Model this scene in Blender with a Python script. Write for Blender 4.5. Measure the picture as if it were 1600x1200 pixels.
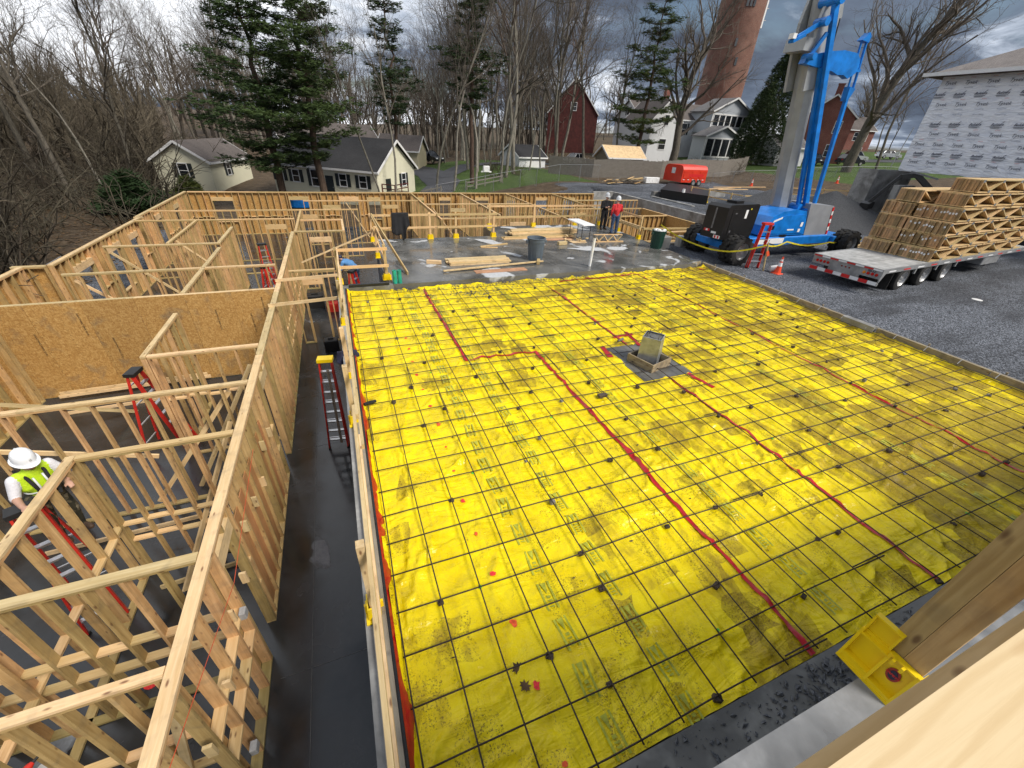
import bpy, bmesh, math, random
import numpy as np
from mathutils import Vector, Matrix
for o in list(bpy.data.objects): bpy.data.objects.remove(o)
SC = bpy.context.scene
COL = SC.collection
R = math.radians
rnd = random.Random(7)

# ------------------------------------------------------------------ camera
cam = bpy.data.cameras.new('camera'); cam.sensor_width = 36.0; cam.lens = 14.184
cam.clip_start = 0.02; cam.clip_end = 3000
camo = bpy.data.objects.new('camera', cam); COL.objects.link(camo)
camo.matrix_world = Matrix(((0.92979488, 0.15347848, -0.33455319, 0.0531),
                            (-0.36444484, 0.51126447, -0.77832422, -0.7547),
                            (0.05158914, 0.84560806, 0.53130553, 4.5157),
                            (0, 0, 0, 1)))
SC.camera = camo

# ------------------------------------------------------------------ sky, sun, exposure
SKY_A, SKY_B, SKY_C = 8.9, 17.13, 5.2
SUN_EL, SUN_AZ = 46.0, 142.0            # azimuth measured clockwise from +Y
W = bpy.data.worlds.new('World'); SC.world = W; W.use_nodes = True
def build_world():
    nt = W.node_tree; n = nt.nodes; L = nt.links; n.clear()
    out = n.new('ShaderNodeOutputWorld'); bg = n.new('ShaderNodeBackground')
    sky = n.new('ShaderNodeTexSky'); sky.sky_type = 'NISHITA'; sky.sun_disc = False
    sky.sun_elevation = R(SUN_EL); sky.sun_rotation = R(SUN_AZ); sky.dust_density = 1.5
    tc = n.new('ShaderNodeTexCoord')
    sep = n.new('ShaderNodeSeparateXYZ'); L.new(tc.outputs['Generated'], sep.inputs[0])
    def math_(op, a, b=None):
        m = n.new('ShaderNodeMath'); m.operation = op
        for i, v in enumerate((a, b)):
            if v is None: continue
            if isinstance(v, (int, float)): m.inputs[i].default_value = v
            else: L.new(v, m.inputs[i])
        return m.outputs[0]
    zc = math_('ADD', math_('MAXIMUM', sep.outputs[2], 0.0), 0.16)
    cb = n.new('ShaderNodeCombineXYZ')
    L.new(math_('DIVIDE', sep.outputs[0], zc), cb.inputs[0]); L.new(math_('DIVIDE', sep.outputs[1], zc), cb.inputs[1])
    def noise(scale, detail, w, dist=0.0, rough=.55):
        t = n.new('ShaderNodeTexNoise'); t.noise_dimensions = '4D'
        t.inputs['Scale'].default_value = scale; t.inputs['Detail'].default_value = detail
        t.inputs['W'].default_value = w; t.inputs['Distortion'].default_value = dist; t.inputs['Roughness'].default_value = rough
        L.new(cb.outputs[0], t.inputs['Vector']); return t.outputs['Fac']
    def ramp(fac, stops):
        r = n.new('ShaderNodeValToRGB'); L.new(fac, r.inputs[0]); e = r.color_ramp.elements
        while len(e) < len(stops): e.new(.5)
        for k, (p, c) in enumerate(stops): e[k].position = p; e[k].color = (*c, 1)
        return r.outputs[0]
    big = noise(.30, 1, SKY_A); mid = noise(1.3, 7, SKY_B, .6, .62)
    shade = ramp(math_('ADD', math_('MULTIPLY', big, .72), math_('MULTIPLY', mid, .38)),
                 [(.45, (1.2, 1.5, 2.1)), (.53, (2.3, 2.85, 3.85)), (.565, (7.0, 7.9, 9.4)), (.625, (16.0, 16.4, 17.2))])
    cover = ramp(noise(.9, 6, SKY_C, .4), [(.37, (0, 0, 0)), (.46, (1, 1, 1))])
    mx = n.new('ShaderNodeMix'); mx.data_type = 'RGBA'
    L.new(cover, mx.inputs[0]); L.new(sky.outputs[0], mx.inputs[6]); L.new(shade, mx.inputs[7])
    bg.inputs['Strength'].default_value = 0.063
    L.new(mx.outputs[2], bg.inputs['Color']); L.new(bg.outputs[0], out.inputs[0])
build_world()
sl = bpy.data.lights.new('sun', 'SUN'); sl.energy = 3.6; sl.angle = R(20); sl.color = (1.0, .95, .87)
so = bpy.data.objects.new('sun', sl); COL.objects.link(so)
sd = Vector((math.sin(R(SUN_AZ)) * math.cos(R(SUN_EL)), math.cos(R(SUN_AZ)) * math.cos(R(SUN_EL)), math.sin(R(SUN_EL))))
so.rotation_euler = (-sd).to_track_quat('-Z', 'Y').to_euler(); so.location = sd * 50
SC.view_settings.view_transform = 'Standard'; SC.view_settings.look = 'None'
SC.view_settings.exposure = 0.30; SC.view_settings.gamma = 1.0; SC.view_settings.use_curve_mapping = False
SC.render.engine = 'CYCLES'; SC.cycles.use_denoising = True; SC.cycles.use_adaptive_sampling = True; SC.cycles.adaptive_threshold = .02
SC.cycles.max_bounces = 6; SC.cycles.diffuse_bounces = 3; SC.cycles.glossy_bounces = 3; SC.cycles.transparent_max_bounces = 6

# ------------------------------------------------------------------ materials
MATS = {}
class NT:
    def __init__(s, name):
        s.m = bpy.data.materials.new(name); s.m.use_nodes = True; s.nt = s.m.node_tree
        s.n = s.nt.nodes; s.L = s.nt.links; s.b = s.n['Principled BSDF']; MATS[name] = s.m
    def new(s, t): return s.n.new(t)
    def link(s, a, b): s.L.new(a, b)
    def val(s, sock, v):
        if isinstance(v, (int, float)): sock.default_value = v
        elif isinstance(v, tuple): sock.default_value = v if len(v) == len(sock.default_value) else (*v, 1)
        else: s.L.new(v, sock)
    def coord(s, scale=(1, 1, 1), rand=0.0, kind='Object', loc=(0, 0, 0), rot=(0, 0, 0)):
        tc = s.new('ShaderNodeTexCoord'); v = tc.outputs[kind]
        if rand:
            oi = s.new('ShaderNodeObjectInfo'); mu = s.new('ShaderNodeMath'); mu.operation = 'MULTIPLY'
            s.link(oi.outputs['Random'], mu.inputs[0]); mu.inputs[1].default_value = rand
            ad = s.new('ShaderNodeVectorMath'); ad.operation = 'ADD'; s.link(v, ad.inputs[0]); s.link(mu.outputs[0], ad.inputs[1]); v = ad.outputs[0]
        mp = s.new('ShaderNodeMapping'); mp.inputs['Scale'].default_value = scale; mp.inputs['Location'].default_value = loc; mp.inputs['Rotation'].default_value = rot
        s.link(v, mp.inputs[0]); return mp.outputs[0]
    def noise(s, vec, scale, detail=3, dist=0.0, rough=.55):
        t = s.new('ShaderNodeTexNoise'); t.inputs['Scale'].default_value = scale; t.inputs['Detail'].default_value = detail
        t.inputs['Distortion'].default_value = dist; t.inputs['Roughness'].default_value = rough
        s.link(vec, t.inputs['Vector']); return t.outputs['Fac']
    def voro(s, vec, scale, out='Distance', rnd_=1.0):
        t = s.new('ShaderNodeTexVoronoi'); t.inputs['Scale'].default_value = scale; t.inputs['Randomness'].default_value = rnd_
        s.link(vec, t.inputs['Vector']); return t.outputs[out]
    def ramp(s, fac, stops, interp='LINEAR'):
        r = s.new('ShaderNodeValToRGB'); r.color_ramp.interpolation = interp; s.link(fac, r.inputs[0]); e = r.color_ramp.elements
        while len(e) < len(stops): e.new(.5)
        for k, (p, c) in enumerate(stops):
            e[k].position = p; e[k].color = (*c, 1) if isinstance(c, tuple) else (c, c, c, 1)
        return r.outputs[0]
    def mix(s, f, a, b, mode='MIX'):
        m = s.new('ShaderNodeMix'); m.data_type = 'RGBA'; m.blend_type = mode
        s.val(m.inputs[0], f); s.val(m.inputs[6], a); s.val(m.inputs[7], b); return m.outputs[2]
    def mth(s, op, a, b=0.0):
        m = s.new('ShaderNodeMath'); m.operation = op; s.val(m.inputs[0], a); s.val(m.inputs[1], b); return m.outputs[0]
    def objval(s, col, lo=.85, hi=1.1, hue=0.0):
        oi = s.new('ShaderNodeObjectInfo'); mr = s.new('ShaderNodeMapRange'); s.link(oi.outputs['Random'], mr.inputs[0])
        mr.inputs[3].default_value = lo; mr.inputs[4].default_value = hi
        h = s.new('ShaderNodeHueSaturation'); s.link(mr.outputs[0], h.inputs['Value']); s.val(h.inputs['Color'], col)
        if hue:
            m2 = s.new('ShaderNodeMath'); m2.operation = 'MULTIPLY_ADD'; s.link(oi.outputs['Random'], m2.inputs[0]); m2.inputs[1].default_value = -hue; m2.inputs[2].default_value = .5 + hue / 2
            s.link(m2.outputs[0], h.inputs['Hue'])
        return h.outputs[0]
    def bump(s, h, strength=.3, dist=.01):
        b = s.new('ShaderNodeBump'); b.inputs['Strength'].default_value = strength; b.inputs['Distance'].default_value = dist
        s.link(h, b.inputs['Height']); s.link(b.outputs[0], s.b.inputs['Normal'])
    def fin(s, col, rough=.6, metal=0.0, spec=.5):
        s.val(s.b.inputs['Base Color'], col); s.val(s.b.inputs['Roughness'], rough)
        s.b.inputs['Metallic'].default_value = metal; s.b.inputs['Specular IOR Level'].default_value = spec
        return s.m
def plain(name, c, rough=.55, metal=0.0, var=.25, scale=6.0, bump=.0, rand=True, spec=.5):
    t = NT(name); v = t.coord(rand=13.0)
    f = t.noise(v, scale, 5, .2)
    lo = tuple(x * (1 - var) for x in c); hi = tuple(min(1, x * (1 + var)) for x in c)
    col = t.ramp(f, [(.3, lo), (.7, hi)])
    if rand: col = t.objval(col, .92, 1.06)
    if bump: t.bump(t.noise(v, scale * 8, 3), bump, .01)
    return t.fin(col, rough, metal, spec)
def wood(name, c1, c2, knot=(.20, .10, .04), rough=.65, lo=.76, hi=1.14, knots=True, stain=0.0, hue=.02):
    t = NT(name); g = t.coord((1.6, 26, 26), 31.0)
    col = t.ramp(t.noise(g, 1.0, 4, .8), [(.28, c1), (.72, c2)])
    blot = t.noise(t.coord((1.2, 3, 3), 17.0), 1.3, 3)
    col = t.mix(t.ramp(blot, [(.45, 0.0), (.75, .35)]), col, tuple(x * .62 for x in c1))
    if knots:
        k = t.voro(t.coord((3.6, 10, 10), 23.0), 1.0)
        col = t.mix(t.ramp(k, [(.07, .95), (.17, 0.0)]), col, knot)
    if stain:
        s2 = t.noise(t.coord((2, 2, 2), 5.0), 2.2, 5, .4)
        col = t.mix(t.ramp(s2, [(.5, 0.0), (.68, stain)]), col, (.10, .085, .07))
    col = t.objval(col, lo, hi, hue)
    t.bump(t.noise(g, 1.0, 4, .8), .25, .004)
    return t.fin(col, rough)
wood('pine', (.58, .37, .15), (.74, .53, .27))
wood('pine_pale', (.60, .41, .185), (.77, .585, .325), stain=.25)
wood('pine_stud', (.43, .255, .09), (.66, .45, .20), stain=.3, lo=.62, hi=1.15, hue=.03)
wood('treated', (.40, .29, .10), (.50, .38, .16), stain=.3)
wood('weathered', (.20, .17, .12), (.33, .285, .21), stain=.6)
wood('form_board', (.27, .21, .12), (.40, .33, .21), stain=.6)
wood('redply', (.43, .185, .065), (.54, .26, .11), knots=False, stain=.15)
def rail_wood():
    t = NT('rail_near'); v = t.coord((.55, 2.2, 2.2), loc=(.35, .1, 0)); w = t.new('ShaderNodeTexWave'); w.wave_type = 'BANDS'; w.bands_direction = 'Y'
    w.inputs['Scale'].default_value = 2.0; w.inputs['Distortion'].default_value = 7.0; w.inputs['Detail'].default_value = 3.0; w.inputs['Detail Scale'].default_value = .8; t.link(v, w.inputs['Vector'])
    fine = t.noise(t.coord((3, 60, 60)), 1.0, 4, .4)
    col = t.mix(t.mth('MULTIPLY', t.ramp(w.outputs['Fac'], [(.72, 0.0), (.98, .4)]), 1.0), (.66, .505, .29), (.50, .335, .15)); col = t.mix(t.ramp(fine, [(.4, 0.0), (.7, .3)]), col, (.55, .39, .19))
    k = t.voro(t.coord((1.6, 5, 5), loc=(.2, .3, 0)), 1.0); col = t.mix(t.ramp(k, [(.06, .85), (.11, .2), (.16, 0.0)]), col, (.34, .16, .05))
    t.bump(fine, .25, .003); t.fin(col, .6)
rail_wood()
wood('fence_grey', (.14, .125, .105), (.22, .20, .17), knots=False)
wood('truss_wood', (.56, .37, .16), (.74, .54, .28), stain=.15)
wood('truss_end', (.36, .21, .09), (.54, .35, .165), stain=.45, lo=.55, hi=1.2)
def osb(name):
    t = NT(name); v = t.coord((1, 1, 1), 41.0)
    a = t.voro(t.coord((18, 55, 55), 41.0, rot=(0, 0, .7)), 1.0, 'Color'); b = t.voro(t.coord((55, 18, 30), 41.0, rot=(0, .5, .4)), 1.0, 'Color')
    sa = t.new('ShaderNodeSeparateColor'); t.link(a, sa.inputs[0]); sb = t.new('ShaderNodeSeparateColor'); t.link(b, sb.inputs[0])
    f = t.mth('MULTIPLY', t.mth('ADD', sa.outputs[0], sb.outputs[1]), .5)
    col = t.ramp(f, [(.15, (.33, .165, .042)), (.5, (.43, .235, .065)), (.85, (.54, .33, .115))])
    st = t.noise(t.coord((1.3, 1.3, .35), 9.0), 1.6, 4, .5)
    col = t.mix(t.ramp(st, [(.55, 0.0), (.75, .65)]), col, (.16, .13, .09))
    t.bump(f, .2, .004); return t.fin(t.objval(col, .88, 1.08), .7)
osb('osb')
def wet(name, dark, lite, lo, hi, scale, r_wet=.08, r_dry=.75, tint=None):
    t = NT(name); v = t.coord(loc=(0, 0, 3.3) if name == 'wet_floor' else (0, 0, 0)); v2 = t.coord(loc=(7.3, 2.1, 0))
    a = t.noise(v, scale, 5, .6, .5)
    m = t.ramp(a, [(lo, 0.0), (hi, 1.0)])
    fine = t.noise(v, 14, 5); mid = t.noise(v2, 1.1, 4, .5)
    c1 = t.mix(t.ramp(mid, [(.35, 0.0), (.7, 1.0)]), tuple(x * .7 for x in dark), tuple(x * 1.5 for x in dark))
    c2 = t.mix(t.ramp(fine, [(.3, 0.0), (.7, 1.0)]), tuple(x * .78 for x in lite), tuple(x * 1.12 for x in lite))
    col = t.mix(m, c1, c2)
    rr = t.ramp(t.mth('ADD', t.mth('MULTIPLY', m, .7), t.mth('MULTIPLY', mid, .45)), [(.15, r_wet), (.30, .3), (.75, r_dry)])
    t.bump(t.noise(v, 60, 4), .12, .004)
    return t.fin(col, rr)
wet('wet_slab', (.12, .118, .110), (.48, .49, .50), .585, .615, .62, .03, .8)
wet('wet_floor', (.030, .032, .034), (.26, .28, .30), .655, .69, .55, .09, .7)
wet('concrete', (.20, .195, .185), (.36, .355, .34), .42, .62, 1.6, .5, .85)
wet('concrete_dark', (.11, .108, .10), (.21, .21, .20), .5, .7, 2.2, .35, .8)
wet('ledge', (.14, .145, .15), (.24, .245, .25), .4, .65, 2.5, .22, .5)
def membrane():
    t = NT('membrane'); v = t.coord()
    big = t.noise(v, .42, 4, .4); mid = t.noise(v, 2.6, 6, .6); fine = t.noise(v, 46, 6, 0, .8)
    base = t.ramp(mid, [(.30, (.68, .50, .001)), (.5, (.85, .655, .002)), (.72, (.93, .75, .004))])
    cell0 = t.coord((2.187, 2.176, 1)); wb = t.new('ShaderNodeTexNoise'); wb.inputs['Scale'].default_value = 2.2; wb.inputs['Detail'].default_value = 1; t.link(v, wb.inputs['Vector'])
    wm = t.new('ShaderNodeVectorMath'); wm.operation = 'MULTIPLY_ADD'; t.link(wb.outputs['Color'], wm.inputs[0]); wm.inputs[1].default_value = (.8, .8, 0); t.link(cell0, wm.inputs[2]); cell = wm.outputs[0]
    sn = t.new('ShaderNodeVectorMath'); sn.operation = 'FLOOR'; t.link(cell, sn.inputs[0])
    wn = t.new('ShaderNodeTexWhiteNoise'); wn.noise_dimensions = '3D'; t.link(sn.outputs[0], wn.inputs['Vector'])
    xs = t.new('ShaderNodeSeparateXYZ'); t.link(v, xs.inputs[0])
    side = t.ramp(t.mth('DIVIDE', xs.outputs[0], 14.0), [(.25, 0.0), (.75, 1.0)])
    pat = t.mth('ADD', t.mth('ADD', t.mth('MULTIPLY', wn.outputs['Value'], .20), t.mth('MULTIPLY', big, .62)), t.mth('ADD', t.mth('MULTIPLY', t.noise(t.coord((2.2, 1.0, 1)), 1.5, 5, 1.0), .42), t.mth('MULTIPLY', side, .10)))
    mud = t.ramp(pat, [(.68, 0.0), (.715, .45), (.79, .85), (.87, .97)])
    corner = t.mth('MULTIPLY', t.ramp(t.mth('DIVIDE', xs.outputs[0], 14.0), [(.48, 0.0), (.6, 1.0), (.85, 1.0), (1.0, .3)]), t.ramp(t.mth('DIVIDE', xs.outputs[1], 12.0), [(.10, 1.0), (.42, 0.0)])); pat = t.mth('ADD', pat, t.mth('MULTIPLY', corner, .10)); mud = t.ramp(pat, [(.68, 0.0), (.715, .45), (.79, .85), (.87, .97)])
    sandy = t.mix(t.ramp(fine, [(.35, 0.0), (.65, 1.0)]), (.33, .215, .010), (.14, .085, .012))
    col = t.mix(t.mth('MULTIPLY', mud, .85), base, sandy)
    pat2 = t.mth('ADD', t.mth('MULTIPLY', wn.outputs['Value'], .5), t.noise(v, 3.1, 4, .8))
    spk = t.mth('MULTIPLY', t.ramp(fine, [(.52, 0.0), (.60, 1.0)]), t.ramp(pat2, [(.74, 0.0), (.95, .9)]))
    col = t.mix(spk, col, (.13, .075, .012))
    sm = t.noise(t.coord((3.4, .45, 1)), 1.0, 5, .8)
    col = t.mix(t.mth('MULTIPLY', t.ramp(sm, [(.60, 0.0), (.70, .8)]), t.ramp(side, [(.25, .15), (.8, .9)])), col, (.14, .105, .05))
    grime = t.ramp(t.noise(v, .8, 5, .3), [(.46, 0.0), (.7, .55)])
    col = t.mix(grime, col, t.mix(.5, col, (.42, .33, .02)))
    wr = t.mth('ADD', t.noise(t.coord((2.0, .8, 1), rot=(0, 0, .5)), 1.5, 3, 1.6), t.mth('MULTIPLY', t.noise(t.coord((.9, 2.4, 1)), 1.6, 3, 1.8), .8))
    t.bump(wr, .55, .09)
    t.fin(col, t.ramp(t.mth('ADD', mid, t.mth('MULTIPLY', mud, .4)), [(.3, .23), (.9, .52)]), 0, .3)
membrane()
def ground_mat():
    t = NT('ground'); v = t.coord(kind='Object')
    at = t.new('ShaderNodeVertexColor'); at.layer_name = 'cover'
    sp = t.new('ShaderNodeSeparateColor'); t.link(at.outputs[0], sp.inputs[0])
    vc = t.new('ShaderNodeSeparateColor'); t.link(t.voro(v, 40, 'Color'), vc.inputs[0])
    fn = t.noise(v, 9, 6, 0, .7); bg = t.noise(v, .25, 5, .3)
    gcol = t.ramp(t.mth('ADD', t.mth('MULTIPLY', vc.outputs[0], .55), t.mth('MULTIPLY', fn, .45)), [(.27, (.022, .024, .029)), (.5, (.078, .086, .102)), (.72, (.27, .29, .33))])
    trk = t.noise(t.coord((.10, .9, 1), rot=(0, 0, .35)), 1.0, 4, .6); bg = t.mth('ADD', t.mth('MULTIPLY', bg, .55), t.mth('MULTIPLY', trk, .5))
    gcol = t.mix(t.ramp(bg, [(.47, 0.0), (.60, .85)]), gcol, t.mix(.72, gcol, (.030, .031, .035)))
    dirt = t.ramp(t.noise(v, 1.3, 6, .3, .65), [(.3, (.045, .030, .018)), (.55, (.10, .070, .042)), (.75, (.17, .13, .085))])
    grass = t.ramp(t.noise(v, 1.8, 6, .2, .7), [(.3, (.030, .052, .010)), (.55, (.065, .11, .018)), (.8, (.12, .16, .04))])
    br = t.mth('MULTIPLY', t.mth('SUBTRACT', t.noise(v, .8, 5), .5), .9)
    col = t.mix(t.ramp(t.mth('ADD', sp.outputs[1], br), [(.4, 0.0), (.6, 1.0)]), dirt, grass)
    col = t.mix(t.ramp(t.mth('ADD', sp.outputs[0], br), [(.45, 0.0), (.55, 1.0)]), col, gcol)
    t.bump(t.mth('ADD', t.voro(v, 26), t.mth('MULTIPLY', fn, .6)), .8, .04)
    t.fin(col, .85, 0, .3)
ground_mat()
def siding(name, c, pitch=.12, vertical=False):
    t = NT(name); v = t.coord()
    sp = t.new('ShaderNodeSeparateXYZ'); t.link(v, sp.inputs[0])
    fr = t.mth('FRACT', t.mth('DIVIDE', sp.outputs[0 if vertical else 2], pitch))
    d = t.ramp(fr, [(0.0, .0), (.12, 1.0), (1.0, .7)])
    col = t.mix(t.noise(v, 1.2, 5), tuple(x * .82 for x in c), c)
    t.bump(d, .6, .02); t.fin(col, .6)
siding('siding_cream', (.76, .73, .55)); siding('siding_white', (.72, .73, .74)); siding('siding_grey', (.40, .43, .47)); siding('siding_yellow', (.55, .49, .33))
def shingle(name, c):
    t = NT(name); v = t.coord((2.2, 5, 5)); b = t.new('ShaderNodeTexBrick'); t.link(v, b.inputs['Vector'])
    b.inputs['Color1'].default_value = (*c, 1); b.inputs['Color2'].default_value = (*[x * 1.5 for x in c], 1); b.inputs['Mortar'].default_value = (*[x * .5 for x in c], 1)
    b.inputs['Scale'].default_value = 1.2
    t.fin(t.mix(.35, b.outputs[0], t.ramp(t.noise(t.coord(), .8, 6), [(.3, tuple(x * .6 for x in c)), (.7, tuple(x * 1.6 for x in c))])), .85, 0, .3)
shingle('roof_dark', (.028, .028, .030)); shingle('roof_brown', (.10, .085, .078)); shingle('roof_grey', (.13, .125, .125)); shingle('roof_tan', (.19, .17, .16))
def brick(name, c1, c2, s=3.0):
    t = NT(name); v = t.coord(kind='Object'); sp = t.new('ShaderNodeSeparateXYZ'); t.link(v, sp.inputs[0])
    cb = t.new('ShaderNodeCombineXYZ'); t.link(t.mth('ADD', sp.outputs[0], sp.outputs[1]), cb.inputs[0]); t.link(sp.outputs[2], cb.inputs[1])
    b = t.new('ShaderNodeTexBrick'); t.link(cb.outputs[0], b.inputs['Vector']); b.inputs['Scale'].default_value = s
    b.inputs['Color1'].default_value = (*c1, 1); b.inputs['Color2'].default_value = (*c2, 1); b.inputs['Mortar'].default_value = (.22, .17, .14, 1); b.inputs['Mortar Size'].default_value = .03
    n = t.noise(v, .35, 6, .4)
    t.fin(t.mix(t.ramp(n, [(.4, 0.0), (.7, .6)]), b.outputs[0], tuple(x * .45 for x in c1)), .85)
brick('brick_red', (.20, .045, .032), (.27, .07, .045)); brick('brick_tower', (.155, .055, .034), (.215, .082, .05), 1.4)
def wrap():
    t = NT('house_wrap'); v = t.coord()
    n = t.noise(t.coord((1.2, 1.2, 4)), 1.0, 6, 1.0)
    col = t.ramp(n, [(.3, (.72, .76, .84)), (.7, (.88, .90, .93))])
    t.bump(t.mth('ADD', n, t.mth('MULTIPLY', t.noise(t.coord((.7, .7, 2.5)), 1.3, 4, 2.0), 1.5)), .7, .08); t.fin(col, .42)
wrap()
def bark(name, c):
    t = NT(name); v = t.coord((6, 6, 1.3), 9.0)
    col = t.ramp(t.noise(v, 2.0, 5, .5), [(.3, tuple(x * .5 for x in c)), (.7, tuple(x * 1.35 for x in c))])
    t.bump(t.noise(v, 3.0, 4), .6, .03); t.fin(t.objval(col, .75, 1.2, .02), .9, 0, .2)
bark('bark', (.13, .115, .092)); bark('bark_pale', (.21, .195, .16)); bark('twigs', (.125, .107, .086)); bark('twigs_red', (.13, .102, .082)); bark('brush', (.10, .085, .060)); bark('brush_dark', (.055, .045, .033)); bark('bark_pine', (.09, .062, .046))
def leaf(name, c):
    t = NT(name); v = t.coord()
    col = t.ramp(t.noise(v, .9, 4, .3), [(.3, tuple(x * .5 for x in c)), (.7, tuple(x * 1.5 for x in c))])
    t.fin(t.objval(col, .85, 1.15, .02), .7, 0, .25)
leaf('needles', (.045, .074, .020)); leaf('needles_dark', (.024, .044, .014)); leaf('needles_yellow', (.075, .085, .018)); leaf('cedar', (.038, .056, .016)); leaf('ivy', (.030, .055, .018)); leaf('dead_leaf', (.11, .065, .03))
plain('rebar', (.055, .040, .032), .7, .3, .5, 40); plain('dobie', (.075, .055, .042), .9, 0, .5, 40, .5); plain('dobie_grey', (.22, .215, .20), .9, 0, .3, 40, .5)
plain('tape', (.42, .010, .014), .28, 0, .25, 9); plain('print_green', (.40, .40, .03), .35, 0, .35, 14); plain('paint_green', (.10, .55, .04), .6, 0, .3, 30); plain('paint_orange', (.85, .10, .02), .6, 0, .3, 30); plain('paint_red', (.75, .03, .03), .6, 0, .3, 30)
plain('black_form', (.014, .015, .018), .35); plain('safety_yellow', (.86, .60, .004), .38, 0, .06, 4); plain('label_red', (.30, .03, .02), .4); plain('label_dark', (.02, .02, .05), .4); plain('white_paint', (.78, .78, .77), .45, 0, .05)
plain('hat_white', (.80, .82, .84), .3, 0, .05); plain('hivis', (.56, .80, .02), .6, 0, .12, 8, .9); plain('tee', (.72, .71, .74), .85, 0, .12, 6, .9); plain('skin', (.52, .30, .21), .55, 0, .12, 8); plain('black_cloth', (.014, .014, .016), .85, 0, .4, 6, .9); plain('red_cloth', (.66, .025, .03), .7, 0, .25, 6, .9); plain('jeans', (.05, .085, .16), .9, 0, .35, 8, .9); plain('blue_cloth', (.10, .26, .52), .8, 0, .25, 6); plain('boot_leather', (.06, .035, .02), .7); plain('reflective', (.55, .56, .56), .35)
def camo_mat():
    t = NT('camo'); v = t.coord(); f = t.voro(v, 16, 'Color'); s = t.new('ShaderNodeSeparateColor'); t.link(f, s.inputs[0])
    t.fin(t.ramp(s.outputs[0], [(0, (.03, .028, .015)), (.35, (.10, .085, .05)), (.65, (.02, .02, .015)), (.85, (.20, .17, .11))], 'CONSTANT'), .9)
camo_mat()
plain('lift_blue', (.006, .17, .56), .35, 0, .28, 2.5); plain('lift_black', (.010, .010, .011), .35, 0, .3, 3); plain('lift_grey', (.27, .28, .30), .4, 0, .12, 2); plain('boom_grey', (.36, .375, .38), .42, .2, .15, 1.5); plain('rubber', (.022, .021, .020), .85, 0, .4, 9, .3); plain('rim_grey', (.45, .45, .45), .35, .7); plain('rim_alu', (.42, .42, .42), .4, .7); plain('decal_white', (.78, .78, .78), .4, 0, .04); plain('decal_red', (.60, .02, .02), .35, 0, .05); plain('lamp_red', (.22, .012, .01), .25); plain('lamp_amber', (.70, .22, .02), .25)
plain('ladder_red', (.60, .03, .018), .4, 0, .15, 5); plain('ladder_black', (.015, .015, .015), .5); plain('aluminium', (.55, .56, .57), .35, .8, .15, 12); plain('galvanised', (.40, .425, .445), .38, .6, .3, 5); plain('trailer_grey', (.30, .305, .31), .5, .35, .25, 4); plain('deck_grey', (.40, .40, .39), .55, .1, .3, 3)
plain('can_blue_grey', (.10, .125, .15), .45, 0, .15, 5); plain('can_green', (.008, .045, .03), .45, 0, .2, 5); plain('teal_plastic', (.02, .32, .23), .4); plain('pipe_white', (.75, .75, .74), .35, 0, .06); plain('steel_grey', (.20, .20, .21), .45, .6); plain('gen_red', (.62, .035, .012), .4, 0, .1, 2); plain('cone_orange', (.80, .075, .02), .45, 0, .1); plain('plastic_grey', (.40, .40, .40), .5)
plain('tarp_black', (.008, .008, .009), .4, 0, .4, 2); plain('stone_chip', (.075, .08, .09), .5, 0, .6, 30, .5); plain('asphalt', (.055, .056, .062), .85, 0, .25, 2, .3); plain('glass_dark', (.015, .018, .022), .08, 0, .2, 1, 0, True, .8); plain('shutter_dark', (.012, .018, .018), .6); plain('trim_white', (.74, .74, .73), .5, 0, .06); plain('barn_red', (.085, .018, .015), .8, 0, .35, 2); plain('chain_grey', (.30, .31, .32), .4, .6); plain('car_silver', (.48, .50, .52), .25, .5); plain('car_dark', (.02, .022, .026), .25, .3); plain('car_white', (.75, .75, .75), .3); plain('gravel_dark', (.055, .057, .062), .9, 0, .6, 18, .9); plain('ply_sheet', (.42, .22, .12), .7, 0, .25, 3); plain('ply_roof', (.60, .43, .24), .7, 0, .2, 3); plain('ink', (.045, .055, .09), .5, 0, .1); plain('ink_grey', (.30, .33, .42), .5); plain('tin_plate', (.48, .50, .50), .35, .8, .2, 20); plain('tag_white', (.75, .75, .74), .6); plain('caution', (.75, .62, .02), .5); plain('stamp_ink', (.06, .045, .025), .7, 0, .3, 40); plain('tail_red', (.45, .01, .01), .25); plain('string_red', (.55, .08, .03), .6); plain('towel_dark', (.03, .03, .06), .9); plain('vehicle_black', (.012, .012, .012), .4)

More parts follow.
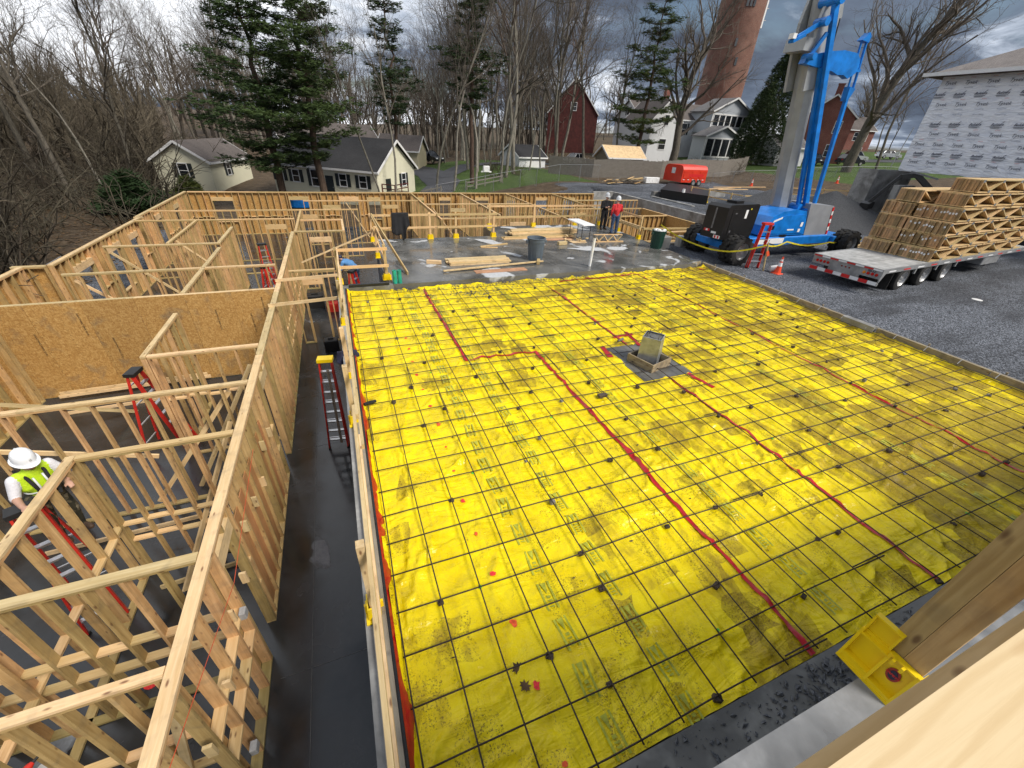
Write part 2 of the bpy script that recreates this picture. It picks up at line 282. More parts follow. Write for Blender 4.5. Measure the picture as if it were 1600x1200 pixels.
# ------------------------------------------------------------------ mesh helpers
def V3(p): return Vector(p)
class MB:
    def __init__(s): s.v = []; s.f = []; s.mi = []
    def add(s, vs, fs, m=0):
        b = len(s.v); s.v.extend([tuple(p) for p in vs]); s.f.extend([tuple(i + b for i in f) for f in fs]); s.mi.extend([m] * len(fs)); return s
    def box(s, x0, x1, y0, y1, z0, z1, m=0):
        return s.add([(x0, y0, z0), (x1, y0, z0), (x1, y1, z0), (x0, y1, z0), (x0, y0, z1), (x1, y0, z1), (x1, y1, z1), (x0, y1, z1)],
                     [(0, 3, 2, 1), (4, 5, 6, 7), (0, 1, 5, 4), (1, 2, 6, 5), (2, 3, 7, 6), (3, 0, 4, 7)], m)
    def cbox(s, x0, x1, y0, y1, z0, z1, c=.02, m=0):       # box with chamfered vertical and top edges
        pts = lambda k: [(x0 + k, y0), (x1 - k, y0), (x1, y0 + k), (x1, y1 - k), (x1 - k, y1), (x0 + k, y1), (x0, y1 - k), (x0, y0 + k)]
        a = [(x, y, z0) for x, y in pts(c)]; b = [(x, y, z1 - c) for x, y in pts(c)]
        t = [(min(max(x, x0 + c), x1 - c), min(max(y, y0 + c), y1 - c), z1) for x, y in pts(c)]
        n = 8; fs = [tuple(range(n))[::-1]]
        for r in range(2):
            for i in range(n): fs.append((r * n + i, r * n + (i + 1) % n, (r + 1) * n + (i + 1) % n, (r + 1) * n + i))
        fs.append((16, 17, 18, 19, 20, 21, 22, 23)); return s.add(a + b + t, fs, m)
    def beam(s, p0, p1, w, h, side=None, m=0):
        p0 = V3(p0); p1 = V3(p1); d = (p1 - p0).normalized()
        if side is None: side = Vector((0, 0, 1)).cross(d) if abs(d.z) < .95 else Vector((1, 0, 0))
        side = V3(side); side = (side - d * side.dot(d)).normalized(); u = d.cross(side)
        q = [side * (a * w / 2) + u * (b * h / 2) for a, b in ((-1, -1), (1, -1), (1, 1), (-1, 1))]
        return s.add([p0 + x for x in q] + [p1 + x for x in q], [(3, 2, 1, 0), (4, 5, 6, 7), (0, 1, 5, 4), (1, 2, 6, 5), (2, 3, 7, 6), (3, 0, 4, 7)], m)
    def tube(s, pts, rs, n=6, m=0, caps=True):
        pts = [V3(p) for p in pts]
        if isinstance(rs, (int, float)): rs = [rs] * len(pts)
        vs = []; prev = None
        for i, p in enumerate(pts):
            d = (pts[min(i + 1, len(pts) - 1)] - pts[max(i - 1, 0)]);  d = d.normalized() if d.length > 1e-9 else Vector((0, 0, 1))
            if prev is None: a = d.orthogonal().normalized()
            else:
                a = prev - d * prev.dot(d); a = a.normalized() if a.length > 1e-6 else d.orthogonal().normalized()
            prev = a; b = d.cross(a)
            for k in range(n):
                t = 2 * math.pi * k / n; vs.append(p + (a * math.cos(t) + b * math.sin(t)) * rs[i])
        fs = []
        for i in range(len(pts) - 1):
            for k in range(n):
                k2 = (k + 1) % n; fs.append((i * n + k, i * n + k2, (i + 1) * n + k2, (i + 1) * n + k))
        if caps: fs.append(tuple(range(n))[::-1]); fs.append(tuple((len(pts) - 1) * n + k for k in range(n)))
        return s.add(vs, fs, m)
    def cyl(s, p0, p1, r0, r1=None, n=12, m=0): return s.tube([p0, p1], [r0, r0 if r1 is None else r1], n, m)
    def lathe(s, prof, n=20, c=(0, 0, 0), axis='z', m=0, close=False):
        vs = []
        for r, h in prof:
            for k in range(n):
                t = 2 * math.pi * k / n; x, y = r * math.cos(t), r * math.sin(t)
                p = (x, y, h) if axis == 'z' else ((x, h, y) if axis == 'y' else (h, x, y)); vs.append((p[0] + c[0], p[1] + c[1], p[2] + c[2]))
        fs = []
        for i in range(len(prof) - 1):
            for k in range(n): k2 = (k + 1) % n; fs.append((i * n + k, i * n + k2, (i + 1) * n + k2, (i + 1) * n + k))
        if close:
            fs.append(tuple(range(n))[::-1]); fs.append(tuple((len(prof) - 1) * n + k for k in range(n)))
        return s.add(vs, fs, m)
    def prism(s, poly, plane, a, b, m=0):                   # polygon (2-D) extruded from a to b along the axis left out of plane
        def P(q, t): return {'xy': (q[0], q[1], t), 'xz': (q[0], t, q[1]), 'yz': (t, q[0], q[1])}[plane]
        n = len(poly); vs = [P(q, a) for q in poly] + [P(q, b) for q in poly]
        fs = [tuple(range(n)), tuple(range(2 * n - 1, n - 1, -1))] + [(i, i + n, (i + 1) % n + n, (i + 1) % n) for i in range(n)]
        return s.add(vs, fs, m)
    def quad(s, a, b, c, d, m=0): return s.add([a, b, c, d], [(0, 1, 2, 3)], m)
    def mesh(s, name, mats, smooth=False):
        me = bpy.data.meshes.new(name); me.from_pydata(s.v, [], s.f)
        for mm in (mats if isinstance(mats, (list, tuple)) else [mats]): me.materials.append(MATS[mm] if isinstance(mm, str) else mm)
        if len(me.materials) > 1: me.polygons.foreach_set('material_index', s.mi)
        me.update()
        bm = bmesh.new(); bm.from_mesh(me); bmesh.ops.recalc_face_normals(bm, faces=bm.faces); bm.to_mesh(me); bm.free()
        if smooth is True: me.polygons.foreach_set('use_smooth', [True] * len(me.polygons))
        elif smooth: me.polygons.foreach_set('use_smooth', [True] * len(me.polygons)); me.set_sharp_from_angle(angle=R(smooth))
        return me
    def build(s, name, mats, parent=None, smooth=False, loc=None):
        """parent: vertices are given in the parent's frame before it was moved (world minus its base)"""
        if parent is not None:
            L = parent.get('_o', (0, 0, 0)); s.v = [(x - L[0], y - L[1], z - L[2]) for x, y, z in s.v]
        elif loc is not None: s.v = [(x - loc[0], y - loc[1], z - loc[2]) for x, y, z in s.v]
        o = bpy.data.objects.new(name, s.mesh(name, mats, smooth)); COL.objects.link(o)
        if parent is not None: o.parent = parent
        elif loc is not None: o.location = loc
        return o
ORG = {}
class Root: pass
def tag(o, label, cat=None, group=None, kind=None):
    if label: o['label'] = label
    if cat: o['category'] = cat
    if group: o['group'] = group
    if kind: o['kind'] = kind
    return o
def thing(name, label, cat, loc=(0, 0, 0), group=None):
    o = bpy.data.objects.new(name, None); COL.objects.link(o); o.location = loc; o.empty_display_size = .2
    o['_o'] = tuple(loc); return tag(o, label, cat, group)
def struct(o, kind='structure'): o['kind'] = kind; return o
def copy_thing(src, label=None, loc=None, rz=None, group=None, scale=None):
    r = src.copy(); COL.objects.link(r)
    if label: r['label'] = label
    if group: r['group'] = group
    if loc is not None: r.location = loc
    if rz is not None: r.rotation_euler = (0, 0, rz)
    if scale is not None: r.scale = (scale,) * 3 if isinstance(scale, (int, float)) else scale
    for ch in list(src.children):
        c = ch.copy(); COL.objects.link(c); c.parent = r
        for g in list(ch.children):
            d = g.copy(); COL.objects.link(d); d.parent = c
    return r
LUM = {}
def lum(name, parent, p0, p1, w, h, mat='pine_stud', side=None):
    """one piece of lumber from p0 to p1, w across 'side', h across the other way; alike pieces share a mesh"""
    p0 = V3(p0); p1 = V3(p1); d = p1 - p0; ln = d.length; d.normalize()
    if side is None: side = Vector((0, 0, 1)).cross(d) if abs(d.z) < .95 else Vector((1, 0, 0))
    side = V3(side); side = (side - d * side.dot(d)).normalized(); u = d.cross(side)
    key = (round(ln, 3), round(w, 3), round(h, 3), mat)
    if key not in LUM:
        m = MB(); m.box(-ln / 2, ln / 2, -w / 2, w / 2, -h / 2, h / 2); LUM[key] = m.mesh('lumber', mat)
    o = bpy.data.objects.new(name, LUM[key]); COL.objects.link(o)
    c = (p0 + p1) / 2 - V3(parent.get('_o', (0, 0, 0))) if parent is not None else (p0 + p1) / 2
    o.matrix_local = Matrix(((d.x, side.x, u.x, c.x), (d.y, side.y, u.y, c.y), (d.z, side.z, u.z, c.z), (0, 0, 0, 1)))
    if parent is not None: o.parent = parent
    return o
def text_mesh(txt, size, mat, shear=0.0, bold=0.0):
    cu = bpy.data.curves.new('txt', 'FONT'); cu.body = txt; cu.size = size; cu.shear = shear; cu.align_x = 'CENTER'; cu.align_y = 'CENTER'; cu.offset = bold; cu.resolution_u = 3
    o = bpy.data.objects.new('txt', cu); COL.objects.link(o); bpy.context.view_layer.update()
    me = bpy.data.meshes.new_from_object(o.evaluated_get(bpy.context.evaluated_depsgraph_get()))
    bpy.data.objects.remove(o); me.materials.clear(); me.materials.append(MATS[mat]); return me
def place(name, me, parent, loc, rot=(0, 0, 0), scale=1.0):
    o = bpy.data.objects.new(name, me); COL.objects.link(o)
    L = parent.get('_o', (0, 0, 0)) if parent is not None else (0, 0, 0)
    o.location = (loc[0] - L[0], loc[1] - L[1], loc[2] - L[2]); o.rotation_euler = rot; o.scale = (scale,) * 3 if isinstance(scale, (int, float)) else scale
    if parent is not None: o.parent = parent
    return o
def vnoise(x, y, seed=0):
    """smooth value noise on numpy arrays"""
    xi = np.floor(x).astype(np.int64); yi = np.floor(y).astype(np.int64); fx = x - xi; fy = y - yi
    fx = fx * fx * fx * (fx * (fx * 6 - 15) + 10); fy = fy * fy * fy * (fy * (fy * 6 - 15) + 10)
    def hsh(a, b):
        h = (a * 374761393 + b * 668265263 + seed * 1442695041) & 0xffffffff
        h = ((h ^ (h >> 13)) * 1274126177) & 0xffffffff; return ((h ^ (h >> 16)) & 0xffff) / 65535.0
    a = hsh(xi, yi); b = hsh(xi + 1, yi); c = hsh(xi, yi + 1); d = hsh(xi + 1, yi + 1)
    return (a * (1 - fx) + b * fx) * (1 - fy) + (c * (1 - fx) + d * fx) * fy
def fbm(x, y, seed=0, o=4):
    r = 0; a = .5
    for k in range(o): r = r + a * vnoise(x * 2 ** k, y * 2 ** k, seed + k); a *= .5
    return r
def sstep(a, b, x): t = np.clip((x - a) / (b - a), 0, 1); return t * t * (3 - 2 * t)

# ------------------------------------------------------------------ the ground
ZF, ZT = -2.9, -0.06           # lower floor, top of the framed walls
def H(x, y):
    x = np.asarray(x, float); y = np.asarray(y, float)
    up = -.1 + .05 * np.clip(x - 40, 0, 100) + .01 * np.clip(y - 60, 0, 100) * sstep(20, 60, x)
    low = -3.0 + .05 * np.clip(y - 56, 0, 110) + .03 * np.clip(-16 - x, 0, 130)
    n = (fbm(x * .13, y * .13, 3) - .47) * .8
    t = sstep(0, 27, x)
    far = low * (1 - t) + up * t + n * .6
    near = np.where((x < 0.02) | ((x < 25.1) & (y > 16.4) & ~((x < 14.3) & (y < 20.9))), ZF - .22, np.where((x < 14.3) & (y < 20.9), np.where(((x < 1.33) & (y > 12.5)) | ((x < 7.08) & (y > 18.55)), ZF - .22, -.5), up + n * .08))
    near = np.where(x < -11.5, low + n * .5 * sstep(-11.5, -15, x), near)
    w = sstep(36.5, 39.5, y)
    return near * (1 - w) + far * w
def ground():
    xs = np.unique(np.concatenate([np.linspace(-420, -60, 25), np.arange(-60, 60, 1.0), np.linspace(60, 130, 36), np.linspace(130, 600, 25), [0, .04, 1.31, 1.345, 7.06, 7.095, 14.28, 14.32, 25.08, 25.12]]))
    ys = np.unique(np.concatenate([np.linspace(-80, -2, 14), np.arange(-2, 70, 1.0), np.linspace(70, 140, 30), np.linspace(140, 700, 28), [12.45, 12.52, 16.38, 16.42, 18.52, 18.58, 20.88, 20.92]]))
    X, Y = np.meshgrid(xs, ys); Z = H(X, Y); nx, ny = len(xs), len(ys)
    v = np.stack([X, Y, Z], -1).reshape(-1, 3); idx = np.arange(nx * ny).reshape(ny, nx)
    f = np.stack([idx[:-1, :-1], idx[:-1, 1:], idx[1:, 1:], idx[1:, :-1]], -1).reshape(-1, 4)
    me = bpy.data.meshes.new('ground'); me.from_pydata(v.tolist(), [], f.tolist()); me.materials.append(MATS['ground'])
    gx, gy = v[:, 0], v[:, 1]
    gravel = ((gx > 14) & (gx < 58 - .35 * gy) & (gy < 40)) | ((gx < 14) & (gx > -13.5) & (gy < 38)) | ((gx > 22) & (gx < 46) & (gy < 44))
    grass = np.where((gx > 60) & (gy > 36) & (gy < 75), .95, 0) + np.where((gx > 6) & (gx < 30) & (gy > 44) & (gy < 75), .75, 0) + np.where((gx < -12) & (gy > 25), .22, 0) + np.where((gx > 30) & (gy > 50), .35, 0)
    ca = me.color_attributes.new('cover', 'FLOAT_COLOR', 'POINT')
    c = np.zeros((len(v), 4), np.float32); c[:, 0] = gravel; c[:, 1] = np.clip(grass, 0, 1); c[:, 3] = 1; ca.data.foreach_set('color', c.ravel())
    me.polygons.foreach_set('use_smooth', [True] * len(me.polygons))
    o = bpy.data.objects.new('ground', me); COL.objects.link(o); struct(o)
ground()
def strip(name, pts, w, mat, lift=.03, res=2.0):
    m = MB(); P = []
    for (a, b) in zip(pts[:-1], pts[1:]):
        a = Vector((*a, 0)); b = Vector((*b, 0)); n = max(1, int((b - a).length / res))
        P += [a.lerp(b, k / n) for k in range(n)]
    P.append(Vector((*pts[-1], 0))); vs = []; K = 6
    for i, p in enumerate(P):
        d = (P[min(i + 1, len(P) - 1)] - P[max(0, i - 1)]).normalized(); s = Vector((d.y, -d.x, 0))
        for k in range(K + 1):
            q = p + s * w * (k / K - .5); vs.append((q.x, q.y, float(H(q.x, q.y)) + lift))
    m.add(vs, [(i * (K + 1) + k, i * (K + 1) + k + 1, (i + 1) * (K + 1) + k + 1, (i + 1) * (K + 1) + k) for i in range(len(P) - 1) for k in range(K)])
    return struct(m.build(name, mat))
strip('driveway', [(9.5, 46.5), (13.0, 55), (13.5, 64), (11, 76), (0, 92)], 4.2, 'asphalt', .06, 1.0)
strip('driveway', [(13.5, 60), (20, 68), (32, 71), (44, 69)], 3.6, 'asphalt', .08, 1.0)
strip('street', [(70, 76), (96, 64), (130, 47), (190, 15)], 8.0, 'asphalt', .06, 2.0)

# ------------------------------------------------------------------ slabs, foundation walls, forms
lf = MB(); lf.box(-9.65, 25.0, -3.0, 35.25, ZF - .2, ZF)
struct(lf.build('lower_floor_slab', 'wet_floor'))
g = MB()                                                  # sawn control joints in the corridor
fnd = MB(); fnd.box(-.34, 14.30, -.62, 12.38, -3.08, -.16); struct(fnd.build('foundation_block', 'concrete_dark'))
lw = MB(); lw.box(-.345, -.13, -.62, 12.62, -3.05, .09); struct(lw.build('foundation_wall', 'concrete'))
nw = MB(); nw.box(-.12, 14.30, -.56, -.085, -.4, .045); struct(nw.build('near_footing', 'concrete_dark'))
up = MB(); up.box(.35, 17.0, -3.4, -.56, -2.0, 2.2); struct(up.build('upper_wall', 'ledge'))
poly = [(1.35, 12.40), (13.95, 12.40), (14.32, 12.75), (14.32, 20.75), (7.1, 20.75), (7.1, 18.6), (1.35, 18.6)]
gs = MB(); gs.prism(poly, 'xy', -3.08, .12); struct(gs.build('grey_slab', 'wet_slab'))
sk = MB(); sk.box(-.345, 1.345, 12.38, 12.66, -3.05, .11); struct(sk.build('foundation_wall', 'concrete_dark'))
for (a, b, c, d, zt, mt) in ((25.0, 25.3, 16.5, 36.2, .0, 'concrete'), (14.4, 25.0, 16.3, 16.55, -.02, 'concrete'), (22.7, 25.0, 35.3, 35.6, .05, 'concrete'),
                             (27.5, 27.8, 27.5, 33.0, -.0, 'concrete'), (28.0, 37.0, 33.2, 33.6, .35, 'concrete')):
    m = MB(); m.box(a, b, c, d, -3.05, zt); struct(m.build('foundation_wall', mt))

# ------------------------------------------------------------------ yellow membrane with its wrinkles
MX0, MX1, MY0, MY1 = -.07, 14.27, -.06, 12.36
def mem_h(x, y):
    x = np.asarray(x, float); y = np.asarray(y, float)
    wx = x + .7 * fbm(x * 1.1, y * 1.1, 11); wy = y + .7 * fbm(x * 1.1, y * 1.1, 12)
    rid = lambda a, b, s: 1 - np.abs(2 * vnoise(a, b, s) - 1)
    w1 = rid(wx * .9 + wy * .4, wy * 2.0 - wx * .6, 21) ** 6
    w2 = rid(wx * 2.3 - wy * .5, wy * .7 + wx * .3, 22) ** 6
    w3 = rid(wx * 3.6 + wy * 2.0, wy * 4.6 - wx * 1.7, 23) ** 4
    amp = .3 + 1.4 * fbm(x * .45, y * .45, 30)
    z = -.090 + amp * (.040 * w1 + .046 * w2 + .014 * w3) + .03 * (fbm(x * 1.3, y * 1.3, 31) - .5)
    for sx in (2.95, 7.55, 11.6): z = z + .014 * np.exp(-((x - sx - .05 * np.sin(y * .8)) / .018) ** 2) + .008 * sstep(sx - .02, sx + .02, x) * (1 - sstep(sx + .25, sx + .35, x))
    return np.minimum(z, -.012)
def membrane_obj():
    nx, ny = 480, 420
    X, Y = np.meshgrid(np.linspace(MX0, MX1, nx), np.linspace(MY0, MY1, ny))
    Ye = Y + (Y > MY1 - .6) * .0
    Z = mem_h(X, Y)
    far = (Y > MY1 - .35) ; Z = Z + far * (Y - (MY1 - .35)) * .25 * (fbm(X * 1.3, Y * 0, 40) )
    lft = X < .02; Z = Z + lft * (.02 - X) * 1.2
    rgt = X > MX1 - .1; Z = Z + rgt * (X - (MX1 - .1)) * .8
    v = np.stack([X, Ye, Z], -1).reshape(-1, 3); idx = np.arange(nx * ny).reshape(ny, nx)
    hole = (X > 5.86) & (X < 7.2) & (Y > 5.24) & (Y < 6.86)
    keep = ~(hole[:-1, :-1] & hole[1:, 1:] & hole[:-1, 1:] & hole[1:, :-1])
    f = np.stack([idx[:-1, :-1], idx[:-1, 1:], idx[1:, 1:], idx[1:, :-1]], -1)[keep].reshape(-1, 4)
    me = bpy.data.meshes.new('vapour_barrier'); me.from_pydata(v.tolist(), [], f.tolist()); me.materials.append(MATS['membrane'])
    me.polygons.foreach_set('use_smooth', [True] * len(me.polygons))
    o = bpy.data.objects.new('vapour_barrier', me); COL.objects.link(o)
    return tag(o, 'wrinkled glossy yellow plastic sheet spread under the rebar grid', 'vapour barrier')
MEM = membrane_obj()
def mh(x, y): return float(mem_h(np.array(x), np.array(y)))
def tape(pts, w, lift=.014, name='red_tape'):
    m = MB(); vs = []; n = 0; P = []
    for a, b in zip(pts[:-1], pts[1:]):
        a = Vector((*a, 0)); b = Vector((*b, 0)); k = max(1, int((b - a).length / .07)); P += [a.lerp(b, i / k) for i in range(k)]
    P.append(Vector((*pts[-1], 0))); jit = rnd.random() * 50
    for i, p in enumerate(P):
        d = (P[min(i + 1, len(P) - 1)] - P[max(0, i - 1)]).normalized(); s = Vector((d.y, -d.x, 0)); off = (float(fbm(np.array(i * .06 + jit), np.array(.5), 5)) - .47) * .03
        for k in (-.5, -.17, .17, .5):
            q = p + s * (w * k * (1 + .15 * math.sin(i * .7 + jit)) + off); vs.append((q.x, q.y, max(mh(q.x, q.y), mh(q.x + .03, q.y), mh(q.x - .03, q.y)) + lift))
    m.add(vs, [(i * 4 + k, i * 4 + k + 1, (i + 1) * 4 + k + 1, (i + 1) * 4 + k) for i in range(len(P) - 1) for k in range(3)])
    o = m.build(name, 'tape', MEM, smooth=True); return o
tape([(2.26, 12.15), (2.30, 7.25), (4.04, 7.18), (4.06, -.05)], .07)
tape([(6.54, 11.6), (6.54, 6.9)], .06); tape([(6.5, 5.2), (6.55, 3.2), (6.42, -.04)], .06)
tape([(10.75, 12.1), (10.62, 6), (10.4, -.05)], .045)
tape([(7.2, 12.05), (9.3, 12.06), (12.0, 12.25), (14.2, 12.3)], .06)
tape([(6.99, 7.6), (6.84, 6.75)], .10); tape([(5.84, 6.98), (5.72, 6.4)], .13); tape([(7.05, 5.2), (7.22, 4.55)], .10); tape([(6.4, 7.35), (7.1, 7.42)], .09)
tape([(.02, 12.3), (1.25, 12.3)], .07); tape([(8.4, 12.25), (8.65, 12.0)], .16); tape([(13.6, 12.3), (14.1, 12.05)], .12)
# printed marks on the sheet
pm = MB()
for sx in (-.075, .055): pm.box(sx, sx + .024, -.17, .17, 0, .0012)
pm.prism([(-.035, .16), (.035, .16), (0.0, .02)], 'xy', 0, .0012)
pm.prism([(-.022, .0), (.022, .0), (.022, -.03), (-.022, -.03)], 'xy', 0, .0012)
for k in range(3): pm.prism([(-.03, -.05 - k * .036), (.03, -.05 - k * .036), (.03, -.068 - k * .036), (-.012, -.068 - k * .036)], 'xy', 0, .0012)
pme = pm.mesh('printed_mark', 'print_green')
for cx, y0 in ((1.64, .15), (2.43, .02), (4.75, .35), (8.9, .1)):
    y = y0 - .02
    while y < 11.9:
        x = cx + rnd.uniform(-.03, .03)
        if mh(x, y) < .0 and not (5.7 < x < 7.3 and 5.1 < y < 7.0):
            z = max(mh(x + a, y + b) for a in (-.07, 0, .07) for b in (-.16, -.08, 0, .08, .16))
            place('printed_mark', pme, MEM, (x, y, z + .003), (0, 0, rnd.uniform(-.08, .08)))
        y += .458
def blob(r, n=11, seed=0):
    rr = random.Random(seed); m = MB(); pts = [(0, 0, 0)]
    for k in range(n):
        q = r * rr.uniform(.55, 1.25); t = 2 * math.pi * k / n; pts.append((q * math.cos(t), q * math.sin(t), 0))
    m.add(pts, [(0, k + 1, (k + 1) % n + 1) for k in range(n)]); return m
pb = {(c, s): blob(.045, 11, s).mesh('paint_mark', c) for c in ('paint_green', 'paint_orange', 'paint_red') for s in range(3)}
for k in range(15):                                       # two spray-painted lines and stray green crosses
    y = .1 + k * .62; c = 'paint_red' if k % 2 else 'paint_orange'; x = 1.12 + .03 * math.sin(k)
    place('paint_mark', pb[(c, k % 3)], MEM, (x, y, mh(x, y) + .012), (0, 0, k), rnd.uniform(.5, 1.0))
for k in range(26):
    x = (rnd.randrange(1, 24) + .04) * .4572; y = rnd.randrange(1, 20) * .4595 + .03
    place('paint_mark', pb[('paint_green', k % 3)], MEM, (x, y, mh(x, y) + .012), (0, 0, k), rnd.uniform(.35, .7))
# edge strips along the left side
es = MB(); es.box(-.128, -.10, -.05, 12.36, -.08, .115); tag(es.build('edge_form', 'black_form'), 'black plastic edge form along the left side of yellow sheet', 'edge form')
rs = MB(); N = 80
vs = []
for i in range(N + 1):
    y = -.05 + 12.35 * i / N; o1 = .012 * math.sin(i * 1.3) + .01 * math.sin(i * .37)
    vs += [(-.098, y, .09), (-.07 + o1 * .5, y, .035), (-.028 + o1, y, -.045)]
rs.add(vs, [(i * 3 + k, i * 3 + k + 1, i * 3 + k + 4, i * 3 + k + 3) for i in range(N) for k in range(2)]); rs.build('red_edge_tape', 'tape', MEM, smooth=True)
# far-edge black form by the corner
fe = MB(); fe.cbox(0.0, 1.22, 12.40, 12.50, .11, .2, .015); tag(fe.build('edge_form', 'black_form'), 'short dark edge form lying at the far left corner of yellow sheet', 'edge form')

# ------------------------------------------------------------------ rebar grid
RB = thing('rebar_mat', 'dark tied grid of steel reinforcing bars over yellow sheet', 'rebar mat', (0, 0, 0))
def bar(p0, p1, n, sag=.006, r=.0085):
    p0 = V3(p0); p1 = V3(p1); d = (p1 - p0).normalized(); s = Vector((-d.y, d.x, 0)); ph = rnd.uniform(0, 6); m = MB(); pts = []
    for i in range(n + 1):
        t = i / n; pts.append(p0.lerp(p1, t) + s * (.012 * math.sin(ph + t * 9)) + Vector((0, 0, sag * math.sin(ph * 2 + t * 17))))
    m.tube(pts, r, 5); return m.build('rebar', 'rebar', RB, smooth=True)
for i in range(0, 32):
    x = i * .4572
    if i == 31: x = 14.14
    cut = 5.2 + 4.0 * ((i * 37) % 10) / 10
    if 13 <= i <= 15: bar((x, -.02, .012), (x, 5.9, .012), 12); bar((x, 6.2, .012), (x, 12.2, .012), 12)
    else:
        bar((x, -.04, .010), (x, cut + .35, .010), 14); bar((x + .022, cut - .35, .012), (x + .012, 12.22, .012), 14)
for j in range(0, 27):
    y = j * .4595 + (.0 if j else .01); cut = 4.0 + 6.0 * ((j * 53) % 10) / 10
    if y > 12.1: continue
    bar((-.03, y, -.006), (cut + .3, y, -.006), 14); bar((cut - .3, y + .02, -.006), (14.18, y + .008, -.006), 14)
# concrete bricks holding the bars up
db = MB(); db.cbox(-.045, .045, -.035, .035, 0, .055, .008); dme = db.mesh('rebar_brick', 'dobie'); dg = MB(); dg.cbox(-.04, .04, -.04, .04, 0, .06, .008); dme2 = dg.mesh('rebar_brick', 'dobie_grey')
first = True
for i in range(1, 31, 3):
    for j in range(0, 26, 2):
        ii = i + (j // 2) % 2 + rnd.choice((0, 0, 1, -1)); x = ii * .4572 + rnd.uniform(-.03, .03); y = j * .4595 + rnd.choice((0, .0, .46)) + rnd.uniform(-.03, .03)
        if 5.75 < x < 7.35 and 5.1 < y < 7.0 or not (0 < x < 14.1) or y > 12: continue
        o = place('rebar_brick', dme2 if rnd.random() < .1 else dme, None, (x, y, -.07), (0, 0, rnd.uniform(-.6, .6)), rnd.uniform(.7, .95))
        zx = 'left of the first red tape' if x < 2.3 else 'between the two left red tapes' if x < 6.5 else 'between the middle and right red tapes' if x < 10.6 else 'right of the rightmost red tape'; zy = 'near' if y < 3 else 'middle' if y < 7.5 else 'far'
        tag(o, 'small dark block under the rebar, %s rows, %s' % (zy, zx), 'rebar brick', 'small blocks under the rebar')
# maple leaves
def leaf_mesh():
    m = MB(); pts = [(0, -.5), (.08, -.2), (.35, -.32), (.28, -.1), (.5, .05), (.3, .1), (.32, .3), (.14, .2), (0, .5), (-.14, .2), (-.32, .3), (-.3, .1), (-.5, .05), (-.28, -.1), (-.35, -.32), (-.08, -.2)]
    vs = [(0, 0, .0)] + [(x, y, .12 * (x * x + y * y) + .05 * x) for x, y in pts]; m.add(vs, [(0, k + 1, (k + 1) % 16 + 1) for k in range(16)]); return m.mesh('fallen_leaf', 'dead_leaf')
lme = leaf_mesh()
for (x, y, a, lb) in ((1.02, .93, .4, 'curled brown maple leaf on yellow sheet, upper of a pair'), (1.04, .76, 2.1, 'curled brown maple leaf on yellow sheet, lower of a pair')):
    tag(place('fallen_leaf', lme, None, (x, y, mh(x, y) + .012), (.1, .1, a), .13), lb, 'leaf')
# pier in its gap
pad = MB(); pad.box(5.84, 7.22, 5.22, 6.88, -.4, -.074); struct(pad.build('pier_footing', 'concrete_dark'))
PR = thing('concrete_pier', 'square metal-skinned concrete pier standing in a wooden box frame', 'pier', (6.5, 5.95, -.07))
ca, sa = math.cos(R(38)), math.sin(R(38))
def rotpt(x, y, z): return (6.5 + x * ca - y * sa, 5.98 + x * sa + y * ca, z)
m = MB(); b0, t0 = .235, .215
vs = [rotpt(x * b0, y * b0, -.07) for x, y in ((-1, -1), (1, -1), (1, 1), (-1, 1))] + [rotpt(x * t0, y * t0, .62) for x, y in ((-1, -1), (1, -1), (1, 1), (-1, 1))] + [rotpt(x * (t0 - .02), y * (t0 - .02), .62) for x, y in ((-1, -1), (1, -1), (1, 1), (-1, 1))]
m.add(vs, [(0, 1, 5, 4), (1, 2, 6, 5), (2, 3, 7, 6), (3, 0, 4, 7), (4, 5, 9, 8), (5, 6, 10, 9), (6, 7, 11, 10), (7, 4, 8, 11)]); m.build('metal_skin', 'galvanised', PR)
m = MB(); k = t0 - .022; m.add([rotpt(x * k, y * k, .585) for x, y in ((-1, -1), (1, -1), (1, 1), (-1, 1))], [(0, 1, 2, 3)]); m.lathe([(.09, .588), (.085, .60), (0.0, .60)], 14, rotpt(0, 0, 0)); m.build('pier_top', 'concrete_dark', PR)
for x, y in ((-.13, -.13), (.13, -.13), (.13, .13), (-.13, .13)):
    m = MB(); m.cyl(rotpt(x, y, .58), rotpt(x, y, .72), .010, n=6); m.build('anchor_bolt', 'steel_grey', PR)
BX = thing('box_frame', 'weathered wooden box frame around the base of concrete pier', 'form frame', (6.5, 5.95, -.07))
c2, s2 = math.cos(R(16)), math.sin(R(16)); rp = lambda x, y, z: (6.46 + x * c2 - y * s2, 5.9 + x * s2 + y * c2, z)
for a, b in (((-.36, -.34), (.36, -.34)), ((.34, -.32), (.34, .34)), ((.36, .36), (-.36, .36)), ((-.34, .34), (-.34, -.32))):
    lum('board', BX, rp(*a, .03), rp(*b, .03), .03, .20, 'form_board')
m = MB(); m.tube([(6.33, 7.02, .0), (6.54, 7.1, .0)], .035, 10); tag(m.build('pipe_offcut', 'steel_grey', loc=(6.4, 7.05, -.03)), 'short grey pipe offcut lying on rebar behind the pier', 'pipe')
m = MB(); m.box(4.43, 4.62, 4.86, 4.96, -.02, .03); tag(m.build('brick_piece', 'dobie', loc=(4.5, 4.9, -.02)), 'lone brown brick lying near the middle red tape', 'brick')
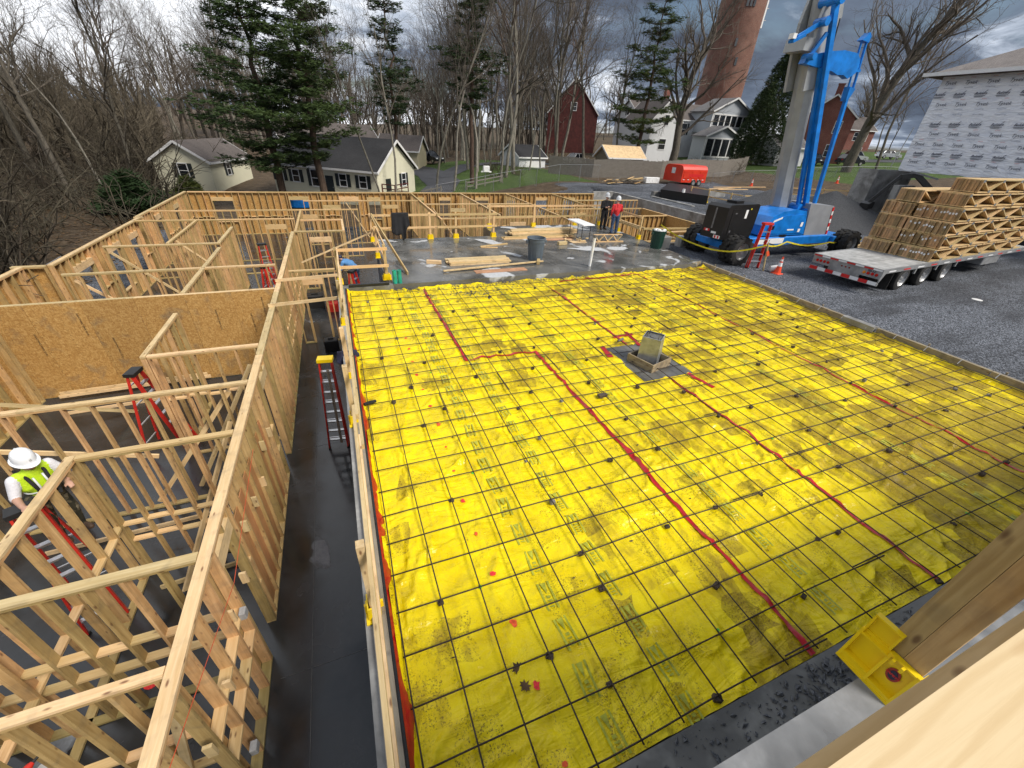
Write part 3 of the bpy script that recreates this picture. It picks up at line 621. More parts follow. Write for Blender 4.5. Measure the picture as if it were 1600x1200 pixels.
# stone chips along the near and far edges
ch = MB()
def chip(m, x, y, z, s):
    q = [Vector((rnd.uniform(-1, 1), rnd.uniform(-1, 1), rnd.uniform(-.35, .5))) for _ in range(6)]
    q = [Vector((1, .1, 0)), Vector((-.8, .3, .1)), Vector((.1, -.6, .0)), Vector((.0, .6, -.1)), Vector((.2, .05, .45)), Vector((-.2, 0, -.3))]
    a = rnd.uniform(0, 6.28); ca_, sa_ = math.cos(a), math.sin(a); sx, sy = s * rnd.uniform(.7, 1.3), s * rnd.uniform(.5, 1.1)
    vs = []
    for p in q:
        px, py = p.x * sx + rnd.uniform(-.2, .2) * s, p.y * sy + rnd.uniform(-.2, .2) * s; vs.append((x + px * ca_ - py * sa_, y + px * sa_ + py * ca_, z + p.z * s * .8 + .01))
    m.add(vs, [(0, 3, 4), (3, 1, 4), (1, 2, 4), (2, 0, 4), (3, 0, 5), (1, 3, 5), (2, 1, 5), (0, 2, 5)])
for k in range(950):
    x = abs(rnd.gauss(4.3, 1.3)) if k % 2 else rnd.uniform(1.2, 13.9); y = rnd.uniform(-.54, -.12) if rnd.random() < .8 else rnd.uniform(-.54, -.40); chip(ch, x, y, .045, rnd.choice((.008, .012, .016, .024, .04)))
for k in range(260): chip(ch, rnd.gauss(4.1, .35), rnd.uniform(-.54, -.16), .05 + rnd.uniform(0, .03), rnd.choice((.02, .03, .045)))
for k in range(1500):
    x = rnd.uniform(1.3, 8.5); y = 12.36 - abs(rnd.gauss(0, .13)); chip(ch, x, y, -.05 + .02 * rnd.random(), rnd.choice((.012, .02, .03)))
for k in range(260): chip(ch, rnd.gauss(3.9, .8), rnd.gauss(11.6, .35), mh(4, 11.6) + .01, rnd.choice((.01, .02, .035, .05)))
tag(ch.build('stone_chips', 'stone_chip'), 'dark stone chips strewn along the concrete edges', 'gravel', kind='stuff')
dl = MB(); rr = random.Random(5)
for k in range(60):
    x = rr.choice((1.2, 3.2, 4.4, 5.1)) + rr.gauss(0, .9); y = rr.uniform(.3, 11.8)
    if 0 < x < 14: chip(dl, x, y, mh(x, y) + .006, rr.choice((.012, .02, .03)))
tag(dl.build('mud_crumbs', 'dobie'), 'crumbs of dark mud scattered over yellow sheet', 'mud', kind='stuff')
# form boards on the right
FR = thing('form_boards', 'weathered timber form boards along the right edge of yellow sheet', 'formwork', (14.3, 0, -.1))
for y0, y1 in ((-.4, 2.8), (2.82, 5.42), (6.42, 9.4), (9.42, 12.5)):
    lum('form_board', FR, (14.33, y0, .03), (14.33, y1, .03), .04, .22, 'form_board'); lum('cap_strip', FR, (14.385, y0, .115), (14.385, y1, .115), .07, .05, 'weathered')
for y in (1.0, 2.6, 4.2, 7.2, 8.8, 10.4, 11.9): lum('stake', FR, (14.46, y, -.3), (14.46, y, .2), .04, .04, 'weathered')
for y in np.arange(.4, 12.3, .75): m = MB(); m.tube([(14.2, y, .05), (14.3, y, .15), (14.37, y, .15)], .008, 5); m.build('form_tie', 'aluminium', FR)
for x0, x1 in ((13.98, 14.34),): lum('form_board', FR, (13.7, 12.42, .05), (14.36, 12.62, .05), .04, .2, 'form_board')
m = MB(); m.prism([(14.22, -.05), (14.74, -.16), (14.74, -.02), (14.5, .13), (14.30, .17), (14.22, .15)], 'xz', 5.46, 6.38); tag(m.build('concrete_spill', 'concrete', loc=(14.4, 5.9, -.1)), 'lump of set concrete spilled over the right form board', 'concrete lump')

# ------------------------------------------------------------------ framed walls of the lower storey
def framed_wall(axis, c, a, b, th, label, openings=(), sheath=0, spacing=.406, block=(), dbl=True, brace=(), zt=ZT, group=None, plates='pine', skip=None, sheath_mat='osb', panel_h=None):
    """axis 'x': runs along X at y=c from a to b. openings: (t0, t1, sill, head) above the floor. sheath: side (+1/-1) of the panels"""
    loc = ((a, c, ZF) if axis == 'x' else (c, a, ZF))
    W_ = thing('framed_wall', label, 'framed wall', loc, group)
    P = (lambda t, z, o=0.0: (t, c + o, z)) if axis == 'x' else (lambda t, z, o=0.0: (c + o, t, z))
    perp = Vector((0, 1, 0)) if axis == 'x' else Vector((1, 0, 0)); alng = Vector((1, 0, 0)) if axis == 'x' else Vector((0, 1, 0))
    up = Vector((0, 0, 1)); S = .038; zs = ZF + S; ze = zt - (2 * S if dbl else S)
    ops = sorted(openings)
    # plates (cut at doorways)
    t = a; cuts = [(o[0], o[1]) for o in ops if o[2] <= 0]
    for o0, o1 in cuts + [(b, b)]:
        if o0 - t > .05: lum('bottom_plate', W_, P(t, ZF + S / 2), P(o0, ZF + S / 2), th, S, 'treated', perp)
        t = o1
    n = max(1, int(math.ceil((b - a) / 4.9))); L = (b - a) / n
    for k in range(n):
        j = .0015
        lum('top_plate', W_, P(a + k * L + j, zt - S / 2), P(a + (k + 1) * L - j, zt - S / 2), th, S, plates, perp)
        if dbl: lum('top_plate', W_, P(a + k * L + j + (0 if k == 0 else .6), zt - 1.5 * S - .0005), P(a + (k + 1) * L - j + (0 if k == n - 1 else .6), zt - 1.5 * S - .0005), th - .002, S, 'pine_stud', perp)
    ts = []
    t = a + S / 2
    while t < b - S * 1.2: ts.append(t); t += spacing
    ts.append(b - S / 2)
    def stud(t, z0, z1, name='stud'):
        tt = min(max(t, a + S / 2), b - S / 2)
        lum(name, W_, P(tt, z0), P(tt, z1), th - .001, S, 'pine_stud', perp)
    full = []
    for t in ts:
        o = next((o for o in ops if o[0] - .06 < t < o[1] + .06), None)
        if o is None: stud(t, zs, ze); full.append(t)
        else:
            if o[0] + .05 < t < o[1] - .05:
                if o[2] > .1: stud(t, zs, ZF + o[2] - S, 'cripple_stud')
                if ZF + o[3] + .24 < ze - .02: stud(t, ZF + o[3] + .24, ze, 'cripple_stud')
    for o in ops:
        for t in (o[0] - S * 1.5, o[1] + S * 1.5): stud(t, zs, ze); full.append(t)
        for t in (o[0] - S / 2, o[1] + S / 2): stud(t, zs, ZF + o[3], 'jack_stud')
        lum('header', W_, P(o[0] - S, ZF + o[3] + .12), P(o[1] + S, ZF + o[3] + .12), th - .004, .235, plates, perp)
        if o[2] > .1: lum('sill', W_, P(o[0], ZF + o[2] - S / 2), P(o[1], ZF + o[2] - S / 2), th - .002, S, 'pine', perp)
    full.sort()
    for bz in block:
        for k in range(len(full) - 1):
            t0, t1 = full[k] + S / 2, full[k + 1] - S / 2
            if t1 - t0 > .5 or t1 - t0 < .08: continue
            if skip and skip(t0, bz): continue
            z = ZF + bz + (.02 if k % 2 else -.02); lum('blocking', W_, P(t0, z), P(t1, z), th - .004, S, 'pine', perp)
    if sheath:
        n = max(1, int(round((b - a) / 1.22))); L = (b - a) / n; off = sheath * (th / 2 + .006)
        for k in range(n):
            t0, t1 = a + k * L + .003, a + (k + 1) * L - .003; segs = [(ZF + .02, zt if panel_h is None else ZF + panel_h)]
            xs = [(t0, t1)]
            for o in ops:
                nx = []
                for (u0, u1) in xs:
                    if o[1] <= u0 or o[0] >= u1: nx.append((u0, u1)); continue
                    if o[0] - u0 > .05: nx.append((u0, o[0]))
                    if u1 - o[1] > .05: nx.append((o[1], u1))
                    v0, v1 = max(u0, o[0]), min(u1, o[1])
                    lum('osb_panel', W_, P((v0 + v1) / 2, ZF + o[3], off), P((v0 + v1) / 2, zt, off), v1 - v0, .011, sheath_mat, alng)
                    if o[2] > .1: lum('osb_panel', W_, P((v0 + v1) / 2, ZF + .02, off), P((v0 + v1) / 2, ZF + o[2], off), v1 - v0, .011, sheath_mat, alng)
                xs = nx
            for u0, u1 in xs: lum('osb_panel', W_, P((u0 + u1) / 2, segs[0][0], off), P((u0 + u1) / 2, segs[0][1], off), u1 - u0, .011, sheath_mat, alng)
    for (t0, z0, t1, z1, o) in brace:
        z0 = ZF + .08 if z0 < -2.1 else z0; z1 = ZF + .08 if z1 < -2.1 else z1
        lum('brace', W_, P(t0, z0, o), P(t1, z1, o), .038, .089, 'pine_pale', perp)
    return W_
# corridor wall, the nearest and longest
CW = framed_wall('y', -2.11, .2, 21.6, .14, 'long wall of studs running beside the dark corridor', block=(.95, 1.55), plates='pine_pale',
            openings=((3.5, 4.1, 0, 2.4), (7.9, 8.6, 0, 2.4)), skip=lambda t, z: (t * 7.3) % 1 > .62 or 4.2 < t < 7.3)
for t0, t1, z0, z1 in ((4.35, 4.72, .05, 2.3), (4.8, 5.13, .05, 2.3), (5.2, 5.55, .05, 2.3), (5.62, 5.95, .05, 2.25), (6.45, 6.8, .05, 2.2), (6.85, 7.2, .05, 2.2)):
    lum('plywood_panel', CW, (-2.10, (t0 + t1) / 2, ZF + z0), (-2.10, (t0 + t1) / 2, ZF + z1), t1 - t0 - .02, .012, 'redply', (0, 1, 0))
for y in np.arange(1.0, 8, .7): lum('block', CW, (-2.04, y, ZF + 1.9 - (y % .5)), (-2.04, y, ZF + 2.12 - (y % .5)), .038, .089, 'pine_pale', (0, 1, 0))
framed_wall('x', 2.08, -6.6, -2.19, .10, 'nearest cross wall with flat blocking, left of the dark corridor', block=(.7, 1.5), plates='pine_pale', spacing=.36, brace=((-2.75, -2.35, -2.2, -.2, -.08),))
framed_wall('x', 3.40, -8.0, -2.19, .12, 'second cross wall from the camera, with two rows of blocking', block=(1.1, 1.55), plates='pine_pale', spacing=.36)
framed_wall('x', 5.92, -4.28, -2.19, .10, 'third cross wall, meeting the wall the worker leans on', block=(.9, 1.3), spacing=.36)
framed_wall('y', -4.35, -.4, 5.97, .12, 'wall topped by the hands of worker in yellow vest', block=(1.2,), plates='pine_pale')
framed_wall('x', 7.62, -9.2, -2.19, .10, 'fourth cross wall, between the two red stepladders', plates='pine_pale', brace=((-8.6, -.15, -4.2, -1.6, .08), (-4.6, -2.3, -2.6, -.3, .09)))
framed_wall('x', 9.34, -4.33, -2.19, .10, 'short cross wall joined to the free stub wall', block=(1.7,), plates='pine_pale')
framed_wall('y', -4.40, 9.30, 11.85, .10, 'short free-standing stub wall before the OSB panels', plates='pine_pale')
OW = framed_wall('x', 13.38, -9.3, -2.19, .14, 'wall faced with large brown OSB panels', sheath=-1, plates='pine_pale')
st = text_mesh('SHEATHING SPAN 32/16', .062, 'stamp_ink')
for x, z, a in ((-8.2, -1.2, 1), (-7.1, -.7, 1), (-6.6, -1.5, 1), (-5.2, -1.3, 1), (-3.9, -.9, 1), (-3.0, -1.1, 1), (-8.9, -.8, 1), (-2.6, -.6, 1)):
    place('printed_stamp', st, OW, (x, 13.285, z), (R(90), R(90), 0))
for k in range(1, 11):
    m = MB(); x = -9.3 + k * .61
    for j in range(16): m.box(x - .002, x + .002, 13.283, 13.287, ZF + .1 + j * .15, ZF + .13 + j * .15)
    m.build('nail_line', 'stamp_ink', OW)
framed_wall('x', 16.15, -8.4, -2.4, .10, 'first cross wall behind the OSB-faced wall', plates='pine_pale', brace=((-8.2, -.3, -5.6, -2.2, .08),))
framed_wall('x', 19.8, -8.6, -4.72, .10, 'middle cross wall in the far left rooms', plates='pine_pale', brace=((-8.4, -.3, -6.0, -2.2, -.08),))
framed_wall('y', -4.62, 13.5, 19.0, .12, 'partition running back from the OSB-faced wall', plates='pine_pale')
framed_wall('y', -4.80, 19.9, 23.0, .12, 'shorter partition deep in the left rooms', plates='pine_pale')
framed_wall('x', 24.9, -9.25, -2.2, .10, 'long cross wall near the far left corner', openings=((-3.6, -2.7, 0, 2.3),))
framed_wall('x', 27.6, -9.25, 1.2, .10, 'rearmost cross wall before the far outside wall', openings=((-2.2, -1.2, 0, 2.3),))
framed_wall('y', -2.0, 21.7, 27.5, .10, 'partition continuing the corridor line far back', openings=((23, 24, 0, 2.3),))
framed_wall('x', 21.65, -2.05, .1, .10, 'short cross wall closing the far end of corridor', openings=((-1.4, -.5, 0, 2.3),), plates='pine_pale')
framed_wall('y', .15, 21.6, 24.4, .10, 'small return wall with a pale end post', plates='pine_pale')
framed_wall('x', 24.45, -1.9, .2, .10, 'small cross wall behind the end of corridor')
framed_wall('x', 15.2, -1.9, -.4, .09, 'low-lying stud screen across the corridor', openings=((-1.5, -.9, 0, 2.3),))
framed_wall('y', -6.6, 20, 24.8, .10, 'partition splitting the far left rooms')
framed_wall('x', 31.0, -2.0, 5.5, .10, 'cross wall just inside the far outside wall, left part', openings=((-.8, .2, 0, 2.3), (3, 4, 0, 2.3)))
framed_wall('x', 29.4, 5.7, 13.5, .10, 'cross wall seen over the slab beyond the jacket', openings=((7.5, 8.5, 0, 2.3),), plates='pine_pale', block=(1.3,))
framed_wall('y', 5.6, 24.0, 34.7, .10, 'partition running to the far outside wall behind the jacket')
framed_wall('y', 9.6, 25.0, 34.7, .10, 'partition running to the far outside wall beyond the lumber pile', plates='pine_pale')
framed_wall('y', 13.6, 23.0, 34.7, .10, 'partition running to the far outside wall left of the two men')
framed_wall('x', 24.2, 5.7, 13.5, .10, 'nearest cross wall beyond the far edge of slab', plates='pine_pale', openings=((10, 11, 0, 2.3),))
framed_wall('x', 27.0, 13.7, 22.0, .10, 'cross wall behind the two standing men', openings=((16, 17, 0, 2.3),))
framed_wall('y', 18.0, 27.1, 34.7, .10, 'partition behind the red jacketed man, running back')
framed_wall('x', 31.0, 18.1, 24.6, .14, 'wall below the gravel bank, right of the two men', plates='pine_pale')
framed_wall('x', 24.0, 17.2, 22.0, .12, 'stair shaft wall with OSB inside, right of the two men', sheath=1)
framed_wall('y', 22.05, 19.2, 26.9, .12, 'short shaft wall faced with OSB beside the gravel bank', sheath=-1)
framed_wall('y', 17.2, 17.0, 24.0, .10, 'stud wall under the guardrail by the green bin', plates='pine_pale')
framed_wall('x', 19.1, 17.3, 24.8, .10, 'stud wall ending at the rear of blue lift', plates='pine_pale', brace=((18.0, -2.2, 20.2, -.4, -.08),))
# far outside wall and left outside wall
FW = []
xo = [-9.2, -1.0, 7.2, 15.2, 22.5]
wins = ((-7.9, -6.7, .9, 2.25), (-3.1, -1.9, 0, 2.3), (.3, 1.6, 0, 2.3), (2.3, 3.2, .9, 2.25), (5.6, 6.6, .9, 2.25), (7.9, 8.8, .9, 2.25), (11.0, 12.1, .9, 2.25), (13.6, 14.6, .9, 2.25), (16.6, 17.7, .9, 2.25), (19.4, 20.5, .9, 2.25))
names = ('left part, by the corner', 'part behind the corridor end', 'part behind the lumber pile', 'right part, behind the two men')
for k in range(4):
    framed_wall('x', 34.9, xo[k] + .002, xo[k + 1] - .002, .14, 'far outside wall with OSB sheathing, ' + names[k], openings=[o for o in wins if xo[k] < o[0] < xo[k + 1]], sheath=1, block=(1.22,), spacing=.42)
framed_wall('y', -9.33, 26.0, 34.98, .14, 'left outside wall, far part reaching the far corner', sheath=-1, openings=((28, 29.2, .9, 2.25), (31.5, 32.5, .9, 2.25)), block=(1.22,), plates='pine_pale')
framed_wall('y', -9.16, 17.35, 25.6, .14, 'left outside wall, middle part with tall window gaps', sheath=-1, openings=((18.4, 19.8, .6, 2.2), (21.2, 22.5, .6, 2.2), (23.6, 24.6, .6, 2.2)), block=(1.22,), plates='pine_pale')
framed_wall('x', 25.8, -9.4, -9.02, .14, 'short jog joining two parts of the left outside wall', plates='pine_pale')
framed_wall('x', 17.28, -10.1, -9.25, .14, 'jog of OSB-lined wall at the left picture edge', sheath=1, plates='pine_pale')
framed_wall('y', -9.85, 12.9, 17.2, .14, 'left outside wall, nearest part at picture edge', sheath=-1, openings=((13.8, 15.0, .6, 1.6),), plates='pine_pale', block=(.6,))
framed_wall('y', -8.85, 7.7, 13.2, .14, 'left outside wall beside the OSB room', sheath=-1, plates='pine_pale')
# loose braces and boards
def brace(p0, p1, label, mat='pine_pale', w=.038, h=.089):
    p0, p1 = [(q[0], q[1], ZF + .03 if q[2] < -2.1 and abs(q[2] - ZF) > .4 else q[2]) for q in (p0, p1)]
    o = lum('brace', None, p0, p1, w, h, mat); o.name = 'brace'; return tag(o, label, 'board')
brace((-1.0, 13.2, -.02), (-2.2, 13.15, -.01), 'short board bridging corridor wall and guardrail, farther one') if False else None
brace((-2.2, 13.95, .0), (-.3, 14.1, .02), 'pale board bridging the corridor at its far end')
brace((-2.2, 11.75, -.02), (-.36, 11.9, .0), 'pale board bridging the corridor, nearer one')
brace((1.32, 18.3, 1.2), (1.95, 13.3, .16), 'brown plank leaning from the guardrail corner down to slab', 'pine', .04, .14)
brace((-1.65, 17.6, -.45), (1.2, 18.0, .55), 'long thin pole sloping up to the guardrail corner', 'pine_pale', .03, .06)
brace((-8.4, 9.2, -.3), (-6.2, 11.8, -2.3), 'diagonal brace leaning in the OSB-faced room')
brace((-2.5, 6.9, -.5), (-3.6, 5.2, -2.45), 'diagonal brace near the dark corridor, middle room')
brace((-2.4, 9.0, -.4), (-3.9, 8.0, -2.4), 'diagonal brace behind the red stepladder')
brace((-6.6, 21.0, -.2), (-5.2, 23.2, -2.4), 'diagonal brace in the far left room')
brace((6.0, 28.5, -.2), (7.8, 26.0, -2.4), 'diagonal brace beyond the jacket, left one')
brace((9.8, 28.5, -.2), (11.2, 25.5, -2.4), 'diagonal brace beyond the slab, middle one')
brace((14.2, 30.0, -.2), (15.8, 28.0, -2.4), 'diagonal brace beyond the slab, right one')
brace((.6, 30.8, -.2), (2.2, 28.4, -2.4), 'diagonal brace far beyond the corridor')
for k, (x0, x1, y, z) in enumerate(((-8.3, -4.7, 13.05, ZF + .25), (-8.3, -4.6, 12.95, ZF + .20), (-7.9, -5.2, 12.2, ZF + .05), (-6.2, -2.6, 6.9, ZF + .05), (-4.0, -2.4, 5.4, ZF + .05))):
    brace((x0, y, z), (x1, y + .15, z), 'loose board lying on the lower floor, number %s from the OSB wall' % ('one', 'two', 'three', 'four', 'five')[k])
SB = [(-.9, 13.2), (-.9, 14.0), (-.9, 15.4)]
# control joints on the corridor floor
m = MB(); m.box(-1.46, -1.452, .5, 12, ZF + .004, ZF + .0055); m.box(-1.9, -.35, 3.1, 3.106, ZF + .004, ZF + .0055); m.box(-1.9, -.35, 8.7, 8.706, ZF + .004, ZF + .0055); struct(m.build('floor_joints', 'concrete_dark'))

# ------------------------------------------------------------------ guardrails with yellow boots
def boot_mesh(m, x, y, z, ax='y', s=1.0):
    h = .16 * s; a, b = (.075, .11) if ax == 'y' else (.11, .075); a *= s; b *= s
    m.box(x - a, x + a, y - b, y + b, z, z + .02); m.box(x - a * .7, x + a * .7, y - b * .7, y - b * .55, z + .02, z + h); m.box(x - a * .7, x + a * .7, y + b * .55, y + b * .7, z + .02, z + h)
    m.box(x - a * .7, x - a * .55, y - b * .55, y + b * .55, z + .02, z + h); m.box(x + a * .55, x + a * .7, y - b * .55, y + b * .55, z + .02, z + h)
    m.box(x - a, x - a * .7, y - b * .1, y + b * .1, z + .02, z + h * .8); m.box(x + a * .7, x + a, y - b * .1, y + b * .1, z + .02, z + h * .8)
def guardrail(pts, posts, z, label, top=1.08, mid=.55, toe=False, mat='pine', gap=0):
    G = thing('guardrail', label, 'guardrail', (*pts[0], z))
    for a, b in zip(pts[:-1], pts[1:]):
        A = Vector((*a, z)); B = Vector((*b, z)); d = (B - A).normalized(); n = max(1, int(math.ceil((B - A).length / 4.8)))
        for k in range(n):
            p, q = A.lerp(B, k / n), A.lerp(B, (k + 1) / n); p = p - d * .0; q = q + d * (.25 if k < n - 1 else 0); sft = Vector((d.y, -d.x, 0)) * (.064 + .0 * k)
            for hh in ([top, mid] + ([.14] if toe else [])):
                zz = Vector((0, 0, hh + (.003 if k % 2 else 0) - .045)); lum('rail', G, p + zz + sft + (Vector((d.y, -d.x, 0)) * .039 if k % 2 else Vector()), q + zz + sft + (Vector((d.y, -d.x, 0)) * .039 if k % 2 else Vector()), .038, .089, mat)
    for (x, y, ax) in posts:
        lum('post', G, (x, y, z + .02), (x, y, z + top + .05), .089, .038 * 2, mat, (0, 1, 0) if ax == 'y' else (1, 0, 0))
        m = MB(); boot_mesh(m, x, y, z, ax, 1.25); m.build('post_boot', 'safety_yellow', G)
    return G
guardrail([(-.235, -.5), (-.235, 13.1)], [(-.235, y, 'y') for y in (1.9, 5.35, 6.85, 9.7, 12.95)], .09, 'long guardrail with yellow boots beside the dark corridor', toe=False, mat='pine_pale')
lum('toe_board', None, (-.20, -.5, .13), (-.20, 8.6, .13), .14, .038, 'weathered')
bpy.data.objects['toe_board']['label'] = 'grey weathered plank lying along the corridor edge'; bpy.data.objects['toe_board']['category'] = 'plank'
guardrail([(-.2, 12.9), (1.3, 12.85)], [(1.22, 12.95, 'x')], .12, 'short guardrail closing the far end of corridor', mat='pine')
guardrail([(1.2, 13.1), (1.2, 18.45)], [(1.2, 15.7, 'y'), (1.25, 18.35, 'y')], .12, 'guardrail along the left edge of grey slab', mat='pine')
guardrail([(1.25, 18.47), (7.0, 18.5)], [(3.8, 18.45, 'x'), (5.0, 18.45, 'x'), (6.85, 18.45, 'x')], .12, 'guardrail at the far edge of slab with dark jacket on it', mat='pine')
guardrail([(7.2, 20.6), (14.1, 20.62)], [(7.35, 20.55, 'x'), (9.9, 20.55, 'x'), (12.5, 20.55, 'x'), (14.1, 20.5, 'x')], .12, 'guardrail behind the big lumber pile and standing men', mat='pine')
guardrail([(14.25, 20.5), (14.25, 16.9)], [(14.22, 18.75, 'y'), (14.25, 16.95, 'y')], .12, 'guardrail at the right side of slab by green bin', mat='pine')
guardrail([(14.3, 16.8), (19.0, 16.4)], [], -.05, 'low two-board rail from green bin to blue lift', top=.75, mid=.12)
guardrail([(31.3, 26.2), (30.9, 31.9)], [(31.2, 27.2, 'y'), (31.0, 29.5, 'y'), (30.9, 31.6, 'y')], -.1, 'guardrail beside the black lined trench')
guardrail([(31.5, 26.2), (36.0, 26.0)], [(33.0, 26.1, 'x'), (35.5, 26.0, 'x')], -.1, 'guardrail between the lift boom and red trailer')
guardrail([(40, 29.6), (47, 27.2)], [(41, 29.2, 'x'), (44, 28.2, 'x'), (46.5, 27.3, 'x')], .2, 'guardrail above the gravel heap behind the lift')
# near guardrail by the camera
GN = thing('guardrail', 'close-up guardrail of thick boards in the bottom right corner', 'guardrail', (2.3, -.6, 2.2))
for yy in (-.645, -.563): lum('post', GN, (2.30, yy, 2.205), (2.30, yy, 3.6), .0805, .085, 'pine_stud', (0, 1, 0))
lum('rail', GN, (.1, -.775, 3.17), (4.4, -.765, 3.17), .11, .14, 'pine', (0, 1, 0)); lum('top_rail', GN, (.1, -.842, 3.33), (4.4, -.836, 3.33), .184, .044, 'rail_near', (0, 1, 0))
m = MB(); X0 = 2.20
m.box(X0, 2.42, -.692, -.435, 2.2, 2.216); m.box(X0 + .042, X0 + .052, -.686, -.441, 2.21, 2.455)
for y in (-.692, -.578, -.449): m.prism([(X0, 2.214), (X0 + .05, 2.214), (X0 + .05, 2.462), (X0 + .024, 2.462), (X0 + .006, 2.25)], 'xz', y, y + .013)
m.box(X0 + .018, X0 + .051, -.679, -.578, 2.45, 2.462); m.box(X0 + .018, X0 + .051, -.565, -.449, 2.425, 2.437); m.box(X0 + .005, X0 + .042, -.679, -.578, 2.216, 2.24); m.box(X0 + .005, X0 + .042, -.565, -.449, 2.216, 2.26)
m.box(X0 + .05, X0 + .06, -.56, -.44, 2.455, 2.57); m.box(X0 + .03, X0 + .05, -.56, -.55, 2.463, 2.568); m.box(X0 + .03, X0 + .05, -.45, -.44, 2.463, 2.568); m.box(X0 + .03, X0 + .06, -.56, -.44, 2.57, 2.58)
m.box(X0 - .006, X0 + .02, -.64, -.628, 2.43, 2.462); m.box(X0 - .006, X0 + .02, -.60, -.588, 2.43, 2.462); m.box(X0 + .1, X0 + .155, -.70, -.69, 2.2, 2.4); m.box(X0 + .1, X0 + .155, -.525, -.515, 2.2, 2.4)
m.build('post_boot', 'safety_yellow', GN)
b = MB(); b.lathe([(0, .003), (.034, .003), (.034, 0)], 22, (0, 0, 0)); me = b.mesh('sticker', 'label_red')
o = place('sticker', me, GN, (X0 + .040, -.625, 2.35), (0, R(-90), 0), (1.35, .8, 1))
b = MB(); b.lathe([(0, .003), (.026, .003), (.026, 0)], 22); place('sticker_field', b.mesh('sticker_field', 'label_dark'), GN, (X0 + .0375, -.625, 2.35), (0, R(-90), 0), (1.2, .65, 1))
tm = text_mesh('SAFETY', .018, 'decal_red', .2, .0008); place('sticker_text', tm, GN, (X0 + .0335, -.625, 2.35), (R(90), R(0), R(-90)), 1)

# ------------------------------------------------------------------ things on the grey slab
def stack(label, x0, x1, y0, rows, w=.14, h=.038, mat='pine_pale', z=.12, name='lumber_stack', jit=.06, ang=0):
    S_ = thing(name, label, 'lumber', (x0, y0, z))
    for r, n in enumerate(rows):
        for k in range(n):
            j0, j1 = rnd.uniform(-jit, jit), rnd.uniform(-jit, jit); y = y0 + (k + .5) * (w + .004) + (rows[0] - n) * (w + .004) * .5 + rnd.uniform(-.004, .004)
            zz = z + .0195 + r * (h + .002); lum('board', S_, (x0 + j0, y, zz), (x1 + j1, y + ang * (x1 - x0), zz), w, h, mat, (0, 1, 0))
    return S_
stack('low stack of pale boards in front of the blue-grey bin', 3.6, 6.05, 14.05, (5, 5, 4), .14, .038)
stack('tall pile of long pale boards at far edge of slab', 7.9, 11.2, 18.3, (6, 6, 6, 5, 4), .14, .045, jit=.25)
stack('loose boards beside the tall lumber pile', 7.4, 10.9, 17.75, (3, 1), .14, .04, 'pine', jit=.3)
o = lum('timber_block', None, (2.85, 14.55, .19), (3.35, 14.35, .19), .14, .12, 'pine_pale'); tag(o, 'short thick timber block left of the low board stack', 'timber')
o = lum('timber_block', None, (7.0, 13.55, .19), (7.2, 13.95, .19), .12, .12, 'pine'); tag(o, 'end-on timber block by the blue-grey bin', 'timber')
o = lum('timber_block', None, (9.3, 16.35, .20), (9.75, 16.4, .20), .16, .14, 'pine_pale'); tag(o, 'short timber block lying right of the blue-grey bin', 'timber')
o = lum('long_board', None, (3.2, 13.35, .17), (7.3, 13.75, .2), .09, .04, 'pine_pale'); tag(o, 'long narrow white board lying before the low board stack', 'board')
o = lum('board_offcut', None, (5.6, 16.6, .14), (7.0, 16.95, .14), .09, .04, 'pine'); tag(o, 'thin offcut lying alone behind the low board stack', 'board')
o = lum('board_offcut', None, (5.6, 16.5, .14), (6.3, 16.3, .14), .09, .03, 'pine'); tag(o, 'smaller thin offcut beside another behind the board stack', 'board')
def sheet(x0, x1, y0, y1, z, label, mat='ply_sheet', a=0):
    m = MB(); m.box(x0, x1, y0, y1, z, z + .014); return tag(m.build('plywood_sheet', mat, loc=((x0 + x1) / 2, (y0 + y1) / 2, z)), label, 'plywood')
sheet(4.3, 6.3, 12.95, 13.3, .124, 'reddish plywood strip on wet slab before the long board'); sheet(9.2, 10.6, 17.25, 17.6, .124, 'reddish plywood sheet under the edge of lumber pile'); sheet(10.2, 11.0, 16.6, 17.0, .124, 'small plywood scrap among offcuts near the folding table', 'ply_roof')
m = MB(); rr = random.Random(3)
for k in range(10):
    x, y, a = rr.uniform(9.8, 11.2), rr.uniform(16.7, 17.6), rr.uniform(0, 3); l = rr.uniform(.1, .35)
    o = lum('board_offcut', None, (x, y, .16 + k * .012), (x + l * math.cos(a), y + l * math.sin(a), .165 + k * .012), .09, .038, 'pine_pale'); tag(o, 'pale offcut in the scrap heap left of folding table', 'offcut', 'offcuts in the scrap heap')
TR0 = thing('truss_offcut', 'short zigzag truss offcut lying on slab by red jacketed man', 'truss', (11.5, 16.5, .12))
lum('chord', TR0, (11.35, 16.62, .14), (13.0, 16.5, .14), .09, .04, 'truss_wood', (0, 1, 0)); lum('chord', TR0, (11.35, 16.66, .46), (12.9, 16.54, .46), .09, .03, 'truss_wood', (0, 1, 0))
for k in range(6): x = 11.4 + k * .25; lum('web', TR0, (x, 16.63 - .07 * k / 5, .15 if k % 2 else .44), (x + .25, 16.63 - .07 * (k + 1) / 5, .44 if k % 2 else .15), .085, .035, 'pine_pale', (0, 1, 0))
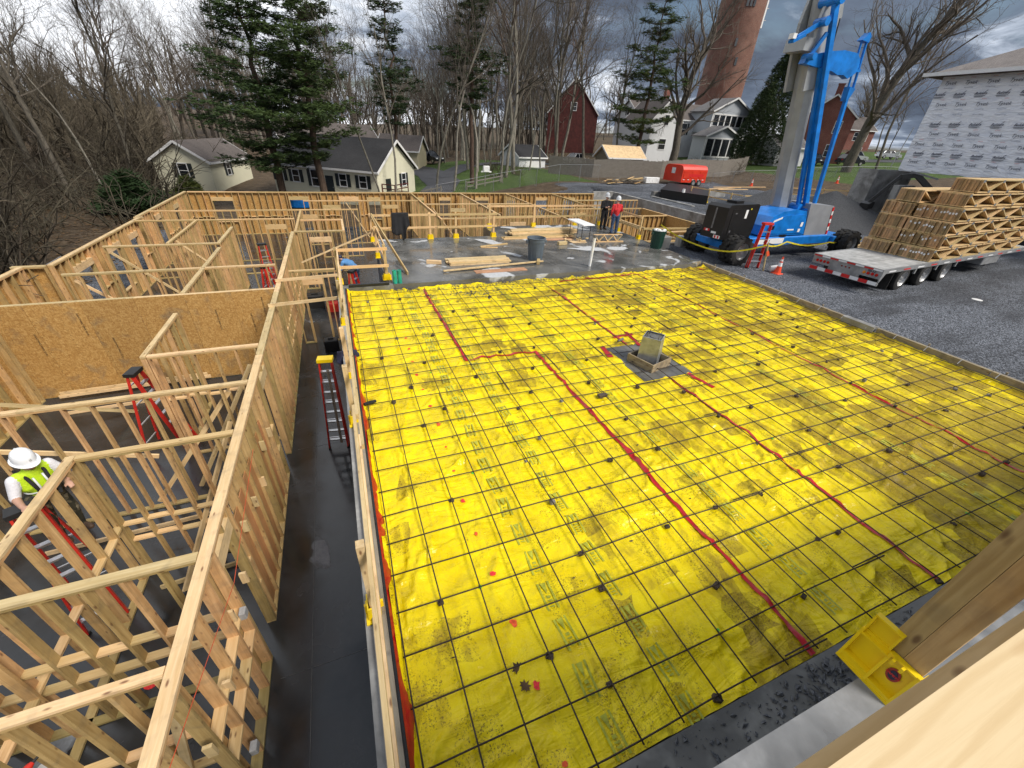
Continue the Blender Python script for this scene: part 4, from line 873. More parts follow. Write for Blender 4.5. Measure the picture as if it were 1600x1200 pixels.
def bin_(x, y, z, label, mat, h=.80, r=.26, r2=.30, lid=None):
    B = thing('rubbish_bin', label, 'bin', (x, y, z))
    m = MB(); m.lathe([(0, .0), (r, 0.0), (r + .005, .02), (r2, h * .82), (r2 + .02, h * .83), (r2 + .02, h * .9), (r2 + .03, h * .97), (r2 + .045, h), (r2 + .01, h + .01), (r2 - .005, h * .95), (r - .02, .06), (0, .05)], 28, (x, y, z)); m.build('body', mat, B, smooth=35)
    for s in (-1, 1): m = MB(); m.cbox(x + s * (r2 + .05) - .035, x + s * (r2 + .05) + .035, y - .09, y + .09, z + h * .78, z + h * .9, .012); m.build('handle', mat, B)
    for k in range(10): t = 6.283 * k / 10; m = MB(); m.beam((x + (r + .008) * math.cos(t), y + (r + .008) * math.sin(t), z + .06), (x + (r2 - .012) * math.cos(t), y + (r2 - .012) * math.sin(t), z + h * .75), .02, .02); m.build('rib', mat, B)
    return B
bin_(7.2, 14.3, .12, 'blue-grey round rubbish bin on the wet slab', 'can_blue_grey', .86, .27, .34)
gb = bin_(13.9, 15.1, .12, 'dark green rubbish bin at the right end of slab', 'can_green', .80, .25, .30)
m = MB(); rr = random.Random(8)
for k in range(8): m.lathe([(0, 0), (.09, .03), (.07, .12), (0, .15)], 7, (13.9 + rr.uniform(-.2, .2), 15.1 + rr.uniform(-.2, .2), .82 + rr.uniform(0, .06)))
tag(m.build('rubbish', 'tag_white', loc=(13.9, 15.1, .85)), 'crumpled white rubbish filling the dark green bin', 'rubbish')
PI_ = thing('standing_pipe', 'white plastic pipe standing upright at the slab edge', 'pipe', (9.0, 13.0, .0)); m = MB(); m.cyl((9.0, 13.0, .1), (9.06, 13.02, 1.22), .055, n=16); m.build('pipe', 'pipe_white', PI_, smooth=40); m = MB(); m.cyl((9.058, 13.02, 1.2), (9.062, 13.02, 1.29), .064, n=16); m.build('cap', 'steel_grey', PI_, smooth=40)
FT = thing('folding_table', 'white folding table with dark legs beside the man in black', 'table', (11.2, 17.6, .12))
m = MB(); m.cbox(10.85, 11.5, 16.9, 18.5, .82, .87, .02); m.build('table_top', 'white_paint', FT)
for y in (17.1, 18.3):
    for x in (10.95, 11.4): m = MB(); m.cyl((x, y, .12), (x, y, .82), .016, n=8); m.build('leg', 'ladder_black', FT)
    m = MB(); m.cyl((10.95, y, .3), (11.4, y, .3), .012, n=6); m.build('stretcher', 'ladder_black', FT)
TL = thing('hose_roll', 'two upright teal plastic sleeves at the slab corner', 'sleeves', (1.45, 12.5, .12))
for dx in (0, .15): m = MB(); m.lathe([(.05, 0), (.07, .0), (.07, .42), (.05, .42), (.05, 0)], 16, (1.42 + dx, 12.52, .12)); m.build('sleeve', 'teal_plastic', TL, smooth=40)
CB = thing('concrete_blocks', 'pair of grey concrete blocks behind the green bin', 'concrete block', (14.8, 16.0, -.1)); m = MB(); m.cbox(14.4, 15.3, 15.7, 16.15, -.1, .45, .02); m.build('block', 'concrete', CB); m = MB(); m.cbox(16.0, 17.4, 15.75, 16.2, -.1, .4, .02); m.build('block', 'concrete', CB)
# jacket hung on the far rail
def cloth(pts_top, drop, label, mat, thick=.05, name='jacket'):
    m = MB(); nx, nz = 14, 14; x0, x1, y, z = pts_top; vs = []
    for s in (1, -1):
        for j in range(nz + 1):
            for i in range(nx + 1):
                u, v = i / nx, j / nz; wv = .05 * math.sin(u * 11 + v * 3) + .03 * math.sin(u * 23)
                edge = drop * (.75 + .35 * math.sin(u * 3.0 + .6) + (.35 if .52 < u < .78 else 0)); xx = x0 + (x1 - x0) * u + (.1 * v * (u - .5)); vs.append((xx, y - s * thick * (.4 + .8 * v) + wv * v, z - v * edge))
    n = (nx + 1) * (nz + 1); fs = []
    for b in (0, n):
        for j in range(nz):
            for i in range(nx): a = b + j * (nx + 1) + i; fs.append((a, a + 1, a + nx + 2, a + nx + 1))
    for i in range(nx): fs.append((i, i + 1, n + i + 1, n + i)); a = nz * (nx + 1) + i; fs.append((a, a + 1, n + a + 1, n + a))
    for j in range(nz):
        for i in (0, nx): a = j * (nx + 1) + i; fs.append((a, a + nx + 1, n + a + nx + 1, n + a))
    m.add(vs, fs); o = m.build(name, mat, smooth=True, loc=((x0 + x1) / 2, y, z)); return tag(o, label, 'jacket')
cloth((2.15, 2.85, 18.36, 1.27), .85, 'black jacket hung over the far guardrail', 'black_cloth')
cloth((-.45, -.05, 7.95, .18), .25, 'dark patterned cloth draped over the corridor edge', 'towel_dark', .06, 'draped_cloth')
m = MB(); m.tube([(-.05, 5.9, .06), (.06, 5.95, .05), (.16, 6.0, .03)], [.03, .035, .03], 8); tag(m.build('glove', 'black_cloth', loc=(.05, 5.95, .0)), 'black glove dropped beside the corridor guardrail', 'glove')

# ------------------------------------------------------------------ ladders
def stepladder(base, ang, hgt, label, spread=.75, w0=.52, w1=.30, cap='ladder_black', lean=0, closed=False, steps=7):
    L_ = thing('stepladder', label, 'ladder', base); bx, by, bz = base; c, s = math.cos(ang), math.sin(ang)
    T = lambda x, y, z: (bx + x * c - y * s, by + x * s + y * c, bz + z)
    f0, r0 = -spread * .55, spread * .45
    if closed: f0, r0 = -.03, .06
    for sx in (-1, 1):
        m = MB(); m.beam(T(sx * w0 / 2, f0 , 0), T(sx * w1 / 2 + lean, -.03, hgt), .03, .085, T(1, 0, 0) and Vector((c, s, 0))); m.build('front_rail', 'ladder_red', L_)
        m = MB(); m.beam(T(sx * (w0 / 2 + .03), r0, 0), T(sx * (w1 / 2) + lean, .06, hgt), .03, .05, Vector((c, s, 0))); m.build('rear_rail', 'ladder_red', L_)
        m = MB(); m.cbox(*[v for v in (T(sx * w0 / 2, f0, 0)[0] - .03, T(sx * w0 / 2, f0, 0)[0] + .03, T(sx * w0 / 2, f0, 0)[1] - .05, T(sx * w0 / 2, f0, 0)[1] + .05, bz, bz + .04)], .008); m.build('foot', 'ladder_black', L_)
    for k in range(1, steps + 1):
        t = k / (steps + 1); w = (w0 * (1 - t) + w1 * t) / 2; y = f0 * (1 - t) - .03 * t
        m = MB(); m.beam(T(-w + lean * t, y, hgt * t), T(w + lean * t, y, hgt * t), .08, .03); m.build('step', 'aluminium', L_)
        if k % 2: y2 = r0 * (1 - t) + .06 * t; m = MB(); m.beam(T(-w + lean * t, y2, hgt * t), T(w + lean * t, y2, hgt * t), .025, .025); m.build('rear_bar', 'aluminium', L_)
    m = MB(); P = [T(x, y, hgt + z) for z in (-.03, .05) for x, y in ((-w1 / 2 - .04 + lean, -.1), (w1 / 2 + .04 + lean, -.1), (w1 / 2 + .04 + lean, .12), (-w1 / 2 - .04 + lean, .12))]
    m.add(P, [(3, 2, 1, 0), (4, 5, 6, 7), (0, 1, 5, 4), (1, 2, 6, 5), (2, 3, 7, 6), (3, 0, 4, 7)]); m.build('top_cap', cap, L_)
    return L_
stepladder((-4.95, 9.9, ZF), R(80), 2.2, 'red stepladder with black cap before the OSB-faced wall', .9)
stepladder((-4.85, 5.45, ZF), R(25), 2.4, 'red stepladder carrying the worker in yellow vest', .95)
stepladder((-3.6, 22.0, ZF), R(20), 2.2, 'red stepladder deep in the far left room')
stepladder((-3.1, 18.2, ZF), R(75), 2.2, 'red stepladder just left of the corridor wall, far back')
stepladder((.2, 16.2, ZF), R(60), 2.4, 'red stepladder beside the man in blue')
stepladder((-.89, 8.5, ZF), R(-8), 2.65, 'tall red stepladder with yellow cap folded in the corridor', .1, .46, .26, 'safety_yellow', lean=.12, closed=True, steps=8)
stepladder((16.75, 11.95, -.1), R(-12), 1.85, 'red stepladder standing on gravel beside the blue lift', .25, .52, .34, 'ladder_red', closed=True, steps=5)
o = lum('pole', None, (-.80, 8.42, -2.7), (-.76, 8.44, -.5), .06, .045, 'weathered'); tag(o, 'grey wooden stick leaning inside the folded corridor ladder', 'stick')

# ------------------------------------------------------------------ small things in the left rooms
def drill(x, y, z, a, label):
    D = thing('cordless_drill', label, 'drill', (x, y, z)); c, s = math.cos(a), math.sin(a); T = lambda u, v, w: (x + u * c - v * s, y + u * s + v * c, z + w)
    m = MB(); m.tube([T(-.08, 0, .17), T(.06, 0, .17), T(.09, 0, .17)], [.035, .035, .02], 10); m.build('body', 'ladder_red', D, smooth=40); m = MB(); m.tube([T(.09, 0, .17), T(.14, 0, .17)], [.016, .012], 8); m.build('chuck', 'ladder_black', D)
    m = MB(); m.tube([T(-.04, 0, .16), T(-.05, 0, .06)], .02, 8); m.build('grip', 'ladder_black', D); m = MB(); m.beam(T(-.10, 0, .03), T(.02, 0, .03), .07, .05); m.build('battery', 'ladder_black', D)
drill(-3.72, 2.15, -1.3, 1.0, 'red and black cordless drill on wall blocking, bottom left')
m = MB(); m.lathe([(0, .01), (.10, .012), (.105, 0)], 18, (-3.55, 3.55, ZF + .3)); tag(m.build('red_disc', 'paint_red', loc=(-3.55, 3.55, ZF + .3)), 'round pinkish red disc among the studs, bottom left', 'disc')
for x, y, z in ((-1.98, 2.05, -2.3), (-2.02, 3.3, -1.35)):
    m = MB(); m.cbox(x - .03, x + .05, y - .06, y + .06, z, z + .13, .008); tag(m.build('electrical_box', 'plastic_grey', loc=(x, y, z)), 'white electrical box near the foot of corridor wall' if z < -2 else 'white electrical box halfway up the corridor wall', 'electrical box')
m = MB(); m.cyl((-4.6, 2.9, ZF), (-4.55, 2.95, ZF + .22), .055, n=14); tag(m.build('bottle', 'tag_white', loc=(-4.6, 2.9, ZF)), 'white bottle with dark cap on the lower floor', 'bottle')
m = MB(); m.tube([(-2.02, .3, .03), (-1.99, 3.4, -.75), (-2.0, 5.9, -.5)], .004, 5); tag(m.build('string_line', 'string_red', loc=(-2.0, 3, -.5)), 'thin orange string along the corridor wall', 'string')
for x, y, w, d, h, mt, lb in ((-1.1, 18.2, .5, .4, .4, 'ladder_red', 'red toolbox at the corridor end, left'), (-.4, 18.4, .5, .4, .45, 'ladder_red', 'red toolbox at the corridor end, right'), (-1.9, 18.8, .7, .5, .6, 'ladder_black', 'black chest at the corridor end'), (1.0, 19.6, .6, .5, .5, 'cone_orange', 'orange crate beyond the corridor end'), (-1.2, 14.2, .5, .35, .45, 'ladder_black', 'black bag on the corridor floor')):
    m = MB(); m.cbox(x, x + w, y, y + d, ZF, ZF + h, .03); m.box(x + w * .3, x + w * .7, y + d * .4, y + d * .6, ZF + h, ZF + h + .05); tag(m.build('tool_box', mt, loc=(x, y, ZF)), lb, 'toolbox')

# ------------------------------------------------------------------ boom lift
LF = thing('boom_lift', 'big blue and grey articulated boom lift with raised boom', 'boom lift', (19.5, 14.0, -.1))
def part(name, mat, fn, parent=LF, smooth=False): m = MB(); fn(m); return m.build(name, mat, parent, smooth)
part('chassis', 'lift_blue', lambda m: (m.cbox(16.9, 23.4, 13.25, 14.75, .42, .86, .05), m.cbox(15.9, 17.0, 13.1, 14.9, .5, .8, .04), m.cbox(23.3, 24.6, 13.1, 14.9, .5, .8, .04)))
part('axle', 'lift_blue', lambda m: (m.beam((16.4, 12.9, .55), (16.4, 15.2, .55), .4, .3), m.beam((24.1, 12.9, .5), (24.1, 15.2, .5), .4, .3)))
def tyre(m, c, r, w, n=28, lug=True):
    x, y, z = c; m.lathe([(r * .6, -w / 2), (r * .88, -w / 2), (r * .97, -w * .42), (r, -w * .3), (r, w * .3), (r * .97, w * .42), (r * .88, w / 2), (r * .6, w / 2), (r * .6, -w / 2)], n, c, 'y')
    if lug:
        for k in range(n):
            t = 2 * math.pi * k / n; s = 1 if k % 2 else -1; a = Vector((x + r * 1.0 * math.cos(t), y + s * w * .06, z + r * math.sin(t))); t2 = t + .1; b = Vector((x + r * 1.0 * math.cos(t2), y + s * w * .48, z + r * math.sin(t2)))
            m.beam(a, b, .05 * r / .6, .11 * r / .6, Vector((math.cos(t), 0, math.sin(t))))
for (wx, wy) in ((16.35, 12.75), (16.45, 15.15), (24.1, 12.95), (24.2, 15.1)):
    wheel = thing('wheel', None, None, (wx, wy, .5)); del wheel['_o']; bpy.data.objects.remove(wheel)
    m = MB(); tyre(m, (wx, wy - .22, .5), .6, .36); tyre(m, (wx, wy + .22, .5), .6, .36); w_ = m.build('wheel', 'rubber', LF, smooth=30)
    m = MB(); m.lathe([(0, -.30), (.12, -.32), (.14, -.26), (.33, -.24), (.365, -.38), (.365, .40), (0, .38)], 20, (wx, wy, .5), 'y'); rm = m.build('rim', 'rim_grey', LF, smooth=30); rm.parent = w_
ca9, sa9 = math.cos(R(7)), math.sin(R(7))
def eb(x, y, z): return (15.5 + x * ca9 - y * sa9, 13.0 + x * sa9 + y * ca9, z)
def eng(m):
    pr = [(0, .9), (2.05, .9), (2.1, 1.3), (2.1, 2.25), (2.0, 2.32), (.12, 2.32), (0, 2.2)]; vs = [eb(x, y, z) for y in (0, 1.08) for x, z in pr]; n = 7
    m.add(vs, [tuple(range(n)), tuple(range(2 * n - 1, n - 1, -1))] + [(i, i + n, (i + 1) % n + n, (i + 1) % n) for i in range(n)])
EG = part('engine_cover', 'lift_black', eng)
def ebox(m, x0, x1, y0, y1, z0, z1): m.add([eb(x, y, z) for z in (z0, z1) for x, y in ((x0, y0), (x1, y0), (x1, y1), (x0, y1))], [(3, 2, 1, 0), (4, 5, 6, 7), (0, 1, 5, 4), (1, 2, 6, 5), (2, 3, 7, 6), (3, 0, 4, 7)])
for nm, mt, bx in (('vent', 'steel_grey', (-.012, 0, .55, .62, 1.3, 2.15)), ('warning_strip', 'decal_red', (-.012, 0, .66, .95, 1.15, 1.25)), ('warning_strip', 'decal_white', (-.014, 0, .75, .85, 1.16, 1.24)), ('label', 'decal_white', (-.012, 0, .3, .55, 1.1, 1.19)), ('warning_panel', 'decal_white', (-.012, 0, .05, .38, .93, 1.06)), ('warning_bar', 'decal_red', (-.016, 0, .1, .18, .94, 1.05)), ('warning_bar', 'decal_red', (-.016, 0, .25, .33, .94, 1.05)), ('latch', 'steel_grey', (.5, .62, -.02, 0, 1.95, 2.0)), ('latch', 'steel_grey', (.4, .5, -.02, 0, 1.2, 1.28)), ('door_panel', 'lift_black', (.3, 1.1, -.015, 0, 1.1, 2.15)), ('data_plate', 'decal_white', (1.2, 1.35, -.014, 0, 1.75, 2.1)), ('latch', 'caution', (1.5, 1.56, -.014, 0, 2.1, 2.16)), ('exhaust_cover', 'lift_black', (.8, 1.3, .3, .8, 2.32, 2.42))):
    m = MB(); ebox(m, *bx); q = m.build(nm, mt, LF); q.parent = EG
TU = part('turret', 'lift_blue', lambda m: m.prism([(18.35, .92), (21.25, .92), (21.05, 1.5), (20.85, 1.98), (20.1, 2.06), (19.3, 1.98), (18.75, 1.75), (18.4, 1.35)], 'xz', 13.3, 14.75), smooth=20)
part('turret_panel', 'lift_blue', lambda m: m.prism([(18.6, 1.0), (21.1, 1.0), (20.9, 1.5), (20.75, 1.85), (19.5, 1.80), (18.9, 1.6), (18.62, 1.3)], 'xz', 13.27, 13.3), smooth=20)
part('turntable', 'lift_black', lambda m: m.cyl((19.8, 14.0, .84), (19.8, 14.0, .95), .75, n=28))
part('counterweight', 'lift_grey', lambda m: m.prism([(21.42, .66), (23.1, .62), (22.72, 2.2), (20.98, 2.3)], 'xz', 13.35, 14.9))
for k in range(8):
    z0 = .7 + k * .18; t = (z0 - .62) / 1.58; x = 23.1 - .38 * t
    part('warning_strip', 'decal_red' if k % 2 else 'decal_white', lambda m: m.beam((x - .03, 13.335, z0), (x - .03 - .043, 13.335, z0 + .18), .1, .02, (1, 0, 0)))
part('label', 'decal_white', lambda m: m.box(22.5, 22.95, 13.33, 13.35, .66, .78))
def octo(m, pts, r): m.tube(pts, r, 8)
part('main_boom', 'boom_grey', lambda m: octo(m, [(20.5, 14.45, 1.2), (19.25, 14.45, 6.6), (19.16, 14.45, 7.0), (18.55, 14.45, 9.6), (17.6, 14.45, 13.2)], [.40, .40, .42, .36, .31]))
part('boom_knuckle', 'boom_grey', lambda m: (m.prism([(18.62, 6.5), (19.5, 6.7), (19.3, 7.6), (19.15, 8.4), (19.3, 8.9), (19.0, 9.6), (18.3, 9.5), (18.2, 8.7), (18.35, 7.6)], 'xz', 13.98, 14.1), m.prism([(18.62, 6.5), (19.5, 6.7), (19.3, 7.6), (19.15, 8.4), (19.3, 8.9), (19.0, 9.6), (18.3, 9.5), (18.2, 8.7), (18.35, 7.6)], 'xz', 14.8, 14.92), m.box(17.85, 18.35, 14.0, 14.9, 7.75, 8.15)))
part('link_arm', 'lift_blue', lambda m: m.beam((20.95, 13.85, 1.85), (19.0, 13.85, 7.3), .13, .18))
part('link_arm', 'lift_blue', lambda m: m.beam((21.28, 13.7, 1.8), (18.28, 13.7, 9.3), .16, .22)); part('link_pin', 'lift_blue', lambda m: (m.cyl((18.32, 13.45, 9.2), (18.32, 14.3, 9.2), .15, n=14), m.cyl((21.2, 13.45, 1.95), (21.2, 14.2, 1.95), .2, n=14), m.cyl((20.85, 13.7, 2.05), (20.85, 14.2, 2.05), .2, n=14)))
part('fan_plate', 'lift_blue', lambda m: m.prism([(17.95, 7.34), (18.02, 7.52), (18.4, 7.66), (19.1, 7.82), (20.0, 7.94), (20.8, 7.92), (21.1, 7.75), (21.2, 7.5), (21.15, 7.3), (20.8, 7.08), (20.45, 7.18), (20.1, 7.15), (19.7, 7.24), (18.9, 7.28)], 'xz', 13.85, 14.1), smooth=30)
part('tilt_rod', 'lift_blue', lambda m: m.beam((22.1, 13.95, 2.15), (21.42, 14.0, 6.4), .14, .14)); part('rod_bracket', 'lift_blue', lambda m: (m.prism([(21.4, 6.35), (21.62, 6.8), (21.22, 6.85), (21.3, 6.35)], 'xz', 13.9, 14.15), m.prism([(20.85, 8.35), (21.15, 8.62), (21.3, 8.5), (21.28, 8.3)], 'xz', 13.9, 14.15)))
part('tilt_rod', 'lift_blue', lambda m: (m.beam((21.58, 14.0, 6.8), (21.25, 14.0, 8.45), .06, .08), m.beam((21.25, 14.0, 6.85), (20.95, 14.0, 8.4), .05, .06))); part('tilt_rod', 'steel_grey', lambda m: m.cyl((21.2, 14.0, 8.5), (20.2, 14.0, 13.0), .03, n=8)); part('rod_clamp', 'lift_blue', lambda m: m.beam((20.95, 14.0, 7.38), (21.55, 14.0, 7.42), .1, .1))
part('jib_link', 'lift_blue', lambda m: (m.beam((18.45, 13.72, 8.75), (18.05, 13.85, 8.55), .14, .2), m.beam((18.1, 13.85, 8.55), (17.2, 13.9, 8.05), .1, .14), m.beam((17.5, 13.9, 8.15), (16.95, 13.9, 7.9), .22, .1), m.beam((18.5, 13.75, 8.3), (18.15, 13.85, 7.6), .11, .12), m.cyl((18.15, 13.6, 8.58), (18.15, 14.1, 8.58), .14, n=12), m.cyl((18.12, 13.6, 7.55), (18.12, 14.1, 7.55), .12, n=12))); part('lamp', 'decal_white', lambda m: m.box(16.88, 17.05, 13.8, 14.0, 7.98, 8.14))
part('name_board', 'decal_white', lambda m: m.box(18.2, 19.9, 13.236, 13.25, .55, .80)); place('name_text', text_mesh('155 I', .20, 'ink', .25, .006), LF, (18.75, 13.233, .675), (R(90), 0, 0)); place('turret_text', text_mesh('ZX SERIES', .13, 'decal_white', .2), LF, (20.3, 13.264, 1.2), (R(90), 0, 0)) if False else None
part('turret_stripe', 'decal_white', lambda m: m.prism([(18.75, 1.5), (19.3, 1.68), (19.3, 1.76), (18.8, 1.6)], 'xz', 13.255, 13.268)); part('hatch', 'lift_black', lambda m: m.box(18.85, 18.98, 13.255, 13.27, 1.2, 1.36)); part('label', 'decal_white', lambda m: (m.box(20.7, 20.85, 13.255, 13.268, 1.3, 1.5), m.box(20.65, 20.8, 13.255, 13.268, 1.05, 1.2), m.box(19.9, 20.35, 13.255, 13.268, 1.14, 1.2)))
for dx, dy in ((.3, 0), (.36, .04)):
    part('hydraulic_hose', 'rubber', lambda m: m.tube([(20.6 + dx, 13.9 + dy, 2.0), (20.3 + dx, 13.8 + dy, 2.9), (19.9 + dx, 13.95 + dy, 4.2), (19.5 + dx, 13.95 + dy, 5.6), (19.1 + dx, 13.9 + dy, 6.7), (18.95 + dx, 13.85 + dy, 7.6), (18.75 + dx, 13.85 + dy, 8.8)], .022, 6))
part('hydraulic_hose', 'rubber', lambda m: m.tube([(18.9, 13.2, .6), (19.6, 13.15, .42), (20.4, 13.18, .5), (21.3, 13.2, .45)], .025, 6)); part('cylinder_rod', 'rim_alu', lambda m: m.cyl((20.9, 14.3, 2.0), (19.6, 14.3, 5.4), .06, n=10)); part('step', 'lift_black', lambda m: (m.box(17.4, 18.0, 13.0, 13.25, .35, .4), m.box(21.3, 22.0, 13.0, 13.25, .35, .4)))
part('mud_band', 'dobie', lambda m: m.box(16.95, 23.35, 13.243, 13.25, .43, .47))
# caution tape round the lift
m = MB(); P = [(14.6, 15.9, 1.0), (15.2, 14.0, .5), (15.6, 12.4, .55), (16.5, 11.49, 1.0), (19, 12.4, .85), (23, 13.0, .55), (25.5, 13.0, .6)]
for a, b in zip(P[:-1], P[1:]):
    a = Vector(a); b = Vector(b); Q = [a.lerp(b, k / 6) - Vector((0, 0, .25 * math.sin(math.pi * k / 6))) * (b - a).length / 6 for k in range(7)]
    for p, q in zip(Q[:-1], Q[1:]): m.beam(p, q, .006, .06)
tag(m.build('caution_tape', 'caution'), 'yellow caution tape strung round the blue lift', 'caution tape')
ST = thing('survey_stake', 'wooden stake with a ribbon beside the traffic cone', 'stake', (16.9, 11.5, -.1)); lum('stake', ST, (16.92, 11.5, -.15), (16.6, 11.5, 1.1), .04, .05, 'pine_pale'); m = MB(); m.beam((16.7, 11.48, .75), (16.82, 11.46, .55), .02, .12); m.build('ribbon', 'paint_orange', ST)
m = MB(); m.lathe([(0, 0), (.12, 0), (.14, .3), (.145, .3), (.12, .02), (0, .02)], 18, (0, 0, 0)); o = m.build('bucket', 'white_paint', smooth=40); o.location = (17.1, 11.35, .02); o.rotation_euler = (R(80), 0, R(60)); tag(o, 'white bucket lying on gravel beside the traffic cone', 'bucket')
def cone(x, y, label, s=1.0):
    z = float(H(x, y)) + .0; Cn = thing('traffic_cone', label, 'cone', (x, y, z)); m = MB(); m.cbox(x - .18 * s, x + .18 * s, y - .18 * s, y + .18 * s, z, z + .035 * s, .02 * s); m.build('base', 'cone_orange', Cn)
    def rr_(h): return (.14 - .115 * h / .71) * s
    for nm, mt, a, b in (('body', 'cone_orange', .03, .32), ('reflective_band', 'decal_white', .32, .47), ('body', 'cone_orange', .47, .53), ('reflective_band', 'decal_white', .53, .61), ('body', 'cone_orange', .61, .71)): m = MB(); m.lathe([(rr_(a), a * s), (rr_(b), b * s)], 20, (x, y, z)); m.build(nm, mt, Cn, smooth=True)
cone(17.2, 11.05, 'orange cone with white bands beside the stepladder on gravel', 1.0); cone(48.2, 40.0, 'small distant cone between red trailer and lift boom', 1.15); cone(51, 37.8, 'small distant cone behind the lift boom', 1.15); cone(60, 37.5, 'small distant cone right of the blue lift arms', 1.2)
m = MB(); m.lathe([(0, .012), (.16, .01), (.17, 0)], 18, (22.5, 6.5, -.09)); tag(m.build('paper_plate', 'white_paint', loc=(22.5, 6.5, -.09)), 'white lid lying alone on the gravel yard', 'lid')

# ------------------------------------------------------------------ flatbed trailer and floor trusses
TL_A = R(5); TL_O = Vector((18.45, 7.95, -.1))
TRL = thing('flatbed_trailer', 'long grey flatbed trailer with red rear lamps', 'trailer', (0, 0, 0))
def tp(name, mat, fn, smooth=False, parent=None):
    m = MB(); fn(m); o = m.build(name, mat, TRL, smooth)
    if parent is not None: o.parent = parent
    return o
DZ, DW = .97, 2.55
for k in range(9): tp('deck_board', 'deck_grey', lambda m: m.box(0.02, 14.0, .06 + k * .27, .06 + k * .27 + .262, DZ - .04, DZ))
tp('side_rail', 'trailer_grey', lambda m: m.box(0, 14, 0, .055, DZ - .16, DZ + .006)); tp('side_rail', 'trailer_grey', lambda m: m.box(0, 14, DW - .055, DW, DZ - .16, DZ + .006)); tp('frame', 'vehicle_black', lambda m: (m.box(.3, 14, .7, .85, .45, DZ - .05), m.box(.3, 14, 1.7, 1.85, .45, DZ - .05)))
for k in range(12): tp('rail_tape', 'decal_red' if k % 2 else 'decal_white', lambda m: m.box(.4 + k * 1.1, .9 + k * 1.1, -.006, 0, DZ - .12, DZ - .07))
RP = tp('rear_panel', 'trailer_grey', lambda m: (m.box(-.04, 0, 0, DW, DZ - .1, DZ + .0), m.box(-.03, 0, .02, .75, DZ - .36, DZ - .1), m.box(-.03, 0, 1.8, DW - .02, DZ - .36, DZ - .1), m.box(-.01, .02, .75, 1.8, DZ - .5, DZ - .1), m.prism([(-.05, DZ - .36), (.0, DZ - .5), (.25, DZ - .12), (0, DZ - .1)], 'xz', -.005, .03)))
for s in range(4):
    for y0 in (.16, 1.92): m = MB(); m.lathe([(.0, -.02), (.05, -.018), (.058, 0)], 14, (-.032, y0 + s * .14, DZ - .23), 'x'); q = m.build('tail_lamp', 'lamp_amber' if (y0 < 1 and s == 3) else 'tail_red', TRL, smooth=40); q.parent = RP
for s in range(3): m = MB(); m.lathe([(.0, -.02), (.028, -.018), (.03, 0)], 12, (-.012, 1.12 + s * .14, DZ - .22), 'x'); q = m.build('marker_lamp', 'lamp_red', TRL); q.parent = RP
for k in range(8): tp('rear_tape', 'decal_red' if k % 2 else 'decal_white', lambda m: m.box(-.046, -.04, .03 + k * .312, .03 + k * .312 + .30, DZ - .075, DZ - .02), parent=RP)
tp('bumper', 'trailer_grey', lambda m: (m.box(-.06, .04, .0, DW, .36, .46), m.box(-.02, .03, .7, .8, .42, .85), m.box(-.02, .03, 1.75, 1.85, .42, .85)))
for k in range(8): tp('bumper_tape', 'decal_red' if k % 2 else 'decal_white', lambda m: m.box(-.066, -.06, .02 + k * .313, .02 + k * .313 + .30, .375, .502))
place('number_text', text_mesh('90-12', .12, 'ink', 0, .003), TRL, (-.05, .35, DZ - .13), (R(90), 0, R(-90))).parent = TRL
tp('mud_flap', 'rubber', lambda m: m.box(1.0, 1.03, .05, .75, .1, .8)); tp('mud_flap', 'rubber', lambda m: m.box(1.0, 1.03, 1.8, 2.5, .1, .8))
for wx in (1.85, 3.65, 5.45):
    for wy, s in ((.28, -1), (2.27, 1)):
        m = MB(); tyre(m, (wx, wy - .14, .46), .46, .26, 28, False); tyre(m, (wx, wy + .14, .46), .46, .26, 28, False); w_ = m.build('wheel', 'rubber', TRL, smooth=30)
        m = MB(); m.lathe([(0, -.27), (.07, -.27), (.09, -.20), (.14, -.17), (.24, -.16), (.275, -.27), (.285, -.28), (.285, .28), (0, .27)] if s < 0 else [(0, -.27), (.285, -.27), (.285, .28), (.24, .16), (.09, .2), (0, .27)], 24, (wx, wy, .46), 'y'); q = m.build('rim', 'rim_alu', TRL, smooth=30); q.parent = w_
    tp('axle', 'vehicle_black', lambda m: m.cyl((wx, .2, .46), (wx, 2.35, .46), .07, n=10)); tp('mudguard_bracket', 'trailer_grey', lambda m: m.box(wx + .75, wx + .85, .02, .08, .6, .85))
tp('tool_box', 'trailer_grey', lambda m: m.cbox(9.2, 11.0, .05, .6, .42, .82, .03)); tp('landing_gear', 'steel_grey', lambda m: (m.box(12, 12.15, .6, .75, 0.0, .9), m.box(12, 12.15, 1.8, 1.95, 0.0, .9)))
TRL.location = TL_O; TRL.rotation_euler = (0, 0, TL_A)
def TW(x, y, z): return Vector((TL_O.x + x * math.cos(TL_A) - y * math.sin(TL_A), TL_O.y + x * math.sin(TL_A) + y * math.cos(TL_A), TL_O.z + z))
TLn, THt = 9.5, .46
def truss_pieces():
    yield 'chord', (0, 0, .019), (TLn, 0, .019), 'truss_wood'; yield 'chord', (0, 0, THt - .019), (TLn, 0, THt - .019), 'truss_wood'
    for x in (.019, .058): yield 'end_post', (x, 0, .038), (x, 0, THt - .038), 'truss_end'
    n = 10; st_ = (TLn - .2) / n
    for k in range(n): x = .12 + k * st_; yield 'web', (x, 0, .05 if k % 2 else THt - .05), (x + st_ - .03, 0, THt - .05 if k % 2 else .05), 'truss_wood'
tm_ = MB()
for nm, a, b, mt in truss_pieces(): tm_.beam(a, b, .085, .037, (0, 1, 0), 1 if mt == 'truss_end' else 0)
TME = tm_.mesh('floor_truss', ['truss_wood', 'truss_end'])
